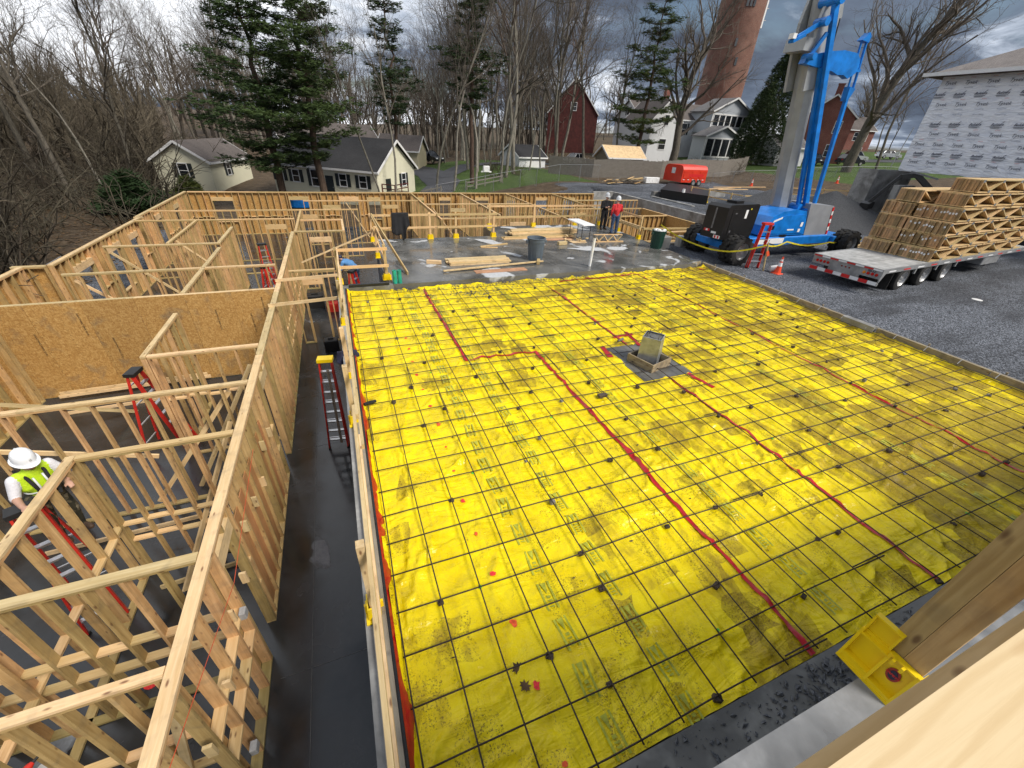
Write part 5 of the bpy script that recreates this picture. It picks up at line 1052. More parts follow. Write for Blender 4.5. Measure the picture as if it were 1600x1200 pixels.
def place_truss(x, y, z, full, label):
    if not full:
        o = bpy.data.objects.new('floor_truss', TME); COL.objects.link(o); o.location = TW(x, y, z); o.rotation_euler = (0, 0, TL_A); return tag(o, label, 'truss', 'floor trusses stacked on the trailer')
    T_ = thing('floor_truss', label, 'truss', (0, 0, 0), 'floor trusses stacked on the trailer')
    for nm, a, b, mt in truss_pieces(): lum(nm, T_, a, b, .087, .037, mt, (0, 1, 0))
    n = 10; st_ = (TLn - .2) / n
    for k in range(n + 1):
        m = MB(); xx = .12 + k * st_ - .02; zc = (.05 if k % 2 == 1 else THt - .05); m.box(xx - .10, xx + .10, -.0455, -.0435, zc - .05, zc + .05); m.build('connector_plate', 'tin_plate', T_)
    T_.location = TW(x, y, z); T_.rotation_euler = (0, 0, TL_A); return T_
lay = ('bottom', 'second', 'third', 'fourth'); tg = MB(); tg.box(-.002, 0, -.03, .03, -.035, .035); tge = tg.mesh('paper_tag', 'tag_white')
for l in range(4):
    z = DZ + .01 + l * .502; xoff = 3.45 + (.0, .22, .1, .42)[l]
    for k in range(15): 
        tr = place_truss(xoff + rnd.uniform(-.05, .05), .12 + k * .0945, z, k == 0, 'pale web truss forming the near side of the %s layer' % lay[l] if k == 0 else 'end-on truss in the near bundle of the %s layer' % lay[l])
        if k and rnd.random() < .55: g_ = bpy.data.objects.new('paper_tag', tge); COL.objects.link(g_); g_.parent = tr; g_.location = (0, 0, .30 + rnd.uniform(-.05, .05)); g_.rotation_euler = (rnd.uniform(-.4, .4), 0, 0)
    for k in range(11): place_truss(xoff + (-.12, .0, .05, -.15)[l] + rnd.uniform(-.05, .05), 1.60 + k * .0945, z, False, 'end-on truss in the far bundle of the %s layer' % lay[l])
    for k in range(7):
        o = lum('dunnage', None, TW(xoff + .02 + k * 1.5, .05, z + .480), TW(xoff + .06 + k * 1.5, 2.52, z + .480), .089, .036, 'pine'); tag(o, 'spacer board lying across the %s layer of trusses' % lay[l], 'spacer board', 'spacer boards between truss layers')
z5 = DZ + .01 + 4 * .502
for k in range(10): place_truss(4.3 + rnd.uniform(-.03, .03), .30 + k * .0945, z5, k == 0, 'pale web truss on near side of the fifth layer' if k == 0 else 'end-on truss in the near bundle of the fifth layer')
for k in range(9): place_truss(3.7 + rnd.uniform(-.03, .03), 1.50 + k * .0945, z5, k == 8, 'truss with open web end at the far side of fifth layer' if k == 8 else 'end-on truss in the far bundle of the fifth layer')
for k in range(9): place_truss(4.9 + rnd.uniform(-.03, .03), .36 + k * .0945, z5 + .502, k == 0, 'pale web truss on near side of the topmost layer' if k == 0 else 'end-on truss in the topmost layer')
for k in range(7): o = lum('dunnage', None, TW(4.4 + k * 1.5, .25, z5 + .480), TW(4.4 + k * 1.5, 1.3, z5 + .480), .089, .036, 'pine'); tag(o, 'spacer board lying across the fifth layer of trusses', 'spacer board', 'spacer boards between truss layers')

# ------------------------------------------------------------------ people
def person(name_label, base, ang, segs, mats, extras=(), voxel=.014):
    """segs: (p0, p1, r0, r1, material index); one continuous surface grown round the bones"""
    P_ = thing('person', name_label, 'person', base)
    m = MB()
    for p0, p1, r0, r1, mi in segs:
        p0 = V3(p0); p1 = V3(p1); d = p1 - p0; n = 8; pts = []; rs = []
        dn = d.normalized()
        for k in range(4): t = k / 3 * math.pi / 2; pts.append(p0 - dn * r0 * math.cos(t)); rs.append(max(.001, r0 * math.sin(t)))
        for k in range(4): t = k / 3 * math.pi / 2; pts.append(p1 + dn * r1 * math.sin(t)); rs.append(max(.001, r1 * math.cos(t)))
        m.tube(pts, rs, 12)
    me = m.mesh('body', mats[0]); o = bpy.data.objects.new('body', me); COL.objects.link(o)
    md = o.modifiers.new('r', 'REMESH'); md.mode = 'VOXEL'; md.voxel_size = voxel
    sm = o.modifiers.new('s', 'SMOOTH'); sm.factor = .5; sm.iterations = 4
    bpy.context.view_layer.update(); ev = o.evaluated_get(bpy.context.evaluated_depsgraph_get()); nm = bpy.data.meshes.new_from_object(ev); o.modifiers.clear(); o.data = nm
    nm.materials.clear()
    for q in mats: nm.materials.append(MATS[q])
    nf = len(nm.polygons); c = np.zeros(nf * 3); nm.polygons.foreach_get('center', c); c = c.reshape(-1, 3); best = np.full(nf, 1e9); idx = np.zeros(nf, int)
    for p0, p1, r0, r1, mi in segs:
        a = np.array(p0); b = np.array(p1); ab = b - a; t = np.clip(((c - a) @ ab) / max(1e-9, ab @ ab), 0, 1); d = np.linalg.norm(c - (a + t[:, None] * ab), axis=1) - (r0 + (r1 - r0) * t)
        w = d < best; best[w] = d[w]; idx[w] = mi
    nm.polygons.foreach_set('material_index', idx); nm.polygons.foreach_set('use_smooth', [True] * nf)
    o.parent = P_
    for fn in extras: fn(P_)
    P_.rotation_euler = (0, 0, ang)
    for ch in P_.children: pass
    return P_
def kid(P_, name, m, mat, smooth=True):
    o = bpy.data.objects.new(name, m.mesh(name, mat, smooth)); COL.objects.link(o); o.parent = P_; return o
def hat(c, tilt=(0, 0, 1), fwd=(0, -1, 0), s=1.0):
    def f(P_):
        m = MB(); n = 24; vs = []; rings = [(1.0, 0), (.99, .05), (.93, .10), (.80, .14), (.58, .172), (.3, .188), (.02, .192)]
        u = V3(tilt).normalized(); fw = V3(fwd); fw = (fw - u * fw.dot(u)).normalized(); sd_ = u.cross(fw); c0 = V3(c)
        for r, h in rings:
            for k in range(n): t = 2 * math.pi * k / n; vs.append(c0 + (sd_ * .118 * math.cos(t) * r + fw * .145 * math.sin(t) * r + u * h) * s)
        fs = [(i * n + k, i * n + (k + 1) % n, (i + 1) * n + (k + 1) % n, (i + 1) * n + k) for i in range(len(rings) - 1) for k in range(n)]; m.add(vs, fs)
        vs = []
        for r, h in ((1.0, .004), (1.0, -.004), (1.2, -.012), (1.2, -.004)):
            for k in range(n):
                t = 2 * math.pi * k / n; q = r + (.22 if r > 1.1 and math.sin(t) > .2 else 0) * max(0, math.sin(t)); vs.append(c0 + (sd_ * .118 * math.cos(t) * min(q, 1.2 if r > 1 else 1) + fw * .145 * math.sin(t) * q + u * h) * s)
        m.add(vs, [(i * n + k, i * n + (k + 1) % n, ((i + 1) % 4) * n + (k + 1) % n, ((i + 1) % 4) * n + k) for i in range(4) for k in range(n)])
        m.tube([c0 + (u * .06 + fw * -.145) * s, c0 + (u * .17 + fw * -.08) * s, c0 + (u * .2) * s, c0 + (u * .17 + fw * .08) * s, c0 + (u * .06 + fw * .14) * s], .014 * s, 6)
        kid(P_, 'hard_hat', m, 'hat_white')
    return f
def head_segs(c, fwd, mi_skin, up=(0, 0, 1)):
    c = V3(c); f = V3(fwd).normalized(); u = V3(up).normalized(); s = u.cross(f); 
    T = lambda a, b, d: tuple(c + s * a + f * b + u * d)
    L = [(T(0, .0, .02), T(0, .01, .045), .088, .085, mi_skin), (T(0, .035, -.06), T(0, .045, -.045), .055, .06, mi_skin), (T(0, .085, .0), T(0, .10, -.025), .012, .017, mi_skin), (T(0, .078, -.06), T(0, .082, -.06), .02, .02, mi_skin)]
    for q in (-1, 1): L.append((T(q * .085, -.01, .01), T(q * .09, -.01, -.02), .014, .012, mi_skin))
    return L
def hand_segs(w, d, up, mi, curl=.6):
    """palm and five fingers from wrist w along d"""
    w = V3(w); d = V3(d).normalized(); u = V3(up); u = (u - d * u.dot(d)).normalized(); s = d.cross(u); L = [(tuple(w), tuple(w + d * .045), .028, .032, mi), (tuple(w + d * .05 - s * .02), tuple(w + d * .07 + s * .02), .022, .022, mi)]
    for k, ln in enumerate((.07, .08, .075, .06)):
        b = w + d * .075 + s * (.028 - .019 * k); k1 = b + (d * math.cos(curl * .5) - u * math.sin(curl * .5)) * ln * .5; k2 = k1 + (d * math.cos(curl * 1.6) - u * math.sin(curl * 1.6)) * ln * .55; L += [(tuple(b), tuple(k1), .0105, .0095, mi), (tuple(k1), tuple(k2), .0095, .0085, mi)]
    t0 = w + d * .03 + s * .03; t1 = t0 + (s * .6 + d * .7 - u * .3).normalized() * .04; L += [(tuple(t0), tuple(t1), .013, .011, mi), (tuple(t1), tuple(t1 + (d - u * .5 + s * .1).normalized() * .035), .011, .009, mi)]
    return L
def eyes(c, fwd, up=(0, 0, 1)):
    def f(P_):
        c0 = V3(c); fw = V3(fwd).normalized(); u = V3(up).normalized(); s = u.cross(fw); m = MB()
        for q in (-1, 1): p = c0 + s * .032 * q + fw * .088 + u * .012; m.lathe([(0, -.008), (.007, -.005), (.009, 0), (.007, .005), (0, .008)], 8, tuple(p))
        p = c0 + fw * .098 - u * .058; m.beam(p - s * .02, p + s * .02, .006, .006); kid(P_, 'facial_features', m, 'boot_leather')
        b = MB()
    return f
# worker in yellow vest, standing on his ladder, both hands on the wall in front (local +x)
up_ = (.22, 0, 1)
ws = [((0, .10, .92), (0, -.10, .92), .135, .135, 2), ((0, 0, 1.0), (.06, 0, 1.2), .14, .15, 0), ((.06, .09, 1.22), (.10, .13, 1.40), .125, .085, 0), ((.06, -.09, 1.22), (.10, -.13, 1.40), .125, .085, 0), ((.08, 0, 1.2), (.12, 0, 1.42), .13, .10, 0), ((.12, 0, 1.44), (.16, 0, 1.54), .06, .055, 3),
      ((.10, .20, 1.40), (.16, .30, 1.16), .075, .062, 1), ((.16, .30, 1.16), (.40, .16, 1.16), .052, .036, 3), ((.10, -.20, 1.40), (.14, -.30, 1.16), .075, .062, 1), ((.14, -.30, 1.16), (.38, -.36, 1.14), .052, .036, 3),
      ((0, .10, .90), (.05, .14, .48), .11, .08, 2), ((.05, .14, .48), (-.02, .14, .10), .075, .055, 2), ((0, -.10, .90), (.06, -.14, .50), .11, .08, 2), ((.06, -.14, .50), (.0, -.14, .10), .075, .055, 2), ((-.02, .14, .05), (.14, .15, .04), .05, .045, 4), ((0, -.14, .05), (.15, -.15, .04), .05, .045, 4)]
ws += head_segs((.20, 0, 1.62), (1, -.1, -.5), 3, up_) + hand_segs((.40, .16, 1.16), (.9, -.2, -.05), (0, 0, 1), 3) + hand_segs((.38, -.36, 1.14), (.9, .1, -.05), (0, 0, 1), 3)
def harness(P_):
    m = MB()
    for s in (-1, 1): m.tube([(-.09, s * .06, 1.0), (-.05, s * .08, 1.25), (.06, s * .12, 1.50), (.20, s * .10, 1.38), (.22, s * .08, 1.15), (.16, s * .09, .98)], .022, 6)
    kid(P_, 'harness_strap', m, 'black_cloth')
    m = MB(); m.tube([(.0 + .15 * math.cos(t), .16 * math.sin(t), .99) for t in np.linspace(0, 6.283, 20)], .03, 6); kid(P_, 'tool_belt', m, 'black_cloth')
    m = MB()
    for s in (-1, 1): m.tube([(.22, s * .055, 1.02), (.235, s * .055, 1.18), (.21, s * .055, 1.36)], .014, 6); 
    m.tube([(.02 + .16 * math.cos(t) + .04, .165 * math.sin(t), 1.10) for t in np.linspace(0, 6.283, 20)], .012, 6); kid(P_, 'reflective_stripe', m, 'reflective')
    m = MB(); m.beam((.36, .08, 1.175), (.60, -.02, 1.18), .035, .015); kid(P_, 'hammer_strap', m, 'black_cloth')
person('worker in yellow vest and white hard hat standing on a ladder', (-4.76, 5.76, -1.43), R(-38), ws, ['hivis', 'tee', 'camo', 'skin', 'boot_leather'], [hat((.19, 0, 1.665), (.28, 0, 1), (1, 0, -.2)), harness, eyes((.20, 0, 1.62), (1, -.1, -.5), up_)], .011)
def standing(label, base, ang, top, leg, hat_c=True, arms='folded', hi=0):
    s = [((0, .09, .92), (0, -.09, .92), .13, .13, 1), ((0, 0, .98), (0, 0, 1.2), .145, .155, 0), ((0, .10, 1.22), (0, .13, 1.40), .12, .085, 0), ((0, -.10, 1.22), (0, -.13, 1.40), .12, .085, 0), ((0, 0, 1.2), (0, 0, 1.42), .13, .10, 0), ((0, 0, 1.44), (.02, 0, 1.54), .06, .055, 2)]
    if arms == 'folded':
        s += [((0, .2, 1.40), (.04, .27, 1.12), .075, .062, 0), ((.04, .27, 1.12), (.22, .02, 1.14), .058, .045, 0), ((0, -.2, 1.40), (.04, -.27, 1.12), .075, .062, 0), ((.04, -.27, 1.12), (.22, -.04, 1.18), .058, .045, 0)] + hand_segs((.23, .0, 1.14), (.1, -1, .1), (1, 0, 0), 2) + hand_segs((.23, -.02, 1.18), (.1, 1, .1), (1, 0, 0), 2)
    else:
        s += [((0, .2, 1.40), (-.02, .26, 1.12), .075, .062, 0), ((-.02, .26, 1.12), (.08, .22, .92), .058, .045, 0), ((0, -.2, 1.40), (.10, -.30, 1.16), .075, .062, 0), ((.10, -.30, 1.16), (.30, -.26, 1.08), .058, .045, 0)] + hand_segs((.08, .22, .9), (.2, 0, -1), (0, 1, 0), 2) + hand_segs((.32, -.26, 1.08), (1, .1, -.2), (0, 0, 1), 2)
    s += [((0, .10, .90), (.02, .12, .48), .115, .085, 1), ((.02, .12, .48), (-.02, .12, .10), .08, .065, 1), ((0, -.10, .90), (.03, -.13, .48), .115, .085, 1), ((.03, -.13, .48), (0, -.13, .10), .08, .065, 1), ((-.02, .12, .05), (.14, .14, .04), .05, .045, 3), ((0, -.13, .05), (.15, -.15, .04), .05, .045, 3)] + head_segs((.03, 0, 1.63), (1, 0, -.1), 2)
    return person(label, base, ang, s, [top, leg, 'skin', 'boot_leather'], [hat((.02, 0, 1.675), (.05, 0, 1), (1, 0, 0)), eyes((.03, 0, 1.63), (1, 0, -.1))] if hat_c else [], .014)
standing('man in black overalls and white hard hat, arms folded', (13.62, 19.4, .12), R(-92), 'black_cloth', 'black_cloth')
standing('man in red jacket, jeans and white hard hat, seen from behind', (13.50, 18.15, .12), R(75), 'red_cloth', 'jeans', arms='down')
# man in blue bending over in the lower level
bs = [((0, .09, .92), (0, -.09, .92), .13, .13, 1), ((.0, 0, 1.0), (.25, 0, 1.16), .14, .15, 0), ((.2, .1, 1.15), (.42, .13, 1.22), .12, .085, 0), ((.2, -.1, 1.15), (.42, -.13, 1.22), .12, .085, 0), ((.2, 0, 1.14), (.44, 0, 1.24), .13, .10, 0), ((.46, 0, 1.25), (.54, 0, 1.28), .06, .055, 2), ((.42, .2, 1.22), (.5, .26, .95), .07, .06, 0), ((.5, .26, .95), (.68, .2, .8), .05, .036, 2), ((.42, -.2, 1.22), (.5, -.26, .95), .07, .06, 0), ((.5, -.26, .95), (.68, -.2, .8), .05, .036, 2),
      ((0, .10, .90), (.06, .12, .48), .115, .085, 1), ((.06, .12, .48), (-.05, .12, .10), .08, .065, 1), ((0, -.10, .90), (.06, -.13, .48), .115, .085, 1), ((.06, -.13, .48), (-.04, -.13, .10), .08, .065, 1), ((-.05, .12, .05), (.11, .14, .04), .05, .045, 3), ((-.04, -.13, .05), (.12, -.15, .04), .05, .045, 3)] + head_segs((.63, 0, 1.32), (1, 0, -.5), 2, (-.2, 0, 1)) + hand_segs((.68, .2, .8), (.5, 0, -1), (1, 0, .4), 2) + hand_segs((.68, -.2, .8), (.5, 0, -1), (1, 0, .4), 2)
def cap(P_):
    m = MB(); m.lathe([(.10, 0), (.10, .04), (.08, .085), (.0, .105)], 18, (.62, 0, 1.37)); m.beam((.70, 0, 1.375), (.80, 0, 1.36), .13, .012); kid(P_, 'cap', m, 'label_dark')
person('bending man in blue shirt beyond the corridor end', (.35, 17.2, -1.66), R(150), bs, ['blue_cloth', 'jeans', 'skin', 'boot_leather'], [cap])
stepladder((.55, 17.3, ZF), R(60), 1.2, 'short red stepladder under the man in blue')

# ------------------------------------------------------------------ houses
def house(label, O, ang, L, Wd, z0, ze, zr, wall, roof, wins=(), doors=(), over=.35, cat='house', gable_wall=None, chimney=None, name='house', shut=True):
    """local x along the ridge (0..L), y across (0..Wd); front wall is y=0. wins: (wall 'f','b','l','r', t, z, w, h)"""
    Hs = thing(name, label, cat, (0, 0, 0)); yc = Wd / 2
    m = MB(); m.prism([(0, z0), (Wd, z0), (Wd, ze), (yc, zr - .12), (0, ze)], 'yz', 0, L); m.build('wall', wall, Hs)
    sl = (zr - ze) / yc; rf = MB(); t = .14
    for s in (0, 1):
        y0 = -over if s == 0 else Wd + over; za = ze - sl * over
        vs = [(-over, y0, za), (L + over, y0, za), (L + over, yc, zr), (-over, yc, zr)]; rf.add(vs + [(a, b, c + t) for a, b, c in vs], [(0, 1, 2, 3), (4, 5, 6, 7), (0, 1, 5, 4), (1, 2, 6, 5), (2, 3, 7, 6), (3, 0, 4, 7)])
    R_ = rf.build('roof', roof, Hs)
    m = MB()
    for x in (-over - .03, L + over + .0):
        for s in (0, 1): y0 = -over if s == 0 else Wd + over; m.beam((x + .015, y0, ze - sl * over + .03), (x + .015, yc, zr + .03), .05, .22, (1, 0, 0))
    m.box(-over, L + over, -over - .05, -over - .002, ze - sl * over - .03, ze - sl * over + .16); m.box(-over, L + over, Wd + over + .002, Wd + over + .05, ze - sl * over - .03, ze - sl * over + .16); m.build('trim', 'trim_white', Hs)
    if chimney: cx, cy, cw, cz, cm = chimney; m = MB(); m.box(cx - cw / 2, cx + cw / 2, cy - cw / 2, cy + cw / 2, ze, cz); m.box(cx - cw / 2 - .08, cx + cw / 2 + .08, cy - cw / 2 - .08, cy + cw / 2 + .08, cz, cz + .15); c = m.build('chimney', cm, Hs); c.parent = R_
    def bx(m, w, t0, t1, za, zb, d0, d1):
        if w == 'f': m.box(t0, t1, -d1, -d0, za, zb)
        elif w == 'b': m.box(t0, t1, Wd + d0, Wd + d1, za, zb)
        elif w == 'l': m.box(-d1, -d0, t0, t1, za, zb)
        else: m.box(L + d0, L + d1, t0, t1, za, zb)
    for q in wins:
        w, t, z, ww, hh = q[:5]; sh = shut if len(q) < 6 else q[5]
        m = MB(); bx(m, w, t - ww / 2 - .08, t + ww / 2 + .08, z + hh, z + hh + .1, .0, .06); bx(m, w, t - ww / 2 - .08, t + ww / 2 + .08, z - .1, z, .0, .07); bx(m, w, t - ww / 2 - .08, t - ww / 2, z, z + hh, 0, .06); bx(m, w, t + ww / 2, t + ww / 2 + .08, z, z + hh, 0, .06); bx(m, w, t - ww / 2, t + ww / 2, z + hh / 2 - .03, z + hh / 2 + .03, .0, .05); f_ = m.build('window', 'trim_white', Hs)
        m = MB(); bx(m, w, t - ww / 2, t + ww / 2, z, z + hh, .004, .02); p_ = m.build('pane', 'glass_dark', Hs); p_.parent = f_
        if sh:
            for s in (-1, 1): c = t + s * (ww / 2 + .08 + .22); m = MB(); bx(m, w, c - .2, c + .2, z - .05, z + hh + .05, 0, .05); m.build('shutter', 'shutter_dark', Hs)
    for q in doors:
        w, t, z, ww, hh, mt = q; m = MB(); bx(m, w, t - ww / 2, t + ww / 2, z, z + hh, 0, .05); d_ = m.build('door', mt, Hs); m = MB(); bx(m, w, t + ww * .35, t + ww * .42, z + hh * .45, z + hh * .5, .05, .1); h_ = m.build('handle', 'steel_grey', Hs); h_.parent = d_
    Hs.location = (O[0], O[1], 0); Hs.rotation_euler = (0, 0, ang); return Hs
# long ranch house: ridge runs back-left from its near corner
HB = house('cream ranch house with black roof and dark shutters', (4.2, 47.0), math.atan2(.62, -.78) + math.pi, 12.5, 7.7, -3.2, .35, 2.95, 'siding_cream', 'roof_dark',
           wins=()) if False else None
a = math.atan2(-.62, .78)
HB = house('cream ranch house with black roof and dark shutters', (4.2 - .78 * 13, 47 + .62 * 13), a, 13, 7.7, -3.2, .35, 2.95, 'siding_cream', 'roof_dark',
           wins=[('f', 11.3, -1.35, .8, 1.1), ('f', 8.9, -1.35, .8, 1.1), ('f', 5.5, -1.6, 1.0, 1.5), ('f', 3.0, -1.35, .8, 1.1), ('r', 5.2, -1.4, .8, 1.2), ('f', .9, -1.35, .8, 1.1)], doors=[('r', 2.0, -2.6, .95, 2.1, 'shutter_dark'), ('f', 7.2, -2.6, .95, 2.1, 'shutter_dark')])
m = MB(); c, s = math.cos(a), math.sin(a)
PL = lambda u, v, z: (4.2 - .78 * 13 + u * c - v * s, 47 + .62 * 13 + u * s + v * c, z)
DK = thing('entry_deck', 'small brown entry deck with rails beside the cream ranch house', 'deck', PL(13.6, 2.0, -2.7))
m = MB(); m.add([PL(u, v, z) for z in (-1.85, -1.7) for u, v in ((13.05, .6), (14.6, .6), (14.6, 3.4), (13.05, 3.4))], [(3, 2, 1, 0), (4, 5, 6, 7), (0, 1, 5, 4), (1, 2, 6, 5), (2, 3, 7, 6), (3, 0, 4, 7)]); m.build('deck_floor', 'weathered', DK)
for u, v in ((14.55, .65), (14.55, 2.0), (14.55, 3.35), (13.1, .65)): lum('post', DK, PL(u, v, -2.8), PL(u, v, -.85), .09, .09, 'barn_red')
for a_, b_ in (((14.55, .65), (14.55, 3.35)), ((13.1, .65), (14.55, .65))):
    for z in (-.9, -1.3): lum('rail', DK, PL(*a_, z), PL(*b_, z), .05, .09, 'barn_red')
m = MB(); m.cyl((-3.2, 48.6, -3.0), (-3.2, 48.6, -2.1), 1.9, n=30); tag(m.build('garden_pool', 'lift_blue', loc=(-3.2, 48.6, -2.7)), 'blue round garden pool before the cream ranch house', 'pool')
ga = math.atan2(.50, .86)
house('small cream house with one shuttered window at left edge of yards', (-12.0, 56.5), R(76), 10, 5.4, -3.2, .05, 1.75, 'siding_cream', 'roof_brown', wins=[('l', 2.7, -1.55, .85, 1.3), ('f', 4, -1.5, .8, 1.2)])
house('pale house with brown roof seen over the ranch roof', (-6.0, 74), R(14), 14, 7, -2.5, 2.0, 3.9, 'siding_white', 'roof_brown', wins=[('f', 4, .4, 1.0, 1.1, False), ('f', 6, .4, 1.0, 1.1, False), ('f', 9, .4, 1.0, 1.1, False), ('f', 12, .4, 1.0, 1.1, False)])
house('tan cottage gable right behind the ranch house', (7.0, 72), R(-25), 6, 5.5, -2.5, 1.2, 3.0, 'siding_yellow', 'roof_brown', wins=[('f', 3, -.3, .9, 1.1, False)])
house('white garden shed with a wide door by the chain-link fence', (25.8, 61.5), R(12), 4.8, 5.2, -2.2, 1.3, 2.7, 'siding_white', 'roof_dark', doors=[('f', 2.4, -1.5, 2.4, 2.3, 'trim_white')], cat='shed', name='shed', over=.25)
house('dark red barn half hidden by bare trees', (56.8, 92.3), R(61), 16, 11, -1, 8.5, 15.0, 'barn_red', 'roof_dark', wins=[('l', 5.5, 9, 1.2, 1.4, False)], over=.2, cat='barn', name='barn')
# white house with its porch wing
WH = house('white two-storey house with a grey gabled porch wing', (57.5, 78), R(-4), 24, 9, .4, 8.2, 11.0, 'siding_white', 'roof_brown', wins=[('f', 10.8, 5.6, 1.2, 1.9), ('f', 4.5, 5.6, 1.1, 1.8), ('l', 4.5, 8.4, .9, 1.3), ('f', 4.5, 2.2, 1.1, 1.8)], chimney=(8.2, 4.5, .9, 13.2, 'brick_red'))
house('white gabled ell at the left end of white house', (60.8, 70), R(86), 9, 6, .4, 7.6, 10.6, 'siding_white', 'roof_brown', wins=[('l', 3, 6.8, .9, 1.5, False), ('l', 3, 3.0, 1.4, 1.6, False)])
def gable_front(label, O, wd, dp, z0, ze, zr, wall, roof, wz, n, wh, ang=0, extra=None):
    Hs = thing('porch_wing', label, 'porch', (0, 0, 0)); m = MB(); m.prism([(0, z0), (wd, z0), (wd, ze), (wd / 2, zr - .1), (0, ze)], 'xz', 0, dp); m.build('wall', wall, Hs)
    sl = (zr - ze) / (wd / 2); rf = MB(); ov = .5
    for s in (0, 1):
        x0 = -ov if s == 0 else wd + ov; vs = [(x0, -ov, ze - sl * ov), (x0, dp, ze - sl * ov), (wd / 2, dp, zr), (wd / 2, -ov, zr)]; rf.add(vs + [(a, b, c + .16) for a, b, c in vs], [(0, 1, 2, 3), (4, 5, 6, 7), (0, 1, 5, 4), (1, 2, 6, 5), (2, 3, 7, 6), (3, 0, 4, 7)])
    rf.build('roof', roof, Hs); m = MB()
    for s in (0, 1): x0 = -ov if s == 0 else wd + ov; m.beam((x0, -ov - .03, ze - sl * ov + .05), (wd / 2, -ov - .03, zr + .05), .05, .28, (0, 1, 0))
    m.box(-.1, .12, -.06, .0, z0, ze); m.box(wd - .12, wd + .1, -.06, 0, z0, ze); m.box(0, wd, -.07, -.005, wz - .25, wz - .08); m.box(0, wd, -.07, -.005, wz + wh + .06, wz + wh + .3); m.build('trim', 'trim_white', Hs)
    st_ = (wd - .5) / n
    for k in range(n):
        x = .25 + k * st_; m = MB(); m.box(x, x + .12, -.08, -.002, wz, wz + wh); m.box(x + st_ - .12, x + st_, -.08, -.002, wz, wz + wh); m.box(x, x + st_, -.07, -.002, wz - .06, wz); f_ = m.build('window', 'trim_white', Hs); m = MB(); m.box(x + .12, x + st_ - .12, -.03, -.004, wz, wz + wh); p_ = m.build('pane', 'glass_dark', Hs); p_.parent = f_
    Hs.location = (O[0], O[1], 0); Hs.rotation_euler = (0, 0, ang); return Hs
gable_front('grey upper porch wing with a row of windows and gable', (70.4, 72.5), 9.6, 6, 6.2, 9.8, 12.0, 'siding_grey', 'roof_grey', 7.4, 6, 1.7)
gable_front('lower front porch with glazed bays and white posts', (66.8, 69.0), 8.2, 3.5, 1.0, 5.6, 7.2, 'siding_grey', 'roof_grey', 2.3, 4, 2.8); gable_front('right bay of the porch with dark windows', (75.1, 70.0), 6.5, 2.5, .8, 5.4, 6.6, 'siding_grey', 'roof_grey', 3.2, 4, 1.9)
m = MB(); 
house('red brick house with white windows behind the lift arms', (89.4, 57.8), R(36), 12, 8, 1.0, 9.8, 13.0, 'brick_red', 'roof_dark', wins=[('l', 2.2, 7.2, 1.0, 1.8, False), ('l', 5.8, 7.2, 1.0, 1.8, False), ('l', 2.2, 3.4, 1.0, 1.9, False), ('l', 5.8, 3.4, 1.0, 1.9, False), ('b', 3, 7.2, 1, 1.8, False)], chimney=(3.5, 4, 1.0, 14.8, 'brick_red'))
house('distant brick house beyond the parked cars', (128, 86), R(-14), 11, 9, 2, 9.5, 12.5, 'brick_red', 'roof_brown', wins=[('f', 2.5, 7, 1.1, 1.8, False), ('f', 5.5, 7, 1.1, 1.8, False), ('f', 8.5, 7, 1.1, 1.8, False), ('f', 2.5, 3.6, 1.1, 1.8, False), ('f', 8.5, 3.6, 1.1, 1.8, False)])
house('white clapboard annex low behind the lift boom', (73.0, 58.0), R(-8), 6, 5, .2, 4.6, 6.2, 'siding_white', 'roof_grey', wins=[('f', 4.6, 1.9, .9, 1.5, False)])
# brick tower
BT = thing('brick_tower', 'huge tapering brick tower rising out of the picture', 'tower', (135.5, 140, 4)); m = MB(); m.lathe([(7.9, 2), (7.6, 18), (7.1, 44), (6.9, 60), (7.3, 60.5), (7.3, 62)], 40, (135.5, 140, 0)); m.build('shaft', 'brick_tower', BT, smooth=30)
for (t, z) in ((-2.15, 42), (-2.0, 42), (-1.85, 42), (-2.2, 32), (-2.0, 27), (-1.95, 45)):
    r = 7.6 - .5 * (z - 18) / 26; x, y = 135.5 + r * math.cos(t), 140 + r * math.sin(t); m = MB(); m.beam((x, y, z), (x, y, z + 2.2), .7, .3, (-math.sin(t), math.cos(t), 0)); m.build('slit_window', 'glass_dark', BT)
for t in (-.55,): 
    m = MB()
    for z in (40, 43): r = 7.6 - .5 * (z - 18) / 26; m.beam((135.5 + r * math.cos(t), 140 + r * math.sin(t), z), (135.5 + (r + 1.4) * math.cos(t), 140 + (r + 1.4) * math.sin(t), z), .2, .2)
    m.beam((135.5 + 7.5 * math.cos(t), 140 + 7.5 * math.sin(t), 38), (135.5 + 7.5 * math.cos(t), 140 + 7.5 * math.sin(t), 45), .6, .6, (1, 0, 0)); m.build('antenna', 'tag_white', BT)
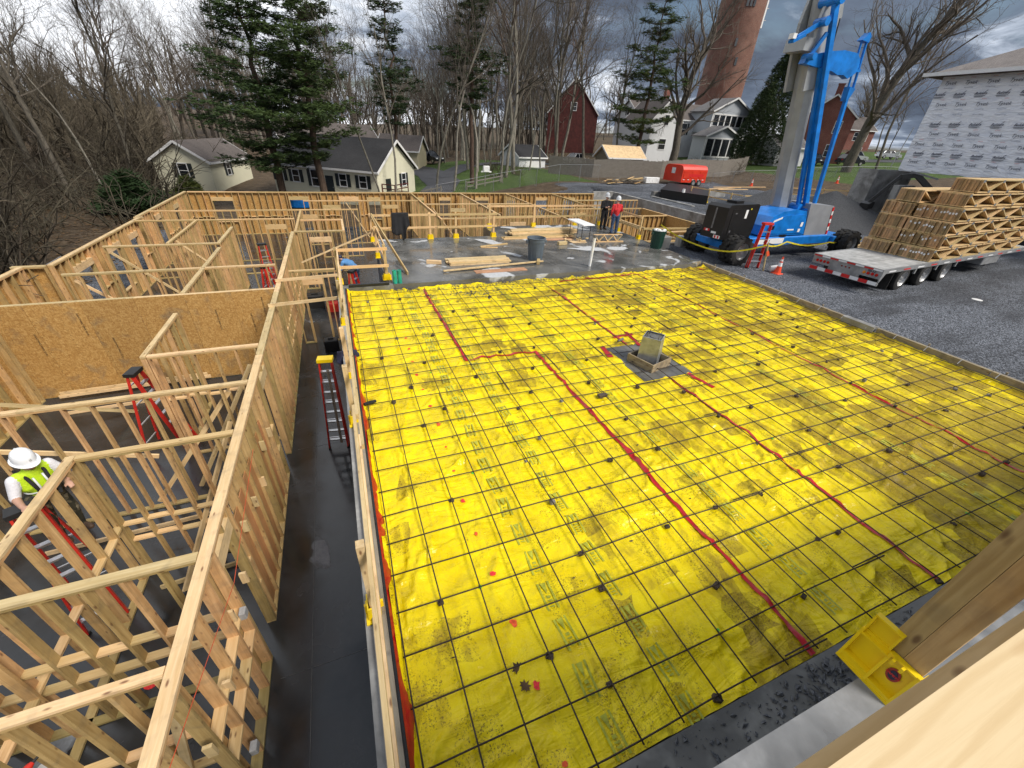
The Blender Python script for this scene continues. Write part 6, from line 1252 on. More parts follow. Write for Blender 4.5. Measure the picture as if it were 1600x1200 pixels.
# building wrapped in printed sheet on the right
TV = thing('wrapped_building', 'building wrapped in white printed house wrap on the right', 'building', (40, 14, 0))
WY0, WY1, WZ0, WZ1 = 2.0, 20.7, 3.5, 9.15
def wrapwall():
    ny, nz = 120, 60; Y, Z = np.meshgrid(np.linspace(WY0, WY1, ny), np.linspace(WZ0, WZ1, nz)); X = 40 - .05 * (fbm(Y * .9 + Z * .6, Z * 2.2 - Y * .3, 61) - .47) - .02 * np.abs(vnoise(Y * 3 + Z * 2, Z * 3, 62) - .5); X = X + .0
    Zb = Z + np.where(Z < WZ0 + .01, .12 * (vnoise(Y * 2, Y * 0, 63) - .5), 0); v = np.stack([X, Y, Zb], -1).reshape(-1, 3); i = np.arange(ny * nz).reshape(nz, ny); f = np.stack([i[:-1, :-1], i[:-1, 1:], i[1:, 1:], i[1:, :-1]], -1).reshape(-1, 4); m = MB(); m.add(v.tolist(), f.tolist()); m.build('house_wrap', 'house_wrap', TV, smooth=True)
wrapwall()
m = MB(); m.box(40.08, 52, WY0, WY1 - .02, 3.45, WZ1); m.build('wall', 'house_wrap', TV)
m = MB(); m.add([(39.2, WY0, 9.2), (39.2, 21.5, 9.2), (46.5, 13.5 + 0, 12.8), (46.5, WY0, 12.8), (53, 21.5, 9.2)], [(0, 1, 2, 3), (1, 4, 2)]); rf = m.build('roof', 'roof_tan', TV)
m = MB(); m.box(39.12, 39.2, WY0, 21.55, 9.12, 9.32); m.box(39.2, 53, 21.47, 21.55, 9.12, 9.32); m.build('gutter', 'trim_white', TV); m = MB(); m.box(39.2, 53, WY0, 21.47, 9.13, 9.19); m.build('soffit', 'boot_leather', TV)
m = MB(); m.box(40.3, 52, WY0, 20.3, -.1, .5); m.box(50, 52, WY0, 20.3, .5, 3.45); m.box(40.3, 40.6, 8, 8.4, .5, 3.45); m.build('basement', 'black_form', TV)  # open basement coloured black to stand in for the shade inside
def mk(txt, size, mat, sh, b=0): return text_mesh(txt, size, mat, sh, b)
t1 = mk('Tyvek', .27, 'ink', .28, .0); t2 = mk('HomeWrap', .10, 'ink_grey', .2, .0); t0 = mk('DUPONT', .06, 'decal_red', .0); t3 = mk('Builders', .19, 'ink', .45, .004)
bm_ = MB(); bm_.box(-.30, .30, -.14, -.115, 0, .002); bm_.box(-.25, .20, -.19, -.17, 0, .002); bm_.prism([(.14, .02), (.28, .18), (.31, .18), (.19, .02)], 'xy', 0, .002); t4 = bm_.mesh('logo_bars', 'ink')
rows = [(8.75, 'T', .3), (8.12, 'B', .0), (7.55, 'T', .35), (6.98, 'S', .45), (6.42, 'B', .6), (5.85, 'T', .8), (5.22, 'T', .25), (4.65, 'B', .5), (4.12, 'T', .4)]
for z, k, off in rows:
    y = 20.4 - off
    while y > 11.5:
        P = lambda dz=0, dx=.07: (40 - dx, y, z + dz); rt = (R(90), 0, R(-90))
        if k == 'T': place('printed_mark', t1, TV, P(), rt); place('printed_mark', t2, TV, P(-.27), rt); place('printed_mark', t0, TV, P(.27), rt)
        elif k == 'S': place('printed_mark', t2, TV, P(), rt, 1.2)
        else: place('printed_mark', t3, TV, P(), rt); place('printed_mark', t4, TV, P(), rt)
        y -= 1.12
WG = MB(); WG.box(38.6, 43.2, 21.2, 21.6, -.2, 3.45); WG.box(38.6, 38.9, 21.6, 22.6, -.2, 3.45); tag(WG.build('retaining_wall', 'concrete', loc=(40, 21.4, -.1)), 'bare concrete retaining wall left of the wrapped building', 'wall')
m = MB(); m.box(38.0, 39.9, 19.0, 19.4, -.2, 2.6); tag(m.build('upright_slab', 'concrete', loc=(39, 19.2, -.1)), 'upright concrete panel behind the excavator arm', 'concrete panel')
# excavator arm
EX = thing('mini_excavator', 'small excavator with bent black arm behind the truss stack', 'excavator', (38.5, 17.6, 0))
for nm, a_, b_, w, mt in (('boom', (38.8, 17.0, 2.2), (37.4, 18.0, 3.35), .3, 'vehicle_black'), ('boom', (37.4, 18.0, 3.35), (36.6, 18.5, 3.2), .28, 'vehicle_black'), ('dipper', (36.6, 18.5, 3.25), (35.7, 19.2, 1.5), .22, 'vehicle_black'), ('hydraulic_ram', (38.2, 17.1, 3.2), (36.9, 18.2, 3.55), .1, 'steel_grey')):
    m = MB(); m.beam(a_, b_, w * .7, w); m.build(nm, mt, EX)
m = MB(); m.prism([(-.3, 0), (.25, .05), (.3, .45), (.05, .5), (-.3, .35)], 'xz', 18.9, 19.5); m.v = [(x + 35.6, y, z + 1.05) for x, y, z in m.v]; m.build('bucket', 'vehicle_black', EX)
m = MB(); m.cbox(38.3, 39.6, 16.2, 17.4, .7, 2.4, .08); m.build('cab', 'vehicle_black', EX); m = MB(); m.cbox(38.0, 39.9, 15.9, 17.7, -.1, .5, .15); m.build('track', 'rubber', EX)
# gravel heap and trench liner
def heap(cx, cy, r, h, label, mat='gravel_dark', sx=1.0):
    m = MB(); n, k = 40, 10; vs = [(cx, cy, float(H(cx, cy)) + h)]
    for i in range(1, k + 1):
        for j in range(n):
            t = 6.2832 * j / n; q = r * i / k * (1 + .15 * math.sin(3 * t + cx)); x, y = cx + q * math.cos(t) * sx, cy + q * math.sin(t); u = i / k
            z = float(H(x, y)) + h * (1 - u) ** 1.1 + .25 * (float(fbm(np.array(x * .9), np.array(y * .9), 70)) - .47) * (1 - u) - .04 * u; vs.append((x, y, z))
    fs = [(0, 1 + j, 1 + (j + 1) % n) for j in range(n)] + [(1 + (i - 1) * n + j, 1 + i * n + j, 1 + i * n + (j + 1) % n, 1 + (i - 1) * n + (j + 1) % n) for i in range(1, k) for j in range(n)]
    m.add(vs, fs); return tag(m.build('gravel_heap', mat, smooth=True, loc=(cx, cy, float(H(cx, cy)))), label, 'gravel heap')
heap(34.5, 21.0, 5.2, 2.1, 'big heap of dark gravel behind the grey counterweight'); heap(31.0, 23.5, 4.0, 1.9, 'second gravel heap between the lift boom and links'); 
m = MB(); m.box(28.2, 35.0, 31.8, 31.9, -1.0, 1.0); m.box(28.2, 28.3, 29.0, 31.8, -1, .9); m.box(29.6, 29.75, 28.3, 31.9, -.5, .75); m.box(29.6, 36, 28.2, 28.35, -.5, .55)
m = MB(); Pl = [(28.4, 32.2, .55), (29.2, 30.0, .5), (30.2, 28.2, .1)]; m.prism([(28.2, 32.6), (33.6, 38.0), (35.6, 34.2), (29.9, 28.4)], 'xy', -.09, .62); tag(m.build('lined_trench_bank', 'tarp_black', loc=(31, 33, 0)), 'low bank covered with black sheeting beside the gravel', 'sheeting')
m = MB(); m.box(30.2, 33, 27.8, 28.2, -.1, .25); m.box(31.2, 36.2, 24.6, 25.0, -.1, .3); tag(m.build('kerb_blocks', 'concrete', loc=(31, 27, -.1)), 'pale concrete kerb pieces before the guardrail', 'concrete')
m = MB(); m.prism([(0, 0), (.2, 0), (.16, .28), (.04, .28)], 'xz', 0, .2); m.v = [(x + 28.9, y + 30.4, z + .62) for x, y, z in m.v]; tag(m.build('jug', 'tag_white', loc=(28.9, 30.4, .6)), 'white jug standing on the black sheeting', 'jug')
m = MB(); m.prism([(24.8, 19.6), (27.5, 19.2), (28.2, 20.2), (25, 20.6)], 'xy', -.09, .35); tag(m.build('tarp_bundle', 'tarp_black', loc=(26, 20, -.1)), 'black folded tarp at the foot of gravel heap', 'tarp')
# red generator trailer
GT = thing('generator_trailer', 'bright red box trailer with rounded roof on twin axles', 'trailer', (40, 42.3, -.1)); gz = .0
m = MB(); m.prism([(41.3, .35), (44.5, .35), (44.5, 1.7), (44.35, 1.98), (44.0, 2.12), (41.8, 2.12), (41.45, 1.98), (41.3, 1.7)], 'yz', 38.2, 41.9); m.v = [(x, y, z + gz) for x, y, z in m.v]; m.build('body', 'gen_red', GT, smooth=25)
for x in (38.4, 39.6, 40.8): m = MB(); m.box(x, x + 1.0, 41.27, 41.3, .8, 1.55); m.build('side_door', 'gen_red', GT)
m = MB(); m.box(39.2, 41.4, 41.26, 41.3, .95, 1.25); m.build('lettering_band', 'decal_red', GT)
for x in (38.4, 39.1, 39.8, 40.6, 41.3): m = MB(); m.box(x, x + .25, 41.255, 41.27, .62, .68); m.build('reflector', 'tag_white', GT)
m = MB(); m.box(38.17, 38.2, 42.6, 43.2, 1.2, 1.8); m.build('warning_diamond', 'tag_white', GT)
for x in (40.1, 40.95): m = MB(); tyre(m, (x, 41.35, .3), .38, .22, 24, False); w_ = m.build('wheel', 'rubber', GT, smooth=30); m = MB(); m.lathe([(0, -.12), (.2, -.12), (.22, .1), (0, .1)], 18, (x, 41.35, .3), 'y'); q = m.build('rim', 'rim_alu', GT); q.parent = w_
m = MB(); m.beam((41.9, 42.9, .4), (43.2, 42.9, .4), .12, .12); m.build('drawbar', 'vehicle_black', GT)
# fences
FN = thing('board_fence', 'grey weathered board fence behind the red trailer', 'fence', (28, 48, -.3))
def fence_panel(p, q, h=2.1):
    p = Vector(p); q = Vector(q); n = int((q - p).length / .155); m = MB(); d = (q - p).normalized(); s = Vector((-d.y, d.x, 0))
    for k in range(n):
        a = p.lerp(q, k / n); z = float(H(a.x, a.y)); b = a + d * .145; hh = h + rnd.uniform(-.03, .03); o = s * rnd.uniform(-.006, .006); m.beam(a + d * .072 + Vector((0, 0, z - .1)) + o, a + d * .072 + Vector((0, 0, z + hh)) + o, .145, .02, d)
    o = m.build('board_panel', 'fence_grey', FN); o['kind'] = 'stuff'
    for k in range(0, n, 16): a = p.lerp(q, k / n); z = float(H(a.x, a.y)); lum('post', FN, (a.x + s.x * .08, a.y + s.y * .08, z - .1), (a.x + s.x * .08, a.y + s.y * .08, z + h + .1), .1, .1, 'fence_grey')
for p, q in (((27.0, 54.0, 0), (31.5, 50.2, 0)), ((31.5, 50.2, 0), (41, 48.5, 0)), ((41, 48.5, 0), (52, 49, 0)), ((52, 49, 0), (60, 52, 0))): fence_panel(p, q)
def chain(pts, h, label):
    F = thing('chain_link_fence', label, 'fence', (*pts[0], float(H(*pts[0]))))
    for p, q in zip(pts[:-1], pts[1:]):
        a = Vector((*p, 0)); b = Vector((*q, 0)); n = max(1, int((b - a).length / 3)); m = MB(); wires = MB()
        for k in range(n):
            u, v = a.lerp(b, k / n), a.lerp(b, (k + 1) / n); zu, zv = float(H(u.x, u.y)), float(H(v.x, v.y)); q1 = MB(); q1.cyl((u.x, u.y, zu - .1), (u.x, u.y, zu + h), .03, n=7); q1.build('post', 'chain_grey', F)
            m.tube([(u.x, u.y, zu + h), (v.x, v.y, zv + h)], .022, 6); nd = int((v - u).length / .22)
            for j in range(nd):
                for s in (0, 1): w0 = u.lerp(v, j / nd); t = min(1, (j + 1.0 * h / .25 * .22 / .22) / nd); w1 = u.lerp(v, min(1, (j + 4) / nd)); za, zb = (zu + .03, zu + h) if s else (zu + h, zu + .03); wires.tube([(w0.x, w0.y, za), (w1.x, w1.y, zb)], .004, 3, caps=False)
        m.build('top_rail', 'chain_grey', F); o = wires.build('mesh', 'chain_grey', F); o['kind'] = 'stuff'
chain([(9.5, 43.5), (19, 44.5), (20.5, 43.5), (30, 46.2)], 1.7, 'chain-link fence behind the far wall, middle of picture')
chain([(43.5, 41.8), (52, 43.5), (66, 42), (80, 38)], 1.3, 'chain-link fence with white signs right of the red trailer')
chain([(-12.2, 13.0), (-11.8, 17.5), (-12.0, 24)], 1.6, 'temporary mesh fence at the left picture edge')
for i, (x, y, lb) in enumerate(((-12.25, 15.6, 'white notice on the mesh fence, nearer one at left edge'), (-11.85, 18.9, 'white notice on the mesh fence, farther one'))): m = MB(); z = float(H(x, y)); m.box(x + .05, x + .06, y, y + .5, z + 1.1, z + 1.5); tag(m.build('notice', 'tag_white', loc=(x, y, z + 1.1)), lb, 'sign')
RF = thing('rail_fence', 'grey two-rail fence by the driveway of ranch house', 'fence', (9, 50, -2.7))
for a_, b_ in (((8.8, 47.6), (11.0, 47.8)), ((14.0, 48.0), (18.5, 48.6))):
    for z in (.35, .75): za, zb = float(H(*a_)), float(H(*b_)); lum('rail', RF, (*a_, za + z), (*b_, zb + z), .05, .12, 'fence_grey')
    for t in (0, .5, 1): x, y = a_[0] * (1 - t) + b_[0] * t, a_[1] * (1 - t) + b_[1] * t; z = float(H(x, y)); lum('post', RF, (x, y + .06, z - .1), (x, y + .06, z + .9), .1, .1, 'fence_grey')
m = MB(); m.box(0, 1, 0, 1, 0, 1)
house('small hut with a bare plywood roof behind board fence', (38.8, 58.0), R(4), 6.6, 3.4, -.3, 2.0, 3.3, 'weathered', 'ply_roof', cat='hut', name='hut')
for x, y, s, lb in ((33.2, 43.6, 1.0, 'pile of broken boards left of the red trailer'), (29.5, 42.5, .7, 'smaller pile of boards left of the red trailer')):
    Dp = thing('board_pile', lb, 'board pile', (x, y, -.1))
    for k in range(14): z = float(H(x, y)) + .1 + k * .035; a_ = rnd.uniform(-.5, .7); xx, yy = x + rnd.uniform(-1.4, 1.4) * s, y + rnd.uniform(-.5, .5); lum('board', Dp, (xx - math.cos(a_) * .9 * s, yy - math.sin(a_) * .9 * s, z), (xx + math.cos(a_) * .9 * s, yy + math.sin(a_) * .9 * s, z + rnd.uniform(-.1, .2)), .2, .04, rnd.choice(('weathered', 'fence_grey', 'pine')))
m = MB(); m.cbox(35.0, 37.0, 43.6, 44.2, .0, .6, .03); tag(m.build('insulation_pack', 'tag_white', loc=(36, 44, 0)), 'white pack lying left of the red trailer', 'pack')
for k, (x0, y0, x1, y1) in enumerate(((36, 38.5, 42, 37.0), (37.5, 37.2, 44, 37.8), (40.5, 38.4, 46.5, 36.6), (39.0, 36.2, 42.4, 35.4))): o = lum('plank', None, (x0, y0, float(H(x0, y0)) + .12 + .06 * k), (x1, y1, float(H(x1, y1)) + .14 + .06 * k), .25, .05, 'pine'); tag(o, 'plank lying on gravel before the red trailer, %s of four' % ('first', 'second', 'third', 'last')[k], 'plank')
for k in range(5): o = lum('plank', None, (24.9 + .1 * k, 12.9 + k * .3, -.04 + .05 * k), (27.6, 13.4 + k * .25, -.04 + .05 * k), .2, .04, 'pine'); tag(o, 'pale plank in the loose pile between lift and trailer', 'plank', 'planks between lift and trailer')
# cars
def car(x, y, ang, label, mat, suv=True, L=4.6):
    z = float(H(x, y)) + .1; C_ = thing('parked_car', label, 'car', (0, 0, 0)); w = .9; hh = 1.7 if suv else 1.45
    body = [(0, .35), (.15, .75), (.35, .92), (1.25, 1.0), (2.0, hh - .05), (2.3, hh), (L - .9, hh), (L - .3, 1.05 if not suv else 1.1), (L - .05, .9), (L, .4)]
    m = MB(); low = [(0, .35), (.1, .75), (.35, .93), (1.3, 1.02), (L - .35, 1.05), (L - .05, .95), (L, .4)]; m.prism(low, 'xz', -w, w); m.build('body', mat, C_, smooth=35)
    top = [(1.3, 1.01), (2.05, hh - .04), (2.35, hh), (L - .8, hh), (L - .35, 1.04)]; m = MB(); n = len(top); vs = [(a, -w + .02 if b < 1.1 else -w + .2, b) for a, b in top] + [(a, w - .02 if b < 1.1 else w - .2, b) for a, b in top]; m.add(vs, [tuple(range(n)), tuple(range(2 * n - 1, n - 1, -1))] + [(i, i + n, (i + 1) % n + n, (i + 1) % n) for i in range(n)]); m.build('window', 'glass_dark', C_)
    m = MB(); m.add([(2.1, -w + .2, hh), (L - .8, -w + .2, hh), (L - .8, w - .2, hh), (2.1, w - .2, hh), (2.1, -w + .2, hh + .03), (L - .8, -w + .2, hh + .03), (L - .8, w - .2, hh + .03), (2.1, w - .2, hh + .03)], [(0, 3, 2, 1), (4, 5, 6, 7), (0, 1, 5, 4), (1, 2, 6, 5), (2, 3, 7, 6), (3, 0, 4, 7)])
    for s in (-1, 1):
        for p, q in (((1.32, 1.02), (2.08, hh)), ((2.75, 1.02), (2.75, hh)), ((L - .36, 1.05), (L - .8, hh))): m.beam((p[0], s * (w - .01), p[1]), (q[0], s * (w - .19), q[1]), .1, .05, (1, 0, 0))
    m.build('roof', mat, C_)
    for wx in (.85, L - .85):
        for s in (-1, 1): m = MB(); tyre(m, (wx, s * (w - .1), .33), .34, .22, 20, False); w_ = m.build('wheel', 'rubber', C_, smooth=30); m = MB(); m.lathe([(0, -.115), (.2, -.115), (.2, .115), (0, .115)], 14, (wx, s * (w - .1), .33), 'y'); q = m.build('rim', 'rim_alu', C_); q.parent = w_
    for s in (-1, 1): m = MB(); m.cbox(-.01, .12, s * .62 - .18, s * .62 + .18, .68, .82, .02); m.build('headlight', 'decal_white', C_); m = MB(); m.box(L - .08, L + .01, s * .7 - .12, s * .7 + .12, .75, .95); m.build('tail_light', 'tail_red', C_)
    m = MB(); m.box(-.03, .05, -.5, .5, .45, .65); m.build('grille', 'vehicle_black', C_)
    C_.location = (x, y, z); C_.rotation_euler = (0, 0, ang)
car(88.5, 53.0, R(165), 'dark car with bright headlights behind the big right tree', 'car_dark'); car(98, 58.5, R(170), 'grey pickup on the far street behind the tree trunk', 'car_silver'); car(112, 60.5, R(160), 'silver car on the far street beside wrapped building', 'car_silver', False); car(83, 56.0, R(80), 'black car half hidden by the lift rod', 'car_dark')
car(16.8, 73.5, R(120), 'black car parked at end of the ranch house driveway', 'car_dark'); car(15.0, 77.0, R(120), 'white van parked beyond the ranch house driveway', 'car_white'); car(37.0, 68.5, R(20), 'white car among trunks left of the barn', 'car_white')
SP = thing('street_sign', 'tall thin signpost on the lawn by far street', 'signpost', (92, 50.0, 2.6)); m = MB(); m.cyl((92, 50.0, 2.4), (93.2, 50.0, 8.5), .07, n=8); m.build('post', 'chain_grey', SP); m = MB(); m.box(92.2, 92.26, 49.7, 50.3, 4.2, 4.9); m.build('sign_plate', 'tag_white', SP)
BH = thing('post_unit', 'white lamp unit on a post among the middle trunks', 'lamp', (17.5, 52, -2)); m = MB(); m.cyl((17.5, 52, -2.6), (17.5, 52, .6), .06, n=8); m.build('post', 'chain_grey', BH); m = MB(); m.cbox(17.1, 17.9, 51.6, 51.9, .1, .75, .05); m.box(16.85, 18.15, 51.7, 51.8, .05, .2); m.build('unit', 'tag_white', BH)  # boxy white unit on a post
m = MB(); Q = [(21.2, 14.1, 9.5)]; 

# ------------------------------------------------------------------ trees
def bare_template(seed, Ht, r0, levels=4, clear=.3, spread=.75, sides=3, limbs=11, light=False):
    rr = random.Random(seed); trunk = MB(); crown = MB()
    def rec(p, d, ln, r, lv):
        n = (4, 3, 2, 2, 2)[min(lv, 4)] if light else (7, 5, 4, 3, 2)[min(lv, 4)]; pts = [p.copy()]; rs = [r]; dd = d.copy(); q = p.copy(); dirs = [dd.copy()]
        for k in range(n):
            j = .10 if lv == 0 else .24
            dd = (dd + Vector((rr.gauss(0, j), rr.gauss(0, j), rr.gauss(0, j) + (.09 if lv else .02)))).normalized(); q = q + dd * (ln / n); pts.append(q.copy()); rs.append(max(.006, r * (1 - (k + 1) / n * (.72 if lv == 0 else .82)))); dirs.append(dd.copy())
        (trunk if lv == 0 else crown).tube(pts, rs, (5 if light else 8) if lv == 0 else ((3 if light else 5) if lv == 1 else sides), caps=False)
        if lv >= levels: return
        nc = (limbs, 5, 4, 3)[lv] if light else (limbs, 6, 5, 4)[lv]
        for c in range(nc):
            t = (clear + (1 - clear) * (c + rr.random()) / nc) if lv == 0 else (.22 + .78 * (c + rr.random() * .8) / nc); t = min(.99, t); i = min(n - 1, int(t * n)); f = t * n - i; b = pts[i].lerp(pts[i + 1], f); br = rs[i] * (1 - f) + rs[i + 1] * f
            ax = dirs[i]; o = ax.orthogonal().normalized(); o.rotate(Matrix.Rotation(rr.uniform(0, 6.283), 3, ax)); an = rr.uniform(.45, .95) * spread * (1.0 if lv else 1.1 - .4 * t); nd = (ax * math.cos(an) + o * math.sin(an)).normalized()
            l2 = ln * ((.50, .50, .48, .5)[lv]) * rr.uniform(.7, 1.15) * (1.15 - .55 * t if lv == 0 else 1); rec(b, nd, l2, max(.006, min(br * .72, r * (.42, .5, .5, .55)[lv])), lv + 1)
    rec(Vector((0, 0, -.3)), Vector((0, 0, 1)), Ht * .86, r0, 0); return trunk, crown
TREES = {}
def tree_mesh(key, tm, cm, t, c): TREES[key] = (t.mesh('trunk', tm, True), c.mesh('crown', cm, True) if len(c.v) else None)
for k in range(5):
    t, c = bare_template(100 + k, 21 + k, .20 + .015 * k, 4, .28 + .04 * k, .8, 3, 12); tree_mesh('bare%d' % k, ('bark', 'bark_pale', 'bark', 'bark', 'bark_pale')[k], ('twigs', 'twigs', 'twigs_red', 'twigs', 'twigs_red')[k], t, c)
for k in range(2): t, c = bare_template(140 + k, 26, .72, 4, .2, .85, 3, 20); tree_mesh('big%d' % k, 'bark', 'twigs', t, c)
for k in range(2): t, c = bare_template(150 + k, 20, .13, 3, .45, .55, 3, 9); tree_mesh('slim%d' % k, 'bark_pale', 'twigs', t, c)
def brush_template(seed, n=26, h=4.0):
    rr = random.Random(seed); t = MB(); c = MB()
    for k in range(n):
        a = rr.uniform(0, 6.283); p = Vector((rr.gauss(0, .7), rr.gauss(0, .7), -.2)); d = Vector((math.cos(a) * .5, math.sin(a) * .5, 1)).normalized(); pts = [p]; hh = h * rr.uniform(.5, 1.1)
        for j in range(5): d = (d + Vector((rr.gauss(0, .22), rr.gauss(0, .22), rr.gauss(0, .12) - .05 * j))).normalized(); pts.append(pts[-1] + d * hh / 5)
        (t if k < 5 else c).tube(pts, [.035, .03, .024, .018, .012, .006], 3, caps=False)
        for j in range(7):
            i = rr.randrange(1, 5); q = pts[i]; dd = (d + Vector((rr.gauss(0, .8), rr.gauss(0, .8), rr.gauss(0, .5)))).normalized(); e = q + dd * hh * rr.uniform(.12, .3); c.tube([q, q.lerp(e, .5) + Vector((0, 0, .05)), e + Vector((0, 0, -.05))], [.014, .011, .005], 3, caps=False)
    return t, c
for k in range(3): t, c = brush_template(200 + k); tree_mesh('brush%d' % k, ('brush', 'brush_dark', 'brush')[k], ('brush', 'brush_dark', 'brush')[k], t, c)
def tuft(m, p, s, rr, n=10, flat=.55, mi=0):
    for k in range(n):
        a = rr.uniform(0, 6.283); e = rr.uniform(-.25, 1.0); d = Vector((math.cos(a), math.sin(a), e * flat)).normalized() * s * rr.uniform(.6, 1.2); w = d.cross(Vector((rr.gauss(0, 1), rr.gauss(0, 1), rr.gauss(0, 1)))).normalized() * s * .10; b = p + Vector((rr.gauss(0, .3), rr.gauss(0, .3), rr.gauss(0, .15))) * s; m.add([b - w, b + w, b + d], [(0, 1, 2)], mi)
def pine_template(seed, Ht, r0, base=.25, maxlen=4.5, droop=.1, dens=1.0, gap=.75, mats=2):
    rr = random.Random(seed); t = MB(); c = MB(); n = 14
    pts = [Vector((rr.gauss(0, .06) * k * .4, rr.gauss(0, .06) * k * .4, -.3 + (Ht + .3) * k / n)) for k in range(n + 1)]; t.tube(pts, [max(.03, r0 * (1 - .93 * k / n)) for k in range(n + 1)], 8, caps=False)
    z = base * Ht
    while z < Ht - .3:
        u = (z - base * Ht) / (Ht * (1 - base)); ml = maxlen * (min(1, .55 + u * 2.2) if u < .25 else (1.05 - u) ** .75 * 1.15) * rr.uniform(.65, 1.15); nb = rr.choice((3, 4, 5)); a0 = rr.uniform(0, 6.28); i = min(n - 1, int((z + .3) / (Ht + .3) * n)); cx = pts[i].lerp(pts[i + 1], (z + .3) / (Ht + .3) * n - i)
        for b in range(nb):
            a = a0 + 6.283 * b / nb + rr.gauss(0, .25); l = ml * rr.uniform(.55, 1.15); d = Vector((math.cos(a), math.sin(a), rr.uniform(-.1, .22))); bp = [cx]
            for k in range(5): bp.append(bp[-1] + Vector((d.x, d.y, d.z + .10 * k - droop)) * l / 5 + Vector((rr.gauss(0, .04), rr.gauss(0, .04), 0)) * l)
            t.tube(bp, [.05, .045, .036, .027, .018, .008], 4, caps=False); nt = max(4, int(l * 13 * dens))
            for k in range(nt):
                f = .38 + .62 * (k + rr.random()) / nt; j = min(4, int(f * 5)); p = bp[j].lerp(bp[j + 1], f * 5 - j); sp = l * .20 * (1.1 - .4 * f); q = p + Vector((rr.gauss(0, sp), rr.gauss(0, sp), rr.gauss(.05, .12)))
                tuft(c, q, rr.uniform(.28, .48), rr, 13, .5, 1 if rr.random() < .22 else 0)
        z += gap * rr.uniform(.6, 1.3)
    for k in range(10): tuft(c, pts[-1] + Vector((rr.gauss(0, .2), rr.gauss(0, .2), -k * .15)), .35, rr, 9, .9)
    return t, c
def pt(key, seed, mats, *a, **kw): t, c = pine_template(seed, *a, **kw); TREES[key] = (t.mesh('trunk', 'bark_pine', True), c.mesh('crown', mats))
pt('pineA', 301, ['needles', 'needles_dark'], 21, .42, .22, 6.0, .10, .95, .88); pt('pineB', 302, ['needles', 'needles_dark'], 22, .40, .18, 6.4, .10, .9, .92); pt('pineC', 303, ['needles', 'needles_yellow'], 24, .38, .16, 5.6, .12, .95, 1.2); pt('pineD', 304, ['needles_dark', 'needles'], 22, .28, .35, 3.2, .16, .55, .9)
def cedar_template(seed, Ht, wd, n=2600, pw=.7):
    rr = random.Random(seed); t = MB(); c = MB(); t.tube([(0, 0, -.3), (0, 0, Ht * .95)], [.25, .04], 7, caps=False)
    for k in range(n):
        u = rr.random() ** 1.25; a = rr.uniform(0, 6.283); w = wd * (1 - u) ** pw * (.8 + .25 * math.sin(a * 3 + u * 9)) * (1 if rr.random() < .75 else rr.uniform(.5, 1)); p = Vector((math.cos(a) * w, math.sin(a) * w, .4 + u * (Ht - .4))); tuft(c, p, rr.uniform(.3, .6), rr, 6, 1.0, 1 if rr.random() < .3 else 0)
    return t, c
t, c = cedar_template(401, 15.5, 5.2, 6500, .5); TREES['cedar'] = (t.mesh('trunk', 'bark', True), c.mesh('crown', ['cedar', 'needles_dark'])); t, c = cedar_template(402, 3.0, 2.2); TREES['bush'] = (t.mesh('trunk', 'bark', True), c.mesh('crown', ['needles_yellow', 'cedar'])); t, c = cedar_template(403, 2.2, 1.8); TREES['ivybush'] = (t.mesh('trunk', 'bark', True), c.mesh('crown', ['ivy', 'needles_dark']))
def tree(key, x, y, label, rz=None, s=1.0, group=None, name='tree', cat='tree', tilt=(0, 0)):
    T_ = thing(name, label, cat, (x, y, float(H(x, y))), group)
    for me, nm in zip(TREES[key], ('trunk', 'crown')):
        if me is None: continue
        o = bpy.data.objects.new(nm, me); COL.objects.link(o); o.parent = T_
    T_.rotation_euler = (tilt[0], tilt[1], rz if rz is not None else rnd.uniform(0, 6.28)); T_.scale = (s, s, s * rnd.uniform(.93, 1.07)); return T_
tree('pineA', -.9, 45.6, 'tall dark pine with layered boughs, right one of the left pair', 1.2, .93, name='pine_tree'); tree('pineB', -4.6, 46.6, 'tall dark pine with a bare lower trunk, left one of pair', 4.0, .92, name='pine_tree'); tree('pineC', 47.0, 62.5, 'tall green pine standing before the white house', 2.0, .95, name='pine_tree'); tree('pineD', 7.2, 52, 'thin sparse pine right of the left pine pair', .4, .9, name='pine_tree'); tree('pineD', 15.5, 51.0, 'narrow dark evergreen among the middle trunks', 2.4, 1.05, name='pine_tree')
tree('cedar', 72.5, 61.0, 'dense olive evergreen beside the white porch wing', .5, 1.0, name='evergreen_tree'); tree('cedar', 80, 70, 'dense evergreen behind the lift boom', 2.5, .8, name='evergreen_tree')
tree('bush', 3.2, 62, 'yellow-green bush behind the ranch house roof', .2, 1.2, name='bush', cat='bush'); tree('bush', 7.5, 63, 'second yellow-green bush behind the ranch roof', 1.2, 1.0, name='bush', cat='bush'); tree('bush', -12.4, 48, 'green bush before the small cream house', 2.2, .75, name='bush', cat='bush'); tree('ivybush', -15.5, 44, 'dark low bush at foot of the left woods', 1.0, 1.3, name='bush', cat='bush')
tree('big0', 54.5, 62.5, 'large bare tree leaning before the white house', .8, .95); tree('big1', 75.0, 46.5, 'large bare tree right of the blue lift arms', 2.6, 1.05); tree('bare2', 84, 47.5, 'second bare tree left of the wrapped building', 1.0, .95); tree('bare1', 33, 62, 'bare grey tree with forked limbs left of the barn', 1.0, 1.05); tree('bare4', 39.5, 66, 'bare pale-trunked tree in front of the barn', 3.0, 1.0)
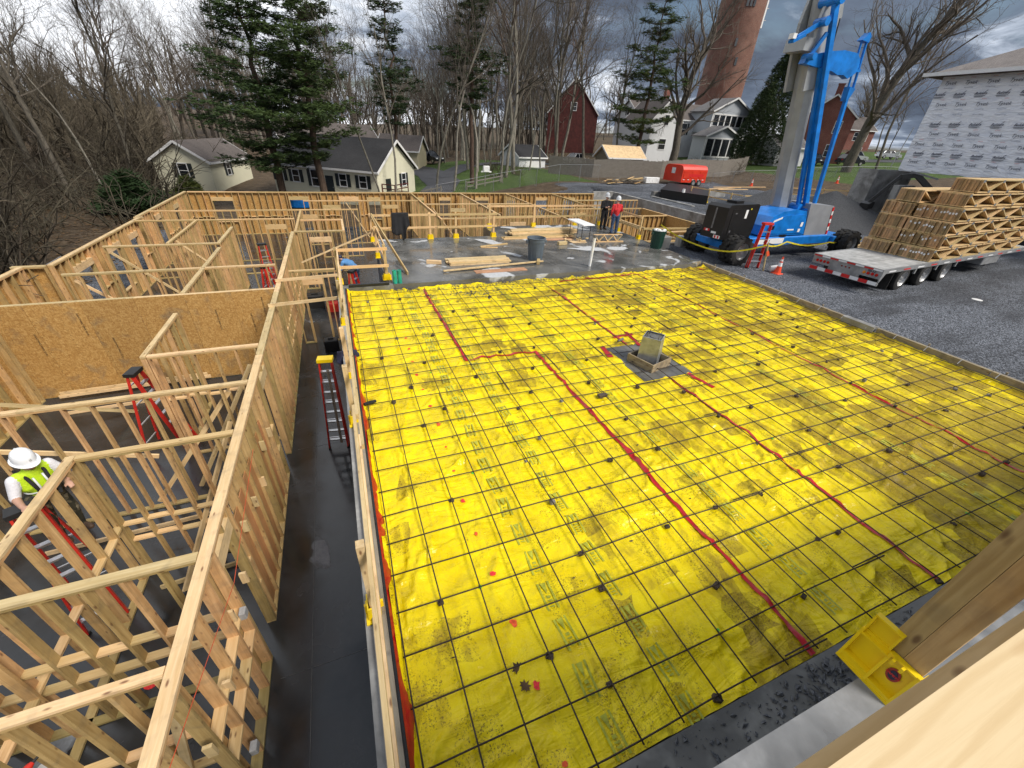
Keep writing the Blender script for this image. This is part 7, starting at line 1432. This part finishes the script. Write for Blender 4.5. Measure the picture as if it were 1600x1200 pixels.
tree('bare0', -22.5, 52, 'dark multi-limbed bare tree left of the small cream house', 2.0, .95); tree('bare2', -30, 46, 'tall bare tree near the left picture edge', .4, 1.0); tree('bare3', -27, 58, 'slender bare tree in the left woods, before the hill', 5.0, 1.0); tree('slim0', 10.6, 48.8, 'slim pale trunk right of the ranch house gable', .0, 1.0); tree('slim1', 12.6, 48.6, 'slim straight trunk by the two-rail fence', 1.0, 1.05); tree('slim0', 15.0, 47.8, 'slim pale trunk at the middle fence', 2.2, 1.05); tree('slim1', 5.9, 46.3, 'thin trunk in front of the ranch house door', 3.1, .9); tree('slim0', 4.5, 45.6, 'thinner trunk in front of the ranch house corner', 4.1, .8); tree('slim1', 18.5, 49.5, 'slim trunk left of the garden shed', .4, 1.1); tree('bare1', 20.2, 52, 'pale forked tree left of the garden shed', 2.2, 1.0); tree('bare4', 22.2, 54.5, 'pale trunked tree right before the garden shed', 4.2, 1.0); tree('bare3', 28.5, 56, 'bare tree between garden shed and barn', .2, 1.0)
used = 0; spots = []
rr = random.Random(11)
DESC = {'bare0': 'dark-barked', 'bare1': 'pale-barked', 'bare2': 'reddish-twigged', 'bare3': 'tall dark', 'bare4': 'pale-trunked reddish', 'slim0': 'slim', 'slim1': 'slim straight', 'big1': 'wide-crowned', 'brush0': 'olive-brown', 'brush1': 'blackish', 'brush2': 'dense olive'}
def free(x, y, d):
    return all((x - a) ** 2 + (y - b) ** 2 > d * d for a, b in spots)
def scatter(n, fx, keys, lab, grp, name, cat, d, smin, smax, avoid=None):
    k = 0; tries = 0
    while k < n and tries < n * 40:
        tries += 1; x, y = fx()
        if not free(x, y, d) or (avoid and avoid(x, y)): continue
        spots.append((x, y)); key = rr.choice(keys); tree(key, x, y, DESC[key] + ' ' + lab, rr.uniform(0, 6.28), rr.uniform(smin, smax), grp, name, cat); k += 1
hs = lambda x, y: (-17 < x < 13 and 44 < y < 66) or (9 < x < 18 and 44 < y < 80) or (-8 < x < 12 and 70 < y < 84)
scatter(64, lambda: (rr.uniform(-85, -17), rr.uniform(34, 105)), ['bare0', 'bare1', 'bare2', 'bare3', 'bare4', 'slim1'], 'bare tree standing in the woods on the left', 'bare trees of the left woods', 'tree', 'tree', 3.0, .72, .98, hs)
scatter(16, lambda: (rr.uniform(-40, -15), rr.uniform(14, 40)), ['slim0', 'bare2', 'bare0'], 'bare tree on the slope beside the left outside wall', 'bare trees on the left slope', 'tree', 'tree', 3.0, .5, .8, lambda x, y: x > -15 or (y < 25 and x > -19))
scatter(34, lambda: (rr.uniform(-18, 30), rr.uniform(78, 120)), ['bare0', 'bare1', 'bare2', 'bare3', 'slim0', 'slim1'], 'bare tree in the woods behind the ranch house', 'bare trees behind the ranch house', 'tree', 'tree', 3.0, .75, 1.0, hs)
scatter(16, lambda: (rr.uniform(9, 30), rr.uniform(55, 80)), ['slim0', 'slim1', 'bare1', 'bare3'], 'bare trunk in the grove behind the middle fence', 'bare trunks of the middle grove', 'tree', 'tree', 2.6, .85, 1.1, lambda x, y: (9 < x < 16 and y < 80) or (23 < x < 31 and 60 < y < 70))
scatter(28, lambda: (rr.uniform(28, 64), rr.uniform(64, 125)), ['bare0', 'bare1', 'bare2', 'bare4', 'slim1'], 'bare tree in the grove around the red barn', 'bare trees around the barn', 'tree', 'tree', 3.5, .85, 1.1, lambda x, y: (45 < x < 66 and 60 < y < 106) or (37 < x < 47 and y < 64))
scatter(18, lambda: (rr.uniform(80, 190), rr.uniform(66, 150)), ['bare0', 'bare2', 'bare3', 'big1'], 'bare tree beyond the far street', 'bare trees beyond the street', 'tree', 'tree', 5, .6, .85, lambda x, y: y < 60 + .0 * x or (108 < x < 126 and 66 < y < 86) or (80 < x < 92 and y < 72))
scatter(170, lambda: (rr.uniform(-60, -13.8), rr.uniform(12, 75)), ['brush0', 'brush1', 'brush2'], 'tangled leafless brush in the woods on the left', 'leafless brush of the left woods', 'brush', 'brush', 1.3, .9, 2.1, lambda x, y: hs(x, y) or (x > -17 and y > 40) or (x > -15.5 and y < 30))
scatter(26, lambda: (rr.uniform(5, 60), rr.uniform(50, 90)), ['brush0', 'brush2'], 'leafless brush under the trees behind the fences', 'leafless brush behind the fences', 'brush', 'brush', 2.2, .5, .9, lambda x, y: hs(x, y) or (23 < x < 46 and y < 70) or (45 < x < 85 and y > 55))
# the far wooded hill reads as one mass
def far_woods(name, label, n, fx, mat, seed, Ht=16):
    V = []; F = []; nb = 0
    for tpl in range(2):
        t, c = bare_template(seed + tpl, Ht, .26, 3, .15, .85, 3, 8, True); parts = [(np.array(c.v), c.f), (np.array(t.v), t.f)]
        for k in range(n // 2):
            q = fx()
            if q is None: continue
            x, y = q; a = rr.uniform(0, 6.28); s = rr.uniform(.7, 1.15); ca_, sa_ = math.cos(a) * s, math.sin(a) * s; z = float(H(x, y))
            for vv, ff in parts:
                w = np.stack([x + vv[:, 0] * ca_ - vv[:, 1] * sa_, y + vv[:, 0] * sa_ + vv[:, 1] * ca_, z + vv[:, 2] * s], -1); V.append(w); F += [tuple(i + nb for i in f) for f in ff]; nb += len(vv)
    me = bpy.data.meshes.new(name); me.from_pydata(np.concatenate(V).tolist(), [], F); me.materials.append(MATS[mat]); o = bpy.data.objects.new(name, me); COL.objects.link(o); tag(o, label, 'woods', kind='stuff')
def fx1():
    x = rr.uniform(-190, 150); y = rr.uniform(118, 240)
    return None if x > 55 and y < 160 else (x, y)
far_woods('distant_woods', 'brownish leafless woods covering the distant hill', 330, fx1, 'twigs_red', 500)
def fx3(): return (rr.uniform(-25, 62), rr.uniform(98, 126))
far_woods('backdrop_woods', 'leafless woods closing the view behind the middle houses', 130, fx3, 'twigs', 520, 17)
def fx2():
    y = rr.uniform(62, 120); x = -y * rr.uniform(.22, .9) - 4
    return (x, y)
far_woods('hillside_woods', 'leafless thicket on the left hillside behind the small cream house', 230, fx2, 'brush', 510, 10)
# leaf litter on the left slope
ll = MB()
for k in range(9000):
    x, y = rr.uniform(-34, -11.8), rr.uniform(12, 46); z = float(-2.72 + .03 * max(0, -16 - x)) if False else None
    s = rr.uniform(.05, .14); a = rr.uniform(0, 6.28); ll.v += [(x + s * math.cos(a), y + s * math.sin(a), 0), (x + s * math.cos(a + 2), y + s * math.sin(a + 2), 0), (x + s * math.cos(a + 4), y + s * math.sin(a + 4), 0)]; n = len(ll.v); ll.f.append((n - 3, n - 2, n - 1)); ll.mi.append(0)
va = np.array(ll.v); hz = H(va[:, 0], va[:, 1]); ll.v = [(p[0], p[1], float(h) + .03 + .05 * rr.random()) for p, h in zip(va, hz)]
tag(ll.build('leaf_litter', 'dead_leaf'), 'brown fallen leaves strewn on the left slope', 'leaves', kind='stuff')
for o in bpy.data.objects:
    if '_o' in o.keys(): del o['_o']
